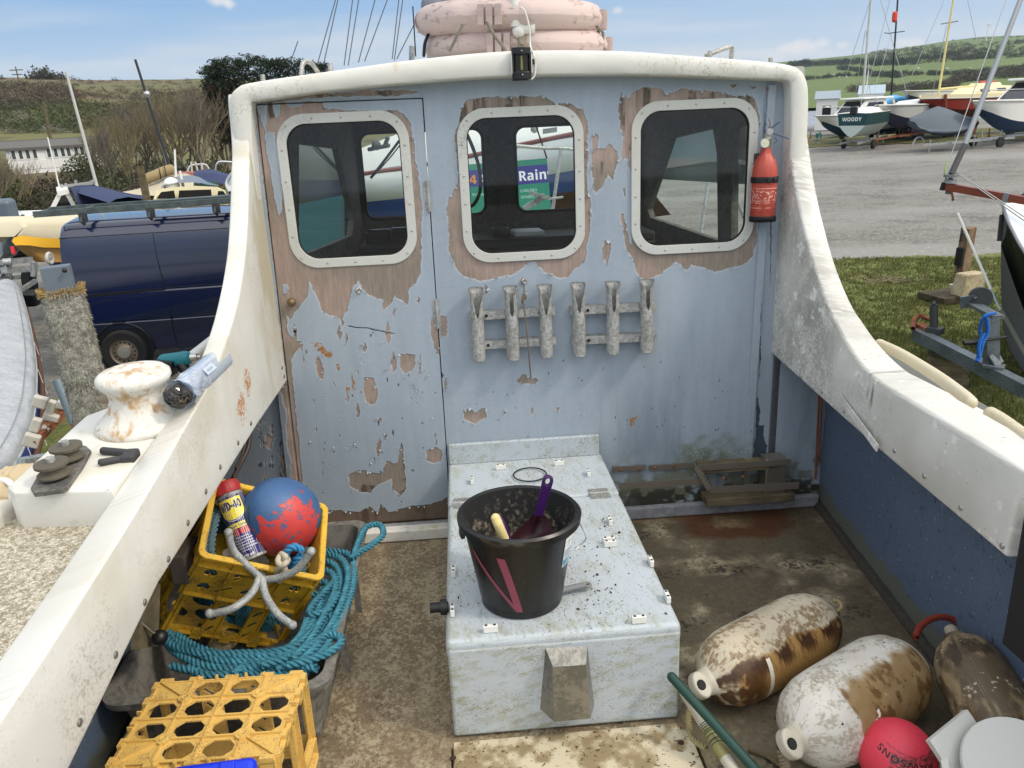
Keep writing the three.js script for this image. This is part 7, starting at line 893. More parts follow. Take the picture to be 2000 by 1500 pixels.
{ // white and blue sloop
  const s = sloop('white and navy sailing boat with tall white mast in the far row', 1792, 68, 1683, 56, 2.5, 1.45, G.dullwhite, M({ c: 0x131f4d, r: 0.5 }), G.white, [1685, 188, 1701, 0, 60], G.dullwhite, 0.8), { o, L, P } = s;
  cabin(o, [[L * 0.3, 1.4], [L * 0.72, 1.5], [L * 0.66, 1.75], [L * 0.34, 1.8]], 1.5, G.white); mesh('pulpit_rail', [tube([P(1690, 189, 58), P(1700, 188, 58), P(1710, 190, 58), P(1714, 200, 58)], 0.03, 16, 6), rod(P(1682, 192, 58), P(1682, 206, 58), 0.03)], chrome, o); wire(o, [[P(1640, 186, 60), P(1700, 0, 60)], [P(1690, 190, 60), P(1738, 0, 61)], [P(1700, 190, 60), P(1692, 60, 60)], [P(1670, 190, 60), P(1690, 60, 60)], [P(1773, 190, 62), P(1720, 0, 62)]], 0.018);
  mesh('prop_stand', [rod(P(1700, 250, 56), P(1674, 208, 56), 0.06), rod(P(1706, 250, 57), P(1711, 208, 57), 0.05)], G.galv, o); trailer(o, L, 2.2, -0.45, G.rust);
}
{ // sloop with sky-blue cover and black mast
  const s = sloop('sailing boat under a sky-blue cover with black mast and orange fender aloft', 1830, 84, 1725, 74, 2.4, 1.3, G.white, M({ c: 0x2c3f66, r: 0.6 }), G.white, [1740, 196, 1752, 20, 76], M({ c: 0x16161a, r: 0.4 }), 1.6), { o, L, P } = s;
  mesh('cover', [capTube([P(1725, 201, 74), P(1745, 196, 75), P(1765, 200, 76)], 0.42, 16, 10), capTube([P(1775, 190, 78), P(1790, 187, 80), P(1800, 192, 81)], 0.35, 12, 10)], G.skyblue, o); mesh('hoisted_fender', capTube([P(1747, 39, 75.6), P(1748, 27, 75.6)], 0.2, 8, 12), G.orange, o); mesh('spreader', [rod(P(1736, 65, 76), P(1767, 61, 76), 0.035), rod(P(1727, 64, 76), P(1740, 66, 76), 0.03)], M({ c: 0x30343a }), o); mesh('boom', rod(P(1742, 180, 76), P(1816, 157, 78), 0.06), G.black, o); wire(o, [[P(1745, 100, 76), P(1780, 185, 78)], [P(1748, 100, 76), P(1775, 190, 78)], [P(1742, 66, 76), P(1705, 185, 74)]], 0.016); mesh('stern_rail', tube([P(1770, 195, 78), P(1785, 178, 79), P(1805, 184, 80), P(1815, 196, 81)], 0.03, 16, 6), chrome, o);
  mesh('timber_prop', rod(P(1757, 252, 60), P(1744, 195, 62), 0.12, 0.1), M({ c: 0xa9a498, r: 0.7 }), o);
}
{ // red and cream sloop
  const s = sloop('red and cream sailing boat with pale yellow mast and boom', 1898, 70, 1760, 60, 2.5, 1.25, G.redboot, M({ c: 0x6c2620, r: 0.7 }), G.cream, [1832, 190, 1862, 0, 64], M({ c: 0xd8c88a, r: 0.5 }), 1.25), { o, L, P } = s;
  mesh('cream_bulwark', [1, -1].map((k) => grid([0, 0.24].map((dy) => [...Array(21)].map((_, i) => { const p = s.h.at(i / 20, 1); return [p[0] + dy * 0.3 * (i / 20), p[1] + dy, (p[2] + 0.02) * k]; })))), G.cream, o); cabin(o, [[L * 0.1, 1.4], [L * 0.62, 1.5], [L * 0.55, 1.95], [L * 0.3, 2.0], [L * 0.12, 1.95]], 1.7, G.cream); for (const t of [0.2, 0.42]) pane(o, [[L * t, 1.62], [L * (t + 0.12), 1.64], [L * (t + 0.12), 1.82], [L * t, 1.82]], 1.7, (y) => mix(1, 0.82, (y - 1.4) / 0.6)); cabin(o, [[L * 0.22, 1.95], [L * 0.45, 1.95], [L * 0.42, 2.2], [L * 0.24, 2.2]], 1.2, G.cream, 0.85, 0, 'hatch_house'); mesh('red_cover', capTube([[L * 0.2, 2.2, 0], [L * 0.4, 2.24, 0]], 0.1, 8, 8), G.red, o);
  mesh('boom', rod(P(1836, 174, 64), P(1926, 166, 66), 0.075), M({ c: 0xd8c88a, r: 0.5 }), o); mesh('spreader', rod(P(1838, 47, 64), P(1872, 41, 64), 0.04), M({ c: 0x8c8c84 }), o); wire(o, [[P(1780, 150, 62), P(1844, 0, 63)], [P(1855, 50, 64), P(1834, 180, 64)], [P(1849, 50, 64), P(1820, 188, 64)], [P(1906, 75, 64), P(1890, 0, 64)]], 0.02); mesh('samson_post', rod(P(1847, 212, 60), P(1847, 184, 60), 0.09), G.mahog, o);
}
{ // boat under a slate-grey cover on a trailer
  const a = PWr(1905, 600, 55).setY(0), b = PWr(1772, 600, 50).setY(0), o = thing('covered_boat', 'small boat under a taut slate-grey cover on a low trailer', 'boat', a, yawTo(a, b)), L = a.distanceTo(b), inv = new THREE.Matrix4().compose(o.position, o.quaternion, o.scale).invert(), P = (x, y, d) => PWr(x, y, d).applyMatrix4(inv);
  const ridge = [[1776, 232], [1795, 222], [1818, 212], [1832, 207], [1850, 212], [1880, 224], [1903, 232]], low = [[1776, 236], [1790, 246], [1812, 252], [1840, 253], [1868, 251], [1890, 245], [1903, 238]]; const rows = ridge.map(([x, y], i) => { const d = mix(50, 55, (x - 1772) / 133), r = P(x, y, d), l = P(low[i][0], low[i][1], d - 0.9 * Math.sin(Math.PI * (i + 0.3) / 6.6)), lb = l.clone(); lb.z = r.z - (l.z - r.z) * 0.8; lb.y = l.y; const k = (p, q, t, up) => p.clone().lerp(q, t).add(V(0, up, 0)); return [l, k(l, r, 0.3, 0.14), k(l, r, 0.65, 0.08), r, k(lb, r, 0.65, 0.08), k(lb, r, 0.3, 0.14), lb]; }); mesh('cover', grid(rows), G.slatecloth, o); mesh('hull', grid(rows.map((r, i) => [r[0], r[0].clone().add(V(0, -0.35 * Math.sin(Math.PI * (i + 0.4) / 6.8), -0.35)), r[6]])), G.slatecloth, o); trailer(o, L * 0.95, 1.7, 0.15); mesh('mudguard', PR(new THREE.TorusGeometry(0.45, 0.05, 6, 18, Math.PI), L * 0.9, 0.3, 1.2), G.dullwhite, o);
}
{ // white pilot-house boat at the right edge
  const [o, L] = yardBoat('pilot_boat', 'white pilothouse motor boat with dark blue bottom at the right edge', 2035, 66, 1862, 54); o.position.y = 0.55; hull(o, L, 2.6, 1.75, G.white, M({ c: 0x143a5e, r: 0.6 }), { wl: 0.36 }); const py = (y) => y; cabin(o, [[L * 0.2, 1.7], [L * 0.76, 1.8], [L * 0.6, 2.9], [L * 0.24, 2.95]], 2.0, G.white); pane(o, [[L * 0.34, 2.0], [L * 0.66, 2.0], [L * 0.58, 2.75], [L * 0.36, 2.75]], 2.0, (y) => mix(1, 0.82, (y - 1.7) / 1.25)); mesh('front_window', grid([[[L * 0.74, 1.98, -0.85], [L * 0.74, 1.98, 0.85]], [[L * 0.618, 2.82, -0.75], [L * 0.618, 2.82, 0.75]]]), G.glassdark, o); mesh('wheelhouse_roof', rb(L * 0.46, 0.16, 2.2, 0.07, L * 0.42, 3.0, 0), G.white, o); mastOn(o, [L * 0.5, 3.0, 0], [L * 0.42, 5.2, 0], 0.03, G.white, 'aerial'); mastOn(o, [L * 0.35, 3, 0.4], [L * 0.35, 4.6, 0.4], 0.025, G.white, 'aerial'); mesh('radar', [rb(0.4, 0.2, 0.4, 0.08, L * 0.4, 3.2, 0)], G.white, o); mesh('rail', tube([[L * 0.62, 2.45, 1.0], [L * 0.85, 2.5, 0.7], [L * 1.05, 2.55, 0], [L * 0.85, 2.5, -0.7], [L * 0.62, 2.45, -1.0]], 0.022, 30, 6), chrome, o); trailer(o, L, 2.2, -0.2); const r = rng(3); mesh('orange_lettering', [...Array(9)].map((_, i) => bx(0.1 + 0.06 * r(), 0.1 + 0.06 * r(), 0.02, L * 0.72 - i * 0.2, 1.55, 1.22 - 0.02 * i, 0, 0.1)), M({ c: 0xb98d58, r: 0.5 }), o);
  mesh('side_stripe', bx(L * 0.6, 0.05, 0.02, L * 0.4, 1.2, 1.28), M({ c: 0xb4aa96 }), o);
}
{ // sheds, gear on the strip
  const hut = (name, label, x0, x1, y0, y1, d, roof, dep = 5) => { const a = PWr(x0, 600, d).setY(0), b = PWr(x1, 600, d).setY(0), L = a.distanceTo(b), o = thing(name, label, 'shed', a, yawTo(a, b)), h = PWr(x0, y0, d).y, e = PWr(x0, y1, d).y; mesh('wall', bx(L, e, dep, L / 2, e / 2, -dep / 2), G.white, o); mesh('roof', [PR(ext(poly([[-0.2, e], [dep + 0.2, e], [dep / 2, h]]), L + 0.4), L + 0.2, 0, 0, 0, -Math.PI / 2, 0).translate(-0.0, 0, -dep)].map((g) => g.rotateY(0)), roof, o); mesh('window', bx(L * 0.4, e * 0.35, 0.04, L * 0.5, e * 0.6, 0.02), G.glassdark, o); return o; };
  hut('white_hut', 'small white hut with grey roof behind the white cabin cruiser', 1560, 1598, 180, 195, 78, M({ c: 0x8e9aa2, r: 0.8 })); hut('grey_shed', 'low shed with pale grey roof near the shore', 1634, 1678, 169, 186, 140, M({ c: 0x9fb0bb, r: 0.7 }), 9);
  const can = thing('green_can', 'green plastic jerrycan standing on the grass under the boat row', 'can', PW(1598, 274, 'y', 0)); mesh('body', rb(0.35, 0.5, 0.28, 0.05, 0, 0.25, 0), M({ c: 0x1d6b5c, r: 0.5 }), can); mesh('neck', cy(0.05, 0.05, 0.08, 10, 0.08, 0.53, 0), G.black, can);
  const P = (x, y) => PW(x, y, 'y', 0.3), tr = (name, label, pts, w, m) => { const p = pts.map(([x, y]) => P(x, y)), o = thing(name, label, 'trailer', p[0].clone().setY(0)), g = []; for (let i = 0; i < p.length - 1; i++) g.push(beam(p[i].clone().sub(o.position), p[i + 1].clone().sub(o.position), w, 0.14)); mesh('beam', g, m, o); mesh('wheel', [cy(0.26, 0.26, 0.16, 18, p[1].x - o.position.x, 0.26, p[1].z - o.position.z + 0.4, Math.PI / 2)], G.tyre, o); mesh('jockey_wheel', [rod([0, 0, 0.1], [0, 0.6, 0.1], 0.04), cy(0.1, 0.1, 0.06, 12, 0, 0.1, 0.12, Math.PI / 2)], G.rust, o); return o; };
  tr('boat_trailer', 'empty red trailer beam lying under the sailing boats', [[1712, 262], [1760, 258], [1815, 253]], 0.3, M({ c: 0x8a3527, r: 0.8 })); tr('boat_trailer', 'long galvanised trailer frame under the covered boat', [[1762, 262], [1840, 257], [1905, 254]], 0.2, G.galv); tr('boat_trailer', 'galvanised trailer drawbar under the white pilothouse boat', [[1930, 260], [1965, 256], [2010, 252]], 0.2, G.galv); tr('boat_trailer', 'grey trailer frame under the white cabin cruiser and green launch', [[1582, 265], [1640, 263], [1710, 259]], 0.2, G.galv);
}
{ // near right: boat bow on a trailer, bowsprit, furler
  const o = thing('trailer_sailer', 'dark green boat bow with white deck and brown bowsprit at the right edge', 'boat', PW(2005, 700, 'y', 0)), at = o.position.clone(), P = (x, y, d) => PWd(x, y, d < 12.3 && d > 10.5 || d >= 12.3 ? d * 0.795 : d).sub(at), Dd = 9.7;
  // stem and sheer measured on the photo; the far side mirrored across the centreline
  const sh = [[1958, 398], [1966, 425], [1980, 455], [2000, 490], [2050, 560], [2130, 640]].map(([x, y], i) => P(x, y, Dd - i * 0.22)), stem = [[1958, 402], [1955, 480], [1955, 560], [1958, 640], [1975, 690], [2010, 740]].map(([x, y], i) => P(x, y, Dd + 0.05)), rows = [0, 0.25, 0.5, 0.75, 1].map((v) => sh.map((p, i) => { const k = P(1958 + i * 20, 400 + i * 12, Dd); const low = stem[Math.min(i + 1, 5)].clone().add(V(i * 0.18, 0, 0)); return p.clone().lerp(low, v).add(V(-0.16 * Math.sin(v * Math.PI) * (i / 5), 0, 0.1 * Math.sin(v * Math.PI))); }));
  const dk = M({ c: 0x0e120b, r: 0.5, phys: { specularIntensity: 0.4 } }); mesh('topside', [grid(rows), grid([stem, stem.map((p, i) => p.clone().add(V(1.2 + i * 0.1, 0, -1.2)))])], dk, o); mesh('gunwale', tube(sh, 0.02, 24, 6), M({ c: 0x8d9092, r: 0.4 }), o); mesh('deck', grid([sh, sh.map((p, i) => p.clone().add(V(1.4 + 0.3 * i, -0.02, -0.5)))]), M({ c: 0xdfe6ee, r: 0.4 }), o); mesh('stem_guard', [beam(P(1957, 420, Dd - 0.05), P(1952, 470, Dd - 0.05), 0.05, 0.05)], G.black, o);
  const b0 = P(1841, 363, 12.5), b1 = P(2060, 402, 11.6); mesh('bowsprit', beam(b0, b1, 0.09, 0.09), G.mahog, o); mesh('sprit_cap', beam(b0.clone().lerp(b1, -0.01), b0.clone().lerp(b1, 0.035), 0.1, 0.1), G.black, o); mesh('sprit_strap', beam(b0.clone().lerp(b1, 0.56), b0.clone().lerp(b1, 0.61), 0.1, 0.105), G.midgrey, o);
  const f0 = P(1858, 340, 12.4), f1 = P(1885, 282, 12.35), f2 = P(2020, -70, 12); mesh('furled_forestay', [rod(f1, f2, 0.033, 0.03, 14)], M({ c: 0x9a9d9e, r: 0.35, m: 0.5 }), o); mesh('furler_sleeve', rod(f0, f1, 0.038, 0.038, 14), M({ c: 0x4a4746, r: 0.5 }), o); mesh('furler_drum', [cy(0.085, 0.085, 0.035, 20, f0.x, f0.y - 0.02, f0.z), cy(0.07, 0.085, 0.04, 20, f0.x, f0.y - 0.09, f0.z), cy(0.03, 0.04, 0.2, 10, f0.x, f0.y - 0.15, f0.z)], G.midgrey, o); mesh('shackle', tube([f0, P(1857, 352, 12.45), P(1852, 362, 12.5)], 0.016, 10, 6), G.steel, o);
  mesh('green_cord', tube([P(1850, 315, 12.4), P(1845, 335, 12.4), P(1848, 350, 12.45), P(1842, 358, 12.45)], 0.01, 14, 5), M({ c: 0x8fb26a, r: 0.9 }), o); wire(o, [[P(1855, 310, 12.4), P(1965, 0, 12)], [P(1872, 338, 12.4), P(2010, 430, 11.4)], [P(1866, 336, 12.4), P(2010, 438, 11.4)], [P(1856, 385, 12.5), P(1868, 416, 12.4)]], 0.007); mesh('bobstay_tube', rod(P(1870, 416, 12.4), P(1935, 565, 12.1), 0.019, 0.019, 10), G.pvcwhite, o); mesh('bobstay_rope', rod(P(1935, 565, 12.1), P(1953, 606, 12), 0.012), M({ c: 0x9fb0c4, r: 0.9 }), o); mesh('chainplate', beam(P(1955, 606, 11.9), P(2010, 705, 11.6), 0.06, 0.015), M({ c: 0x6b6d62, r: 0.6 }), o); mesh('sprit_bolt', [beam(P(1858, 372, 12.4), P(1862, 392, 12.4), 0.02, 0.02)], G.rust, o);
  const t = thing('launch_trailer', 'galvanised boat trailer drawbar with winch post and blue rope, front right', 'trailer', PW(1950, 760, 'y', 0)), ta = t.position.clone(), Y = (x, y, h) => PW(x, y, 'y', h).sub(ta), gs = M({ map: T.galv, tile: 0.7, r: 0.5, m: 0.4, c: 0xa2aab4 });
  mesh('drawbar', [beam(Y(1790, 652, 0.5), Y(2060, 790, 0.5), 0.13, 0.15)], gs, t); mesh('hitch', [beam(Y(1790, 634, 0.58), Y(1815, 646, 0.58), 0.11, 0.07), tube([Y(1783, 642, 0.6), Y(1786, 624, 0.64), Y(1800, 616, 0.66), Y(1812, 624, 0.62)], 0.03, 14, 8), rod(Y(1800, 618, 0.66), Y(1818, 625, 0.64), 0.022)], G.rust, t); mesh('jockey_stand', [rod(Y(1824, 646, 0.58), Y(1824, 595, 0.92), 0.05, 0.05, 14), rod(Y(1824, 596, 0.92), Y(1824, 589, 0.96), 0.03), beam(Y(1812, 643, 0.6), Y(1840, 648, 0.6), 0.14, 0.08), rod(Y(1818, 652, 0.48), Y(1817, 706, 0.1), 0.035)], G.darkgrey, t);
  mesh('winch_post', [beam(Y(1936, 716, 0.55), Y(1936, 620, 1.12), 0.12, 0.13, V(1, 0, 0.2)), beam(Y(1893, 590, 1.16), Y(1950, 620, 1.13), 0.14, 0.04)], gs, t); { const w = Y(1913, 580, 1.24); mesh('winch', [PR(new THREE.CylinderGeometry(0.11, 0.11, 0.1, 24), w.x, w.y, w.z, Math.PI / 2, 0, 0.5), PR(new THREE.CylinderGeometry(0.125, 0.125, 0.015, 24), w.x - 0.02, w.y, w.z + 0.05, Math.PI / 2, 0, 0.5), rod([w.x, w.y, w.z], [w.x - 0.12, w.y, w.z + 0.06], 0.02)], G.darkgrey, t); mesh('winch_bracket', [beam(Y(1890, 578, 1.26), Y(1890, 600, 1.12), 0.02, 0.16, V(1, 0, 0.3))], gs, t); } mesh('winch_handle', [rod(Y(1882, 670, 0.86), Y(1906, 668, 0.87), 0.03), rod(Y(1906, 668, 0.87), Y(1965, 658, 0.92), 0.014)], G.black, t);
  mesh('blue_rope', [twist([Y(1944, 612, 1.18), Y(1922, 618, 1.16), Y(1914, 640, 1.02), Y(1915, 655, 0.93)], 0.018, false, 0.08, 6), twist([Y(1926, 620, 1.16), Y(1928, 650, 0.97), Y(1918, 672, 0.85), Y(1914, 690, 0.74), Y(1908, 706, 0.66)], 0.025, false, 0.09, 6), twist([Y(1921, 650, 0.98), Y(1912, 675, 0.84), Y(1912, 702, 0.68)], 0.022, false, 0.08, 6)], M({ c: 0x1c63b4, r: 0.8 }), t); mesh('clamp_plate', [beam(Y(1938, 690, 0.72), Y(1952, 712, 0.6), 0.16, 0.02, V(0, 1, 0.5)), beam(Y(1920, 712, 0.59), Y(1962, 718, 0.59), 0.16, 0.03)], gs, t);
  // timber blocks under the drawbar
  const tm = thing('timber_stack', 'stack of mossy timber offcuts propping the trailer drawbar', 'timber', PW(1860, 745, 'y', 0)), R = (x, y, h) => PW(x, y, 'y', h).sub(tm.position); for (const [x0, y0, x1, y1, h, w, k] of [[1824, 682, 1864, 694, 0.37, 0.2, 0.1], [1814, 698, 1886, 708, 0.27, 0.26, 0.08], [1812, 716, 1892, 726, 0.16, 0.28, 0.13], [1845, 742, 1892, 748, 0.05, 0.14, 0.09]]) mesh('timber_block', beam(R(x0, y0, h), R(x1, y1, h), w, k), G.oldwood, tm);
}
{ // tap post, stone block, slab
  const p0 = PW(1876, 548, 'y', 0), o = thing('tap_post', 'short timber post with a water tap standing on the grass edge', 'post', p0, 0.5), w = 0.27, h = PWd(1880, 438, PW(1876, 548, 'y', 0).clone().sub(frameW.C).dot(V(0, 0, -1).applyMatrix4(frameW.R))).y; mesh('post', rb(w, h, 0.16, 0.012, 0, h / 2, 0), G.wood, o); mesh('tap', [rod([-w / 2, h - 0.08, 0.02], [-w / 2 - 0.12, h - 0.1, 0.02], 0.025), rod([-w / 2 - 0.11, h - 0.1, 0.02], [-w / 2 - 0.14, h - 0.24, 0.02], 0.025), rod([-w / 2 - 0.1, h - 0.09, 0.02], [-w / 2 - 0.1, h + 0.02, 0.02], 0.012), rod([-w / 2 - 0.16, h + 0.02, 0.02], [-w / 2 - 0.02, h + 0.02, 0.02], 0.015)], G.black, o); mesh('meter_box', rb(0.06, 0.34, 0.14, 0.01, -w / 2 - 0.04, h * 0.48, 0), G.black, o); mesh('pipe', tube([[-w / 2 - 0.04, h * 0.32, 0], [-w / 2 - 0.1, h * 0.2, 0.05], [-w / 2 - 0.28, h * 0.1, 0.1]], 0.015, 12, 5), G.rubber, o);
  const s0 = PW(1887, 577, 'y', 0.1), s = thing('stone_block', 'rough buff stone block standing on its side in front of the tap post', 'stone', s0.setY(0.1), 0.25); mesh('block', warp(norm(new RoundedBoxGeometry(0.5, 0.4, 0.24, 4, 0.035).translate(0, 0.2, 0)), (x, y, z) => { const k = (S(1, x * 2 + y, z * 3 + y * 2) - 0.5) * 0.05; return [x * (1 - 0.12 * (y / 0.4)) + k + 0.05 * y, y + k * 0.5, z + k]; }), G.concrete, s); const sl = thing('paving_slab', 'weathered grey slab lying on the grass under the stone block', 'slab', PW(1858, 583, 'y', 0), 0.22); mesh('slab', warp(norm(new RoundedBoxGeometry(0.95, 0.12, 0.6, 3, 0.02).translate(0, 0.05, 0)), (x, y, z) => [x, y + (S(1, x, z) - 0.5) * 0.04, z]), M({ map: T.oldwood, tile: 0.8, r: 0.95, c: 0xb0aca4 }), sl); mesh('bolt', [cy(0.03, 0.03, 0.16, 10, -0.1, 0.16, 0.1), cy(0.07, 0.06, 0.05, 14, -0.1, 0.26, 0.1)], G.dullwhite, sl);
  const r = rng(6); for (const [x, y, n, l] of [[1740, 545, 16, 'patch of dry broken twigs on the grass'], [1790, 620, 0, '']]) if (n) { const q = PW(x, y, 'y', 0), d = new THREE.InstancedMesh(new THREE.BoxGeometry(1, 1, 1), M({ c: 0x7d7258, r: 1 }), 70), m = new THREE.Matrix4(), e = new THREE.Quaternion(); d.name = 'twig_litter'; for (let i = 0; i < 70; i++) { e.setFromEuler(new THREE.Euler(0, r() * 3.1, (r() - 0.5) * 0.3)); d.setMatrixAt(i, m.compose(V(q.x + (r() + r() - 1) * 0.7, 0.0, q.z + (r() + r() - 1) * 0.35), e, V(0.08 + r() * 0.2, 0.014, 0.014))); } d.userData.kind = 'stuff'; tag(d, l, 'twigs'); scene.add(d); }
}
// ---------------------------------------------------------------- left side of the yard
{ // blue van with a roof rack
  const p = PW(255, 725, 'y', 0), o = thing('panel_van', 'dark blue panel van with galvanised roof rack parked behind the left coaming', 'van', p, 0.06);
  const prof = [[-0.02, 0.3], [0.0, 0.36], [0.02, 0.62], [0.025, 0.76], [0.012, 0.775], [0.03, 0.8], [0.03, 1.05], [0.02, 1.2], [0.0, 1.22], [0.0, 1.26], [-0.03, 1.7], [-0.075, 2.02], [-0.09, 2.05], [-0.12, 2.13], [-0.2, 2.2], [-0.34, 2.235], [-0.9, 2.27], [-1.46, 2.235], [-1.6, 2.2], [-1.7, 2.1], [-1.8, 1.2], [-1.8, 0.3]];
  const xs = [[-0.72, 0.9], [-0.72, 0.35], [-0.715, 0.12], [-0.69, 0.05], [-0.62, 0.012], [-0.5, 0], ...[...Array(24)].map((_, i) => [-0.4 + i * 0.18, 0])]; const rowsB = xs.map(([x, ins]) => prof.map(([z, y]) => { const zc = -0.9, k = 1 - ins * 0.9; return [x - (y > 1.2 && x < 0 ? -0.11 * (y - 1.2) * ss(0.2, -0.6, x) : 0), y - (ins > 0.02 && y > 2.1 ? 0.03 : 0), zc + (z - zc) * k]; }));
  mesh('body', crease(grid(rowsB), 32), G.navy, o);
  const pt = (px, py, off = 0) => { const q = PWd(px, py, 1), d = rayOf(frameW, px, py); const nrm = V(Math.sin(0.06), 0, Math.cos(0.06)), t = (nrm.dot(p) + off - nrm.dot(frameW.C)) / nrm.dot(d); return frameW.C.clone().addScaledVector(d, t).sub(p).applyAxisAngle(V(0, 1, 0), -0.06); };
  const sN = (x, y) => { let z = 0; for (let i = 0; i < prof.length - 1; i++) if (y >= prof[i][1] && y <= prof[i + 1][1]) { z = mix(prof[i][0], prof[i + 1][0], (y - prof[i][1]) / (prof[i + 1][1] - prof[i][1] || 1)); break; } return [x, y, z + 0.001]; };
  const seam = (pts, r) => tube(pts.map(([x, y]) => sN(x, y)), r, 40, 5); const dark = M({ c: 0x05070d, r: 0.5 });
  const sx = pt(292, 440).x; mesh('door_gap', [seam([[sx, 2.03], [sx + 0.01, 1.6], [sx + 0.04, 1.24], [sx + 0.05, 0.9], [sx + 0.05, 0.5], [sx + 0.06, 0.34]], 0.007), seam([[-0.6, 2.04], [1, 2.04], [3, 2.04]], 0.006), seam([[sx + 0.08, 0.52], [2, 0.52]], 0.005), seam([[sx + 0.05, 1.24], [2.5, 1.25]], 0.006)], dark, o);
  mesh('door_rail', [beam(sN(-0.66, 1.2), sN(sx + 0.03, 1.215), 0.02, 0.045)], dark, o);
  const wc = [0, 0.33, 0.0]; mesh('wheel_arch', [PR(new THREE.RingGeometry(0.0, 0.41, 40), 0, 0.35, 0.022), PR(new THREE.TorusGeometry(0.41, 0.02, 6, 40, Math.PI * 1.1), 0, 0.35, 0.015, 0, 0, -0.15)], dark, o); const tyre = mesh('tyre', crease(lathe([[0.2, -0.1], [0.3, -0.1], [0.325, -0.08], [0.33, 0], [0.325, 0.08], [0.3, 0.1], [0.2, 0.09]], 48), 40).rotateX(Math.PI / 2).translate(...wc), G.tyre, o); const rim = mesh('rim', crease(lathe([[0.205, 0.09], [0.19, 0.075], [0.175, 0.05], [0.12, 0.06], [0.1, 0.085], [0, 0.09]], 40), 35).rotateX(Math.PI / 2).translate(...wc), M({ c: 0x8b7d6d, r: 0.5, m: 0.5 }), o); mesh('hub_cap', crease(lathe([[0.095, 0.08], [0.09, 0.1], [0.03, 0.108], [0, 0.108]], 32), 40).rotateX(Math.PI / 2).translate(...wc), M({ c: 0xa9a79f, r: 0.4, m: 0.5 }), o); mesh('vent_hole', [...Array(14)].map((_, i) => { const a = i / 14 * 6.283; return sp(0.014, 8, wc[0] + Math.cos(a) * 0.148, wc[1] + Math.sin(a) * 0.148, 0.058); }), G.black, rim); mesh('front_tyre', cy(0.33, 0.33, 0.2, 32, 3.0, 0.33, -0.06, Math.PI / 2), G.tyre, o);
  // rack
  const rk = (x, y, off) => pt(x, y, off), a = rk(66, 419, -0.1), b = rk(448, 392, -0.1), dir = b.clone().sub(a), rackM = M({ map: T.galv, tile: 0.5, r: 0.55, m: 0.4, c: 0x8f9a98 }); const cross = (t) => a.clone().addScaledVector(dir, t);
  mesh('rack_rail', [beam(a, cross(2.2), 0.05, 0.085), beam(a.clone().add(V(0, 0, -0.5)), cross(2.2).add(V(0, 0, -0.5)), 0.05, 0.085), beam(cross(0.55).add(V(0, 0.04, -0.25)), cross(2.2).add(V(0, 0.04, -0.25)), 0.16, 0.03)], rackM, o); for (const t of [0.01, 0.24, 0.6, 0.94, 1.6]) mesh('cross_bar', beam(cross(t), cross(t).add(V(0, 0.0, -0.5)), 0.05, 0.05), rackM, o); for (const t of [0.24, 0.585, 0.925]) mesh('rack_foot', [beam(cross(t).add(V(0, -0.02, 0)), cross(t).add(V(0, -0.16, 0.0)), 0.06, 0.1, V(1, 0, 0)), beam(cross(t).add(V(0, -0.1, 0.02)), cross(t).add(V(0, -0.17, 0.06)), 0.12, 0.03, V(1, 0, 0))], G.darkgrey, o);
}
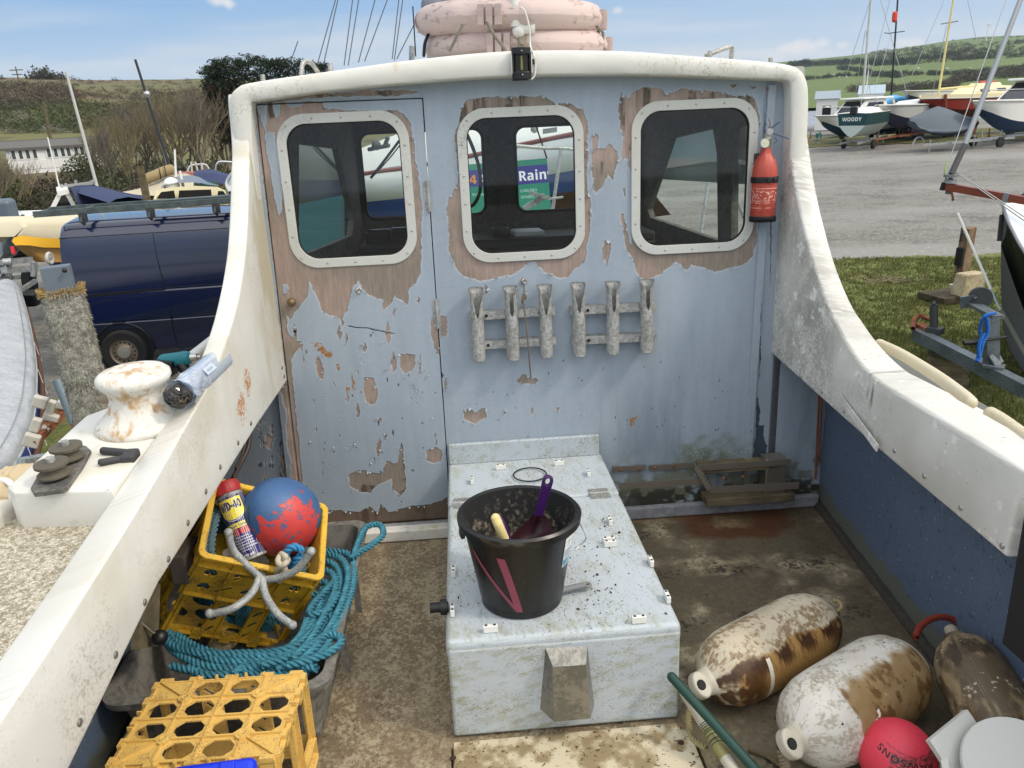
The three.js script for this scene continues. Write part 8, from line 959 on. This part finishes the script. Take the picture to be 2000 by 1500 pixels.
{ // carpeted guide post of our trailer
  const z = 0.3, t = PB(108, 520, 'z', z), b = PB(178, 790, 'z', z), d = b.clone().sub(t).normalize(), o = thingM('guide_post', 'steel trailer guide post wrapped in grey shaggy carpet beside the bollard', 'post', b.clone().addScaledVector(d, 0.3)), w = 0.082;
  const face = V(1, 0, 0.35); mB('steel_post', beam(t.clone().addScaledVector(d, 0.0), b.clone().addScaledVector(d, 0.3), w, w, V(0.4, 0, 1)), M({ c: 0x66707a, r: 0.6, m: 0.2 }), o); mB('bolt_hole', (() => { const p = PB(126, 528, 'z', z + 0.045); return sp(0.008, 8, p.x, p.y, p.z); })(), G.black, o);
  // carpet: a sleeve with an uneven pile and a frayed cut end
  const up = d.clone().negate(), zx = V(0.4, 0, 1).addScaledVector(up, -V(0.4, 0, 1).dot(up)).normalize(), xx = up.clone().cross(zx); const L0 = t.clone().addScaledVector(d, 0.075), Lc = 0.95, n = 60, sec = (k, R) => { const a = k / 48 * 2 * Math.PI, c = Math.cos(a), s = Math.sin(a), q = 1 / Math.pow(Math.abs(c) ** 5 + Math.abs(s) ** 5, 0.2); return [c * q * R, s * q * R]; };
  const seamAt = [0.34, 0.62]; const rows = [...Array(n + 1)].map((_, j) => { const v = j / n; let R = 0.058 + 0.003 * Math.sin(v * 9); for (const s of seamAt) R -= 0.012 * Math.exp(-(((v - s) / 0.012) ** 2)); if (v > seamAt[0]) R += 0.004; return [...Array(49)].map((_, k) => { const [x, y] = sec(k % 48, R * (0.97 + 0.1 * S(2, (k % 48) / 48, v * 1.5))); return L0.clone().addScaledVector(d, v * Lc).addScaledVector(xx, x).addScaledVector(zx, y); }); });
  mB('carpet_sleeve', grid(rows), M({ map: T.carpet, tile: 0.2, r: 1, bump: [fineBump, 0.006] }), o);
  const r = rng(44), pile = [], fray = []; for (let i = 0; i < 5200; i++) { const v = r(), k = Math.floor(r() * 48), [x, y] = sec(k, 0.057), [nx, ny] = sec(k, 1), base = L0.clone().addScaledVector(d, v * Lc).addScaledVector(xx, x).addScaledVector(zx, y), nn = xx.clone().multiplyScalar(nx).addScaledVector(zx, ny).normalize().addScaledVector(d, 0.7 + r()).normalize(), l = 0.008 + r() * 0.012, s = xx.clone().multiplyScalar((r() - 0.5) * 0.008).addScaledVector(zx, (r() - 0.5) * 0.008), e = base.clone().addScaledVector(nn, l); const g = new THREE.BufferGeometry(); g.setAttribute('position', new THREE.Float32BufferAttribute([...base.clone().sub(s).toArray(), ...base.clone().add(s).toArray(), ...e.toArray()], 3)); g.computeVertexNormals(); pile.push(g); }
  for (let i = 0; i < 500; i++) { const k = r() * 48, [x, y] = sec(k, 0.056), [nx, ny] = sec(k, 1), base = L0.clone().addScaledVector(d, 0.008).addScaledVector(xx, x).addScaledVector(zx, y), e = base.clone().addScaledVector(d, -0.008 - r() * 0.014 + 0.02 * (r() < 0.3)).addScaledVector(xx, nx * 0.005 * (1 + 2 * r())).addScaledVector(zx, ny * 0.005 * (1 + 2 * r())); fray.push(rod(base, e, 0.0022, 0.001, 3)); }
  mB('carpet_pile', pile, M({ map: T.carpet, tile: 0.11, r: 1 }), o); mB('frayed_edge', fray, M({ c: 0xb59a66, r: 1 }), o);
}
{ // neighbouring boat under a grey cover, close at the left edge
  const Y = 1.25, E = [[36, 556], [48, 600], [58, 650], [64, 700], [63, 745], [58, 790], [40, 845], [0, 912], [-80, 1010]].map(([x, y]) => PW(x, y, 'y', Y)), o = thing('covered_dinghy', 'blue hulled boat under a light grey fabric cover at the left edge', 'boat', V(E[4].x, 0, E[4].z)), at = o.position.clone(), C = (p, dx, dy) => p.clone().sub(at).add(V(dx, dy, 0));
  const wd = E.map((p, i) => 0.15 + 1.1 * Math.sqrt(i / 8)); const rows = E.map((p, i) => { const w = wd[i], r = [C(p, 0.015, -0.12), C(p, 0.012, -0.04), C(p, -0.02, 0.015)]; for (let k = 1; k <= 8; k++) { const t = k / 8; r.push(C(p, -0.02 - w * t, 0.02 + 0.22 * Math.sqrt(w) * Math.sin(t * Math.PI / 2) + 0.02 * (S(1, i * 0.13, t * 0.4) - 0.5))); } for (let k = 7; k >= 0; k--) r.push(C(p, -0.02 - w * (2 - k / 8), 0.02 + 0.22 * Math.sqrt(w) * Math.sin(k / 8 * Math.PI / 2))); return r; });
  const sm = (rr3) => { const nC = rr3[0].length, cols = [...Array(nC)].map((_, c) => new THREE.CatmullRomCurve3(rr3.map((q) => q[c])).getPoints(40)); return cols[0].map((_, i) => cols.map((c) => c[i])); };
  mesh('cover', grid(sm(rows)), G.greycloth, o); mesh('cover_hem', tube(E.map((p) => C(p, 0.012, -0.1)), 0.012, 60, 6), G.greycloth, o); mesh('seam', tube(E.map((p, i) => C(p, -0.06, 0.045)), 0.004, 60, 5), M({ c: 0x8a8e92, r: 0.9 }), o);
  mesh('topside', grid(sm(E.map((p, i) => [C(p, 0.0, -0.08), C(p, -0.02, -0.4), C(p, -0.2, -0.8)]))), M({ c: 0x1c45a0, r: 0.35 }), o); mesh('rubbing_strake', tube(E.map((p) => C(p, 0.02, -0.3)), 0.03, 60, 6), M({ c: 0x5c3c28, r: 0.7 }), o); mesh('lacing', E.slice(2, 8).map((p, i) => rod(C(p, 0.02, -0.12), C(p, 0.05, -0.36 - 0.05 * (i % 2)), 0.005, 0.005, 4)), G.pvcwhite, o);
  const t = thing('roller_trailer', 'rusty trailer arms with white plastic rollers under the grey covered boat', 'trailer', PW(120, 880, 'y', 0.0)), ta = t.position.clone(), P = (x, y, d) => PWd(x, y, d).sub(ta), dd = 5.2; mesh('roller_arm', [beam(P(62, 868, dd), P(150, 775, dd + 0.5), 0.06, 0.05)], G.rust, t); for (const [x, y, w, h] of [[78, 785, 0.09, 0.08], [98, 800, 0.05, 0.14], [70, 830, 0.06, 0.1], [120, 790, 0.06, 0.06], [138, 768, 0.05, 0.07], [100, 815, 0.1, 0.05], [62, 860, 0.1, 0.09], [88, 840, 0.05, 0.06], [140, 785, 0.05, 0.05]]) { const q = P(x, y, dd + (x - 60) * 0.005); mesh('roller', rb(w, h, 0.06, 0.012, q.x, q.y, q.z, 0, 0.3, -0.5), M({ c: 0xb9b4aa, r: 0.6 }), t); } mesh('prop_tube', rod(P(112, 742, dd), P(147, 828, dd), 0.034, 0.034, 12), M({ c: 0x66737a, r: 0.5, m: 0.4 }), t); mesh('prop_leg', rod(P(146, 824, dd), P(162, 870, dd), 0.026, 0.026, 10), G.rust, t); mesh('cross_member', beam(P(40, 910, dd), P(200, 880, dd + 0.6), 0.08, 0.1), G.galv, t);
  const c = thingM('wrapped_fitting', 'beige cloth-wrapped fitting with a white strap outside the fairlead rollers', 'wrapped fitting', PBd(34, 955, 1.85)); const pp = PBd(36, 948, 1.85), p2 = PBd(8, 975, 1.8); mB('cloth', [warp(norm(sp(1, 28)), (x, y, z) => { const k = 1 + 0.5 * (S(1, x * 0.4 + 0.3, y * 0.4 + z * 0.2) - 0.5); return [pp.x + x * 0.06 * k, pp.y + y * 0.05 * k, pp.z + z * 0.06 * k]; }), warp(norm(sp(1, 24)), (x, y, z) => { const k = 1 + 0.4 * (S(1, x * 0.5, y * 0.5 + z * 0.3) - 0.5); return [p2.x + x * 0.05 * k, p2.y + y * 0.055 * k, p2.z + z * 0.05 * k]; })], M({ c: 0xb9a888, r: 0.9 }), c); mB('strap', tube([PBd(0, 938, 1.78), PBd(14, 940, 1.77), PBd(25, 952, 1.77), PBd(22, 975, 1.77)], 0.008, 16, 6), G.white, c); mB('end_flap', beam(PBd(0, 985, 1.76), PBd(18, 1000, 1.77), 0.06, 0.02), M({ c: 0xd4cabb, r: 0.8 }), c);
}
{ // boats beyond the van
  const inv = (o) => { const m = new THREE.Matrix4().compose(o.position, o.quaternion, o.scale).invert(); return (x, y, d) => PWr(x, y, d).applyMatrix4(m); };
  { // yellow-edged cream cover
    const [o, L] = yardBoat('covered_speedboat', 'small boat under a cream cover with yellow edging on a trailer behind the van', 26, 14.6, 170, 16.6), P = (o.position.y = 0.0, inv(o)); const P0 = P;
    const top = [[28, 462], [34, 436], [44, 425], [75, 421], [110, 420], [150, 420], [200, 418]], mid = [[22, 472], [26, 464], [40, 460], [75, 464], [110, 466], [150, 466], [200, 466]], low = [[26, 482], [36, 484], [55, 486], [80, 490], [110, 490], [150, 488], [200, 486]], d = [14.6, 14.65, 14.8, 15.2, 15.7, 16.3, 17]; const rw = top.map((_, i) => { const t = P(...top[i], d[i] + 0.5), m = P(...mid[i], d[i]), l = P(...low[i], d[i] + 0.02), k = t.clone().lerp(m, 0.5).add(V(0, 0.02, 0.12 + 0.05 * (S(1, i * 0.21, 0.3) - 0.5))), bk = t.clone().add(V(0, 0.02, -0.9)), b2 = m.clone().add(V(0, 0, -2)); return [m, k, t, bk, b2]; });
    mesh('cover', grid(rw), M({ c: 0xc9bfa4, r: 0.85 }), o); mesh('yellow_edging', grid(rw.map((r, i) => [r[0].clone().add(V(0, 0, 0.012)), P(low[i][0], mix(mid[i][1], low[i][1], 0.75), d[i]).add(V(0, 0, 0.03))])), M({ c: 0xd9a518, r: 0.7 }), o); mesh('topside', grid(top.map((_, i) => [P(low[i][0] + 2, mix(mid[i][1], low[i][1], 0.6), d[i] + 0.03), P(low[i][0] + 12, low[i][1] + 6, d[i] + 0.3), P(70 + i * 16, 512, d[i] + 0.7)])), M({ c: 0xb88d4a, r: 0.5 }), o); mesh('tail_lamp', [rb(0.14, 0.12, 0.05, 0.01, P(26, 490, 14.4).x, P(26, 490, 14.4).y, P(26, 490, 14.4).z, 0, 0.4, -0.3)], M({ c: 0xc01822, r: 0.3 }), o); mesh('trailer_frame', [beam(P(5, 513, 14.4), P(60, 507, 15), 0.08, 0.09), beam(P(8, 528, 14.4), P(70, 524, 15), 0.1, 0.1), rod(P(66, 512, 14.6), P(66, 540, 14.6), 0.05), beam(P(20, 580, 14), P(70, 548, 14.8), 0.06, 0.06), rod(P(5, 512, 14.4), P(22, 511, 14.4), 0.06)], G.galv, o); mesh('roller', [PR(new THREE.TorusGeometry(0.08, 0.03, 6, 14), P(97, 505, 14.3).x, P(97, 505, 14.3).y, P(97, 505, 14.3).z), rb(0.1, 0.1, 0.06, 0.02, P(95, 500, 14.3).x, P(95, 500, 14.3).y, P(95, 500, 14.3).z)], G.dullwhite, o); mesh('toolbox', rb(0.4, 0.2, 0.3, 0.03, P(62, 582, 14).x, P(62, 582, 14).y, P(62, 582, 14).z), G.black, o);
  }
  { const [o, L] = yardBoat('day_cruiser', 'dark hulled day cruiser with white cabin at the far left', 132, 28, -56, 25), P = inv(o); o.position.y = -0.05; o.scale.setScalar(0.62); hull(o, L, 2.1, 1.15, M({ c: 0x141d33, r: 0.3 }), M({ c: 0x11182a, r: 0.6 }), { wl: 0.35, deck: G.white, band: G.white }); cabin(o, [[L * 0.15, 1.1], [L * 0.85, 1.2], [L * 0.62, 1.5], [L * 0.55, 2.0], [L * 0.2, 1.95]], 1.6, G.white); for (const t of [0.22, 0.38]) pane(o, [[L * t, 1.5], [L * (t + 0.13), 1.5], [L * (t + 0.12), 1.85], [L * (t + 0.01), 1.85]], 1.6, (y) => mix(1, 0.82, (y - 1.1) / 0.9)); mesh('front_window', grid([[[L * 0.63, 1.52, -0.6], [L * 0.63, 1.52, 0.6]], [[L * 0.565, 1.93, -0.55], [L * 0.565, 1.93, 0.55]]]), G.glassdark, o); mesh('canopy', rb(L * 0.16, 0.5, 1.3, 0.15, L * 0.12, 1.6, 0), M({ c: 0x7f858c, r: 0.7 }), o); mesh('rail', tube([[L * 0.8, 1.5, 0.5], [L * 1.0, 1.6, 0], [L * 0.8, 1.5, -0.5]], 0.025, 16, 6), chrome, o); trailer(o, L, 2, 0.1); }
  { const [o, L] = yardBoat('outboard_boat', 'grey boat stern with outboard motor cut by the left edge', -30, 20, 24, 21.5), P = (o.position.y = 0.5, inv(o)); hull(o, L, 1.8, 1.2, M({ c: 0x77828c, r: 0.5 }), M({ c: 0x8f9590, r: 0.6 }), {}); mesh('outboard_motor', [rb(0.5, 0.5, 0.4, 0.1, P(12, 420, 20).x, P(12, 412, 20).y, P(12, 420, 20).z), beam(P(10, 420, 20), P(14, 455, 20), 0.2, 0.3, V(1, 0, 0))], M({ c: 0x56636e, r: 0.4 }), o); trailer(o, L, 1.8, -0.1); }
  { // wheelhouse boat with navy tarpaulin
    const [o, L] = yardBoat('wheelhouse_boat', 'white wheelhouse boat with navy blue tarpaulin over its stern', 305, 20.5, 92, 19.5), P = (o.position.y = 0.4, inv(o)); hull(o, L, 2.1, 1.0, G.dullwhite, G.antifoul, { wl: 0.35 });
    const fp = [[94, 430], [113, 378], [130, 376], [150, 412]].map(([x, y]) => P(x, y, 19.2)); mesh('window_post', beam(P(93, 425, 19.3), P(118, 376, 19.3), 0.14, 0.08), G.white, o); mesh('window_post', beam(P(146, 405, 19.3), P(128, 372, 19.3), 0.14, 0.08), G.white, o); mesh('wheelhouse_roof', beam(P(112, 374, 19.9), P(133, 369, 19.9), 1.4, 0.1), G.white, o); mesh('front_window', grid([[P(118, 383, 19.3), P(127, 383, 19.3)], [P(99, 420, 19.3), P(145, 408, 19.3)]]), G.glassdark, o); mesh('radar_arch', [beam(P(118, 365, 20), P(182, 357, 20), 0.1, 0.06), rod(P(122, 372, 20), P(120, 360, 20), 0.03), rod(P(132, 370, 20), P(128, 358, 20), 0.03), rod(P(148, 352, 20), P(148, 360, 20), 0.03), beam(P(150, 366, 20), P(186, 352, 20), 0.05, 0.05)], G.alu, o);
    const tp = [[136, 372, 19.4], [150, 365, 19.6], [175, 362, 20], [200, 366, 20.3], [230, 376, 20.6], [262, 385, 20.8], [288, 390, 21]], bt = [[150, 395], [160, 402], [180, 408], [205, 410], [235, 408], [262, 404], [288, 398]]; mesh('tarpaulin', [grid(tp.map(([x, y, d], i) => { const t = P(x, y, d), b = P(bt[i][0], bt[i][1], d - 0.7), r = []; for (let k = 0; k <= 14; k++) { const f = k / 14, q = t.clone().lerp(b, f); q.y += 0.04 * Math.sin(k * 2.6) + 0.12 * Math.sin(f * Math.PI); r.push(q); } r.unshift(t.clone().add(V(0, -0.2, -1.6))); return r; }))], G.bluecloth, o); mastOn(o, P(116, 366, 19.4), P(93, 268, 19.4), 0.016, G.white, 'aerial'); mastOn(o, P(190, 366, 21), P(129, 140, 21), 0.036, G.dullwhite); }
  { const [o, L] = yardBoat('cream_cruiser', 'cream cabin cruiser with tinted windows and spray hood behind the van', 520, 19, 280, 17.5), P = (o.position.y = 0.5, inv(o)); hull(o, L, 2.3, 1.1, G.white, G.antifoul, { wl: 0.4 }); const S0 = (pts, d) => pts.map(([x, y]) => P(x, y, d)); const side = [[298, 395], [305, 372], [330, 366], [380, 363], [425, 365], [440, 372], [446, 395]]; mesh('cabin', [grid([S0(side, 17.2), side.map(([x, y]) => P(x, y, 19))]), grid([S0(side, 17.2), side.map(([x, y]) => P(x, 400, 17.15))])], G.cream, o); for (const w of [[[305, 388], [315, 375], [340, 372], [343, 388]], [[348, 388], [350, 372], [412, 370], [414, 386]], [[424, 385], [426, 373], [436, 373], [444, 384]]]) mesh('window', grid([[P(...w[1], 17.1), P(...w[2], 17.1)], [P(...w[0], 17.1), P(...w[3], 17.1)]]), M({ c: 0x2c2a26, r: 0.15 }), o); mesh('spray_hood', grid([[[314, 370, 17.6], [322, 352, 17.7], [345, 345, 17.8], [375, 342, 17.9], [390, 346, 18], [405, 355, 18], [428, 362, 18]], [[314, 370, 17.4], [322, 362, 17.3], [345, 358, 17.3], [375, 356, 17.3], [395, 358, 17.4], [408, 361, 17.5], [428, 363, 17.6]]].map((r) => r.map((q) => P(...q)))), M({ c: 0x6a7078, r: 0.3 }), o); mesh('boot_line', beam(P(285, 402, 17), P(460, 390, 17), 0.06, 0.1), G.mahog, o); mastOn(o, P(358, 365, 17.6), P(351, 333, 17.6), 0.03, G.white, 'aerial'); mesh('masthead_lamp', [sp(0.05, 10, P(350, 329, 17.6).x, P(350, 329, 17.6).y, P(350, 329, 17.6).z)], G.black, o); mastOn(o, P(344, 352, 18.2), P(341, 292, 18.2), 0.025, G.white, 'flagstaff'); mesh('deck_dome', sp(0.16, 14, P(335, 362, 17.5).x, P(335, 362, 17.5).y, P(335, 362, 17.5).z).scale(1, 1, 1), G.white, o); }
  { const [o, L] = yardBoat('covered_sloop', 'sailing boat under a beige cover with dark raked mast', 380, 31, 240, 30), P = (o.position.y = -0.5, inv(o)); hull(o, L, 2.2, 1.1, G.dullwhite, G.antifoul, {}); mesh('cover', grid([[240, 380], [262, 372], [290, 360], [318, 346], [345, 340], [362, 338], [380, 345]].map(([x, y], i) => { const t = P(x, y, 30), b = P(x - 2, 382, 29), bk = P(x, 380, 31.5); return [b, t.clone().lerp(b, 0.5).add(V(0, 0.1, 0)), t, bk]; })), G.beigecloth, o); mesh('furled_sail', capTube([P(281, 352, 29.6), P(300, 344, 29.6), P(318, 336, 29.7), P(333, 331, 29.8)], 0.17, 16, 10), M({ c: 0x96845f, r: 0.95, bump: [bumpTex, 0.02] }), o); mesh('sail_tie', [0.2, 0.4, 0.6, 0.8].map((t) => { const q = P(mix(281, 333, t), mix(352, 331, t), 29.65); return PR(new THREE.TorusGeometry(0.18, 0.015, 5, 16), q.x, q.y, q.z, 0, 1.2, 0.4); }), G.black, o); mastOn(o, P(333, 332, 30), P(264, 116, 30), 0.05, M({ c: 0x2e3034, r: 0.4 })); wire(o, [[P(333, 330, 30), P(285, 175, 30)], [P(328, 330, 30), P(289, 190, 30)]], 0.02); mesh('spreader', sp(0.12, 8, P(287, 184, 30).x, P(287, 184, 30).y, P(287, 184, 30).z), G.steel, o); }
  { const [o, L] = yardBoat('tarped_boat', 'boat under a navy blue tarpaulin just left of the wheelhouse wing', 480, 25, 370, 23.5), P = (o.position.y = 0.35, inv(o)); hull(o, L, 2.0, 1.0, G.white, G.antifoul, {}); mesh('tarpaulin', grid([[378, 336], [395, 331], [415, 331], [435, 337], [460, 343], [490, 346]].map(([x, y], i) => [P(x + 6, y + 24, 23), P(x + 2, y + 8, 23.2), P(x, y, 24), P(x, y + 10, 25.5)])), G.bluecloth, o); mesh('rail', [tube([P(420, 340, 27), P(425, 318, 27), P(445, 316, 27), P(475, 320, 27)], 0.03, 16, 6)], chrome, o); }
  { const [o, L] = yardBoat('speedboat', 'white speedboat with rails far behind the cream cruiser', 440, 39, 362, 37), P = (o.position.y = -0.2, inv(o)); hull(o, L, 2.0, 1.1, M({ c: 0x1f5c48, r: 0.5 }), G.antifoul, {}); mesh('rail', [tube([P(366, 335, 37), P(372, 324, 37), P(390, 321, 37), P(402, 322, 37), P(408, 330, 37)], 0.04, 20, 6), rod(P(375, 335, 37), P(373, 316, 37), 0.04), rod(P(386, 333, 37), P(381, 316, 37), 0.04), rod(P(395, 332, 37), P(393, 318, 37), 0.05)], G.dullwhite, o); cabin(o, [[L * 0.2, 1.1], [L * 0.6, 1.2], [L * 0.5, 1.5], [L * 0.25, 1.5]], 1.4, M({ c: 0x94504a, r: 0.7 })); }
  const wp = thing('leaning_plank', 'weathered grey plank leaning upright between the boats behind the van', 'plank', PWd(288, 388, 16)), q = PWd(273, 325, 16).sub(wp.position); mesh('plank', beam([0, -0.8, 0], q, 0.14, 0.06, V(0, 0, 1)), M({ map: T.oldwood, tile: 0.5, r: 0.9, c: 0xd8d4cc }), wp);
}
{ // rigging that crosses the sky behind the roof (the mast tops are out of the frame)
  const o = thing('tall_yacht_rig', 'thin wire stays of a yacht mast rising behind the wheelhouse roof', 'rigging', PWr(690, 600, 20).setY(0)), at = o.position.clone(), P = (x, y, d) => PWr(x, y, d).sub(at); mesh('stay', [[[620, 125], [658, -10]], [[632, 125], [662, -10]], [[672, 128], [690, -10]], [[680, 128], [702, -10]], [[700, 122], [735, -10]], [[712, 120], [760, -10]], [[766, 115], [780, -10]], [[770, 118], [788, -10]], [[775, 115], [838, -10]], [[568, 120], [582, 80]]].map(([a, b]) => rod(P(...a, 20), P(...b, 20), 0.012, 0.012, 4)), M({ c: 0x6d7580, r: 0.5, m: 0.3 }), o); mesh('mast', rod(P(800, 240, 21), P(805, 90, 21), 0.07), G.galv, o);
}
{ // forward: yacht and boats seen through the wheelhouse panes
  const a = PWr(560, 600, 12.5).setY(0), b = PWr(1260, 600, 8.6).setY(0), o = thing('white_yacht', 'large white yacht with brown rubbing strake and blue waterline seen through the windows', 'boat', a, yawTo(a, b)), L = a.distanceTo(b), m = new THREE.Matrix4().compose(V(a.x, 0, a.z), o.quaternion, V(1, 1, 1)).invert(), P = (x, y, d) => PWr(x, y, d).applyMatrix4(m);
  const row = (ys) => ys.map(([x, y], i) => P(x, y, mix(12.3, 8.8, (x - 600) / 600))), sheerL = [[560, 372], [700, 342], [800, 328], [920, 305], [1008, 286], [1125, 262], [1260, 235]], wlL = [[560, 410], [700, 396], [800, 386], [920, 368], [1008, 352], [1125, 332], [1260, 320]], kl = [[560, 460], [700, 462], [800, 462], [920, 455], [1008, 440], [1125, 420], [1260, 400]];
  const sh = row(sheerL), wl = row(wlL), kr = row(kl), bel = sh.map((p, i) => p.clone().lerp(wl[i], 0.5).add(V(0, 0, 0.14))); mesh('topside', grid([sh, bel, wl]), G.white, o); mesh('boot_stripe', grid([wl, wl.map((p, i) => p.clone().lerp(kr[i], 0.45))]), M({ c: 0x1d3f78, r: 0.5 }), o); mesh('bottom', grid([wl.map((p, i) => p.clone().lerp(kr[i], 0.45)), kr.map((p) => p.clone().add(V(0, -0.2, -0.7)))]), M({ c: 0x5a2c2a, r: 0.7 }), o); mesh('rubbing_strake', tube(sh, 0.035, 30, 6), G.mahog, o); mesh('deck', grid([sh, sh.map((p) => p.clone().add(V(0, 0.1, -1.2)))]), G.white, o);
  const cb = [[640, 300], [720, 268], [800, 263], [925, 262], [1010, 256], [1130, 240], [1240, 225]], ct = row(cb), c0 = sh.map((p, i) => p.clone().add(V(0, 0.05, -0.45))); mesh('coachroof', grid([c0, ct.map((p) => p.clone().add(V(0, 0, -0.55))), ct.map((p) => p.clone().add(V(0, 0.05, -1.3)))]), G.white, o); const wq = (x, y) => P(x, y, mix(12.3, 8.8, (x - 600) / 600) + 0.2); mesh('cabin_window', [grid([[wq(1060, 252), wq(1088, 248)], [wq(1060, 262), wq(1088, 258)]]), sp(0.05, 10, wq(1044, 252).x, wq(1044, 252).y, wq(1044, 252).z)], M({ c: 0x8f938c, r: 0.2 }), o); mesh('deck_gear', [rod(wq(720, 292), wq(760, 284), 0.03), sp(0.07, 10, wq(735, 284).x, wq(735, 284).y, wq(735, 284).z), rod(wq(750, 288), wq(758, 268), 0.03)], G.darkgrey, o); mesh('prop_stand', [rod(P(860, 440, 9.6), P(860, 520, 9.6), 0.06)], G.galv, o);
  const bn = thing('boatyard_banner', 'blue and green printed banner hanging in front of the white yacht', 'banner', PWr(990, 600, 8.2).setY(0)), bc = [[905, 322], [1068, 309], [1077, 416], [912, 420]].map(([x, y]) => PWr(x, y, 8.2).sub(bn.position)), bt = canvasTex(512, 340, (x, w, h) => { x.fillStyle = '#35917c'; x.fillRect(0, 0, w, h); x.fillStyle = '#35348c'; x.fillRect(0, 36, w, 112); x.fillStyle = '#2f8a72'; x.fillRect(0, 0, w, 36); x.font = 'bold 84px sans-serif'; x.fillStyle = '#e8932c'; x.fillText('4', 28, 128); x.fillStyle = '#fff'; x.fillText('A', 84, 128); x.fillText('Rainw', 326, 126); x.font = '26px sans-serif'; x.fillStyle = '#d5ece4'; x.fillText('SLIPWAY', 40, 210); x.fillText('CABLING', 330, 196); x.fillText('SPARES', 330, 236); }); mesh('print', grid([[bc[3], bc[2]], [bc[0], bc[1]]]), M({ map: bt, r: 0.6 }), bn); mesh('cord', [rod(bc[1], bc[1].clone().add(V(-0.12, 0.35, 0.1)), 0.008, 0.008, 4), rod(bc[0], bc[0].clone().add(V(0.05, 0.35, 0.1)), 0.008, 0.008, 4)], G.black, bn);
  { const [t, Lt] = yardBoat('teal_boat', 'boat with teal hull and grey deck seen through the door window', 592, 8, 598, 12), Q = (x, y, d) => PWr(x, y, d).applyMatrix4(new THREE.Matrix4().compose(t.position, t.quaternion, t.scale).invert()); t.position.y = 1.5; hull(t, Lt, 1.3, 1.4, M({ c: 0x2f5f66, r: 0.4 }), M({ c: 0xb8bcb4, r: 0.6 }), { deck: G.dullwhite }); cabin(t, [[Lt * 0.2, 1.4], [Lt * 0.8, 1.45], [Lt * 0.7, 1.9], [Lt * 0.3, 1.9]], 1.0, M({ c: 0x8fb4c8, r: 0.5 })); mesh('rail', tube([[Lt * 0.8, 1.5, 0.6], [Lt, 2.2, 0.6], [Lt * 1.3, 2.2, 0.2]], 0.03, 16, 6), G.dullwhite, t); }
  { const [t, Lt] = yardBoat('blue_dinghy', 'blue dinghy with red sail bag low behind the door window', 640, 5.4, 668, 7.2); t.position.y = 0.4; hull(t, Lt * 1.1, 1.2, 0.8, M({ c: 0x2d5d94, r: 0.4 }), M({ c: 0x26486e, r: 0.5 }), { deck: M({ c: 0x4377a8, r: 0.5 }) }); mesh('sail_bag', rb(0.8, 0.5, 0.6, 0.15, Lt * 0.9, 1.1, 0), G.red, t); }
  { const [t, Lt] = yardBoat('blue_motorboat', 'blue and white motor boat seen far off through the right window', 1400, 46, 1310, 42); t.position.y = 0.6; hull(t, Lt, 2.2, 1.4, M({ c: 0x24446e, r: 0.4 }), G.antifoul, {}); cabin(t, [[Lt * 0.3, 1.4], [Lt * 0.75, 1.5], [Lt * 0.6, 2.2], [Lt * 0.35, 2.2]], 1.6, M({ c: 0xbcd0d8, r: 0.5 })); trailer(t, Lt, 2, -0.1); }
}

renderer.render(scene, camera);
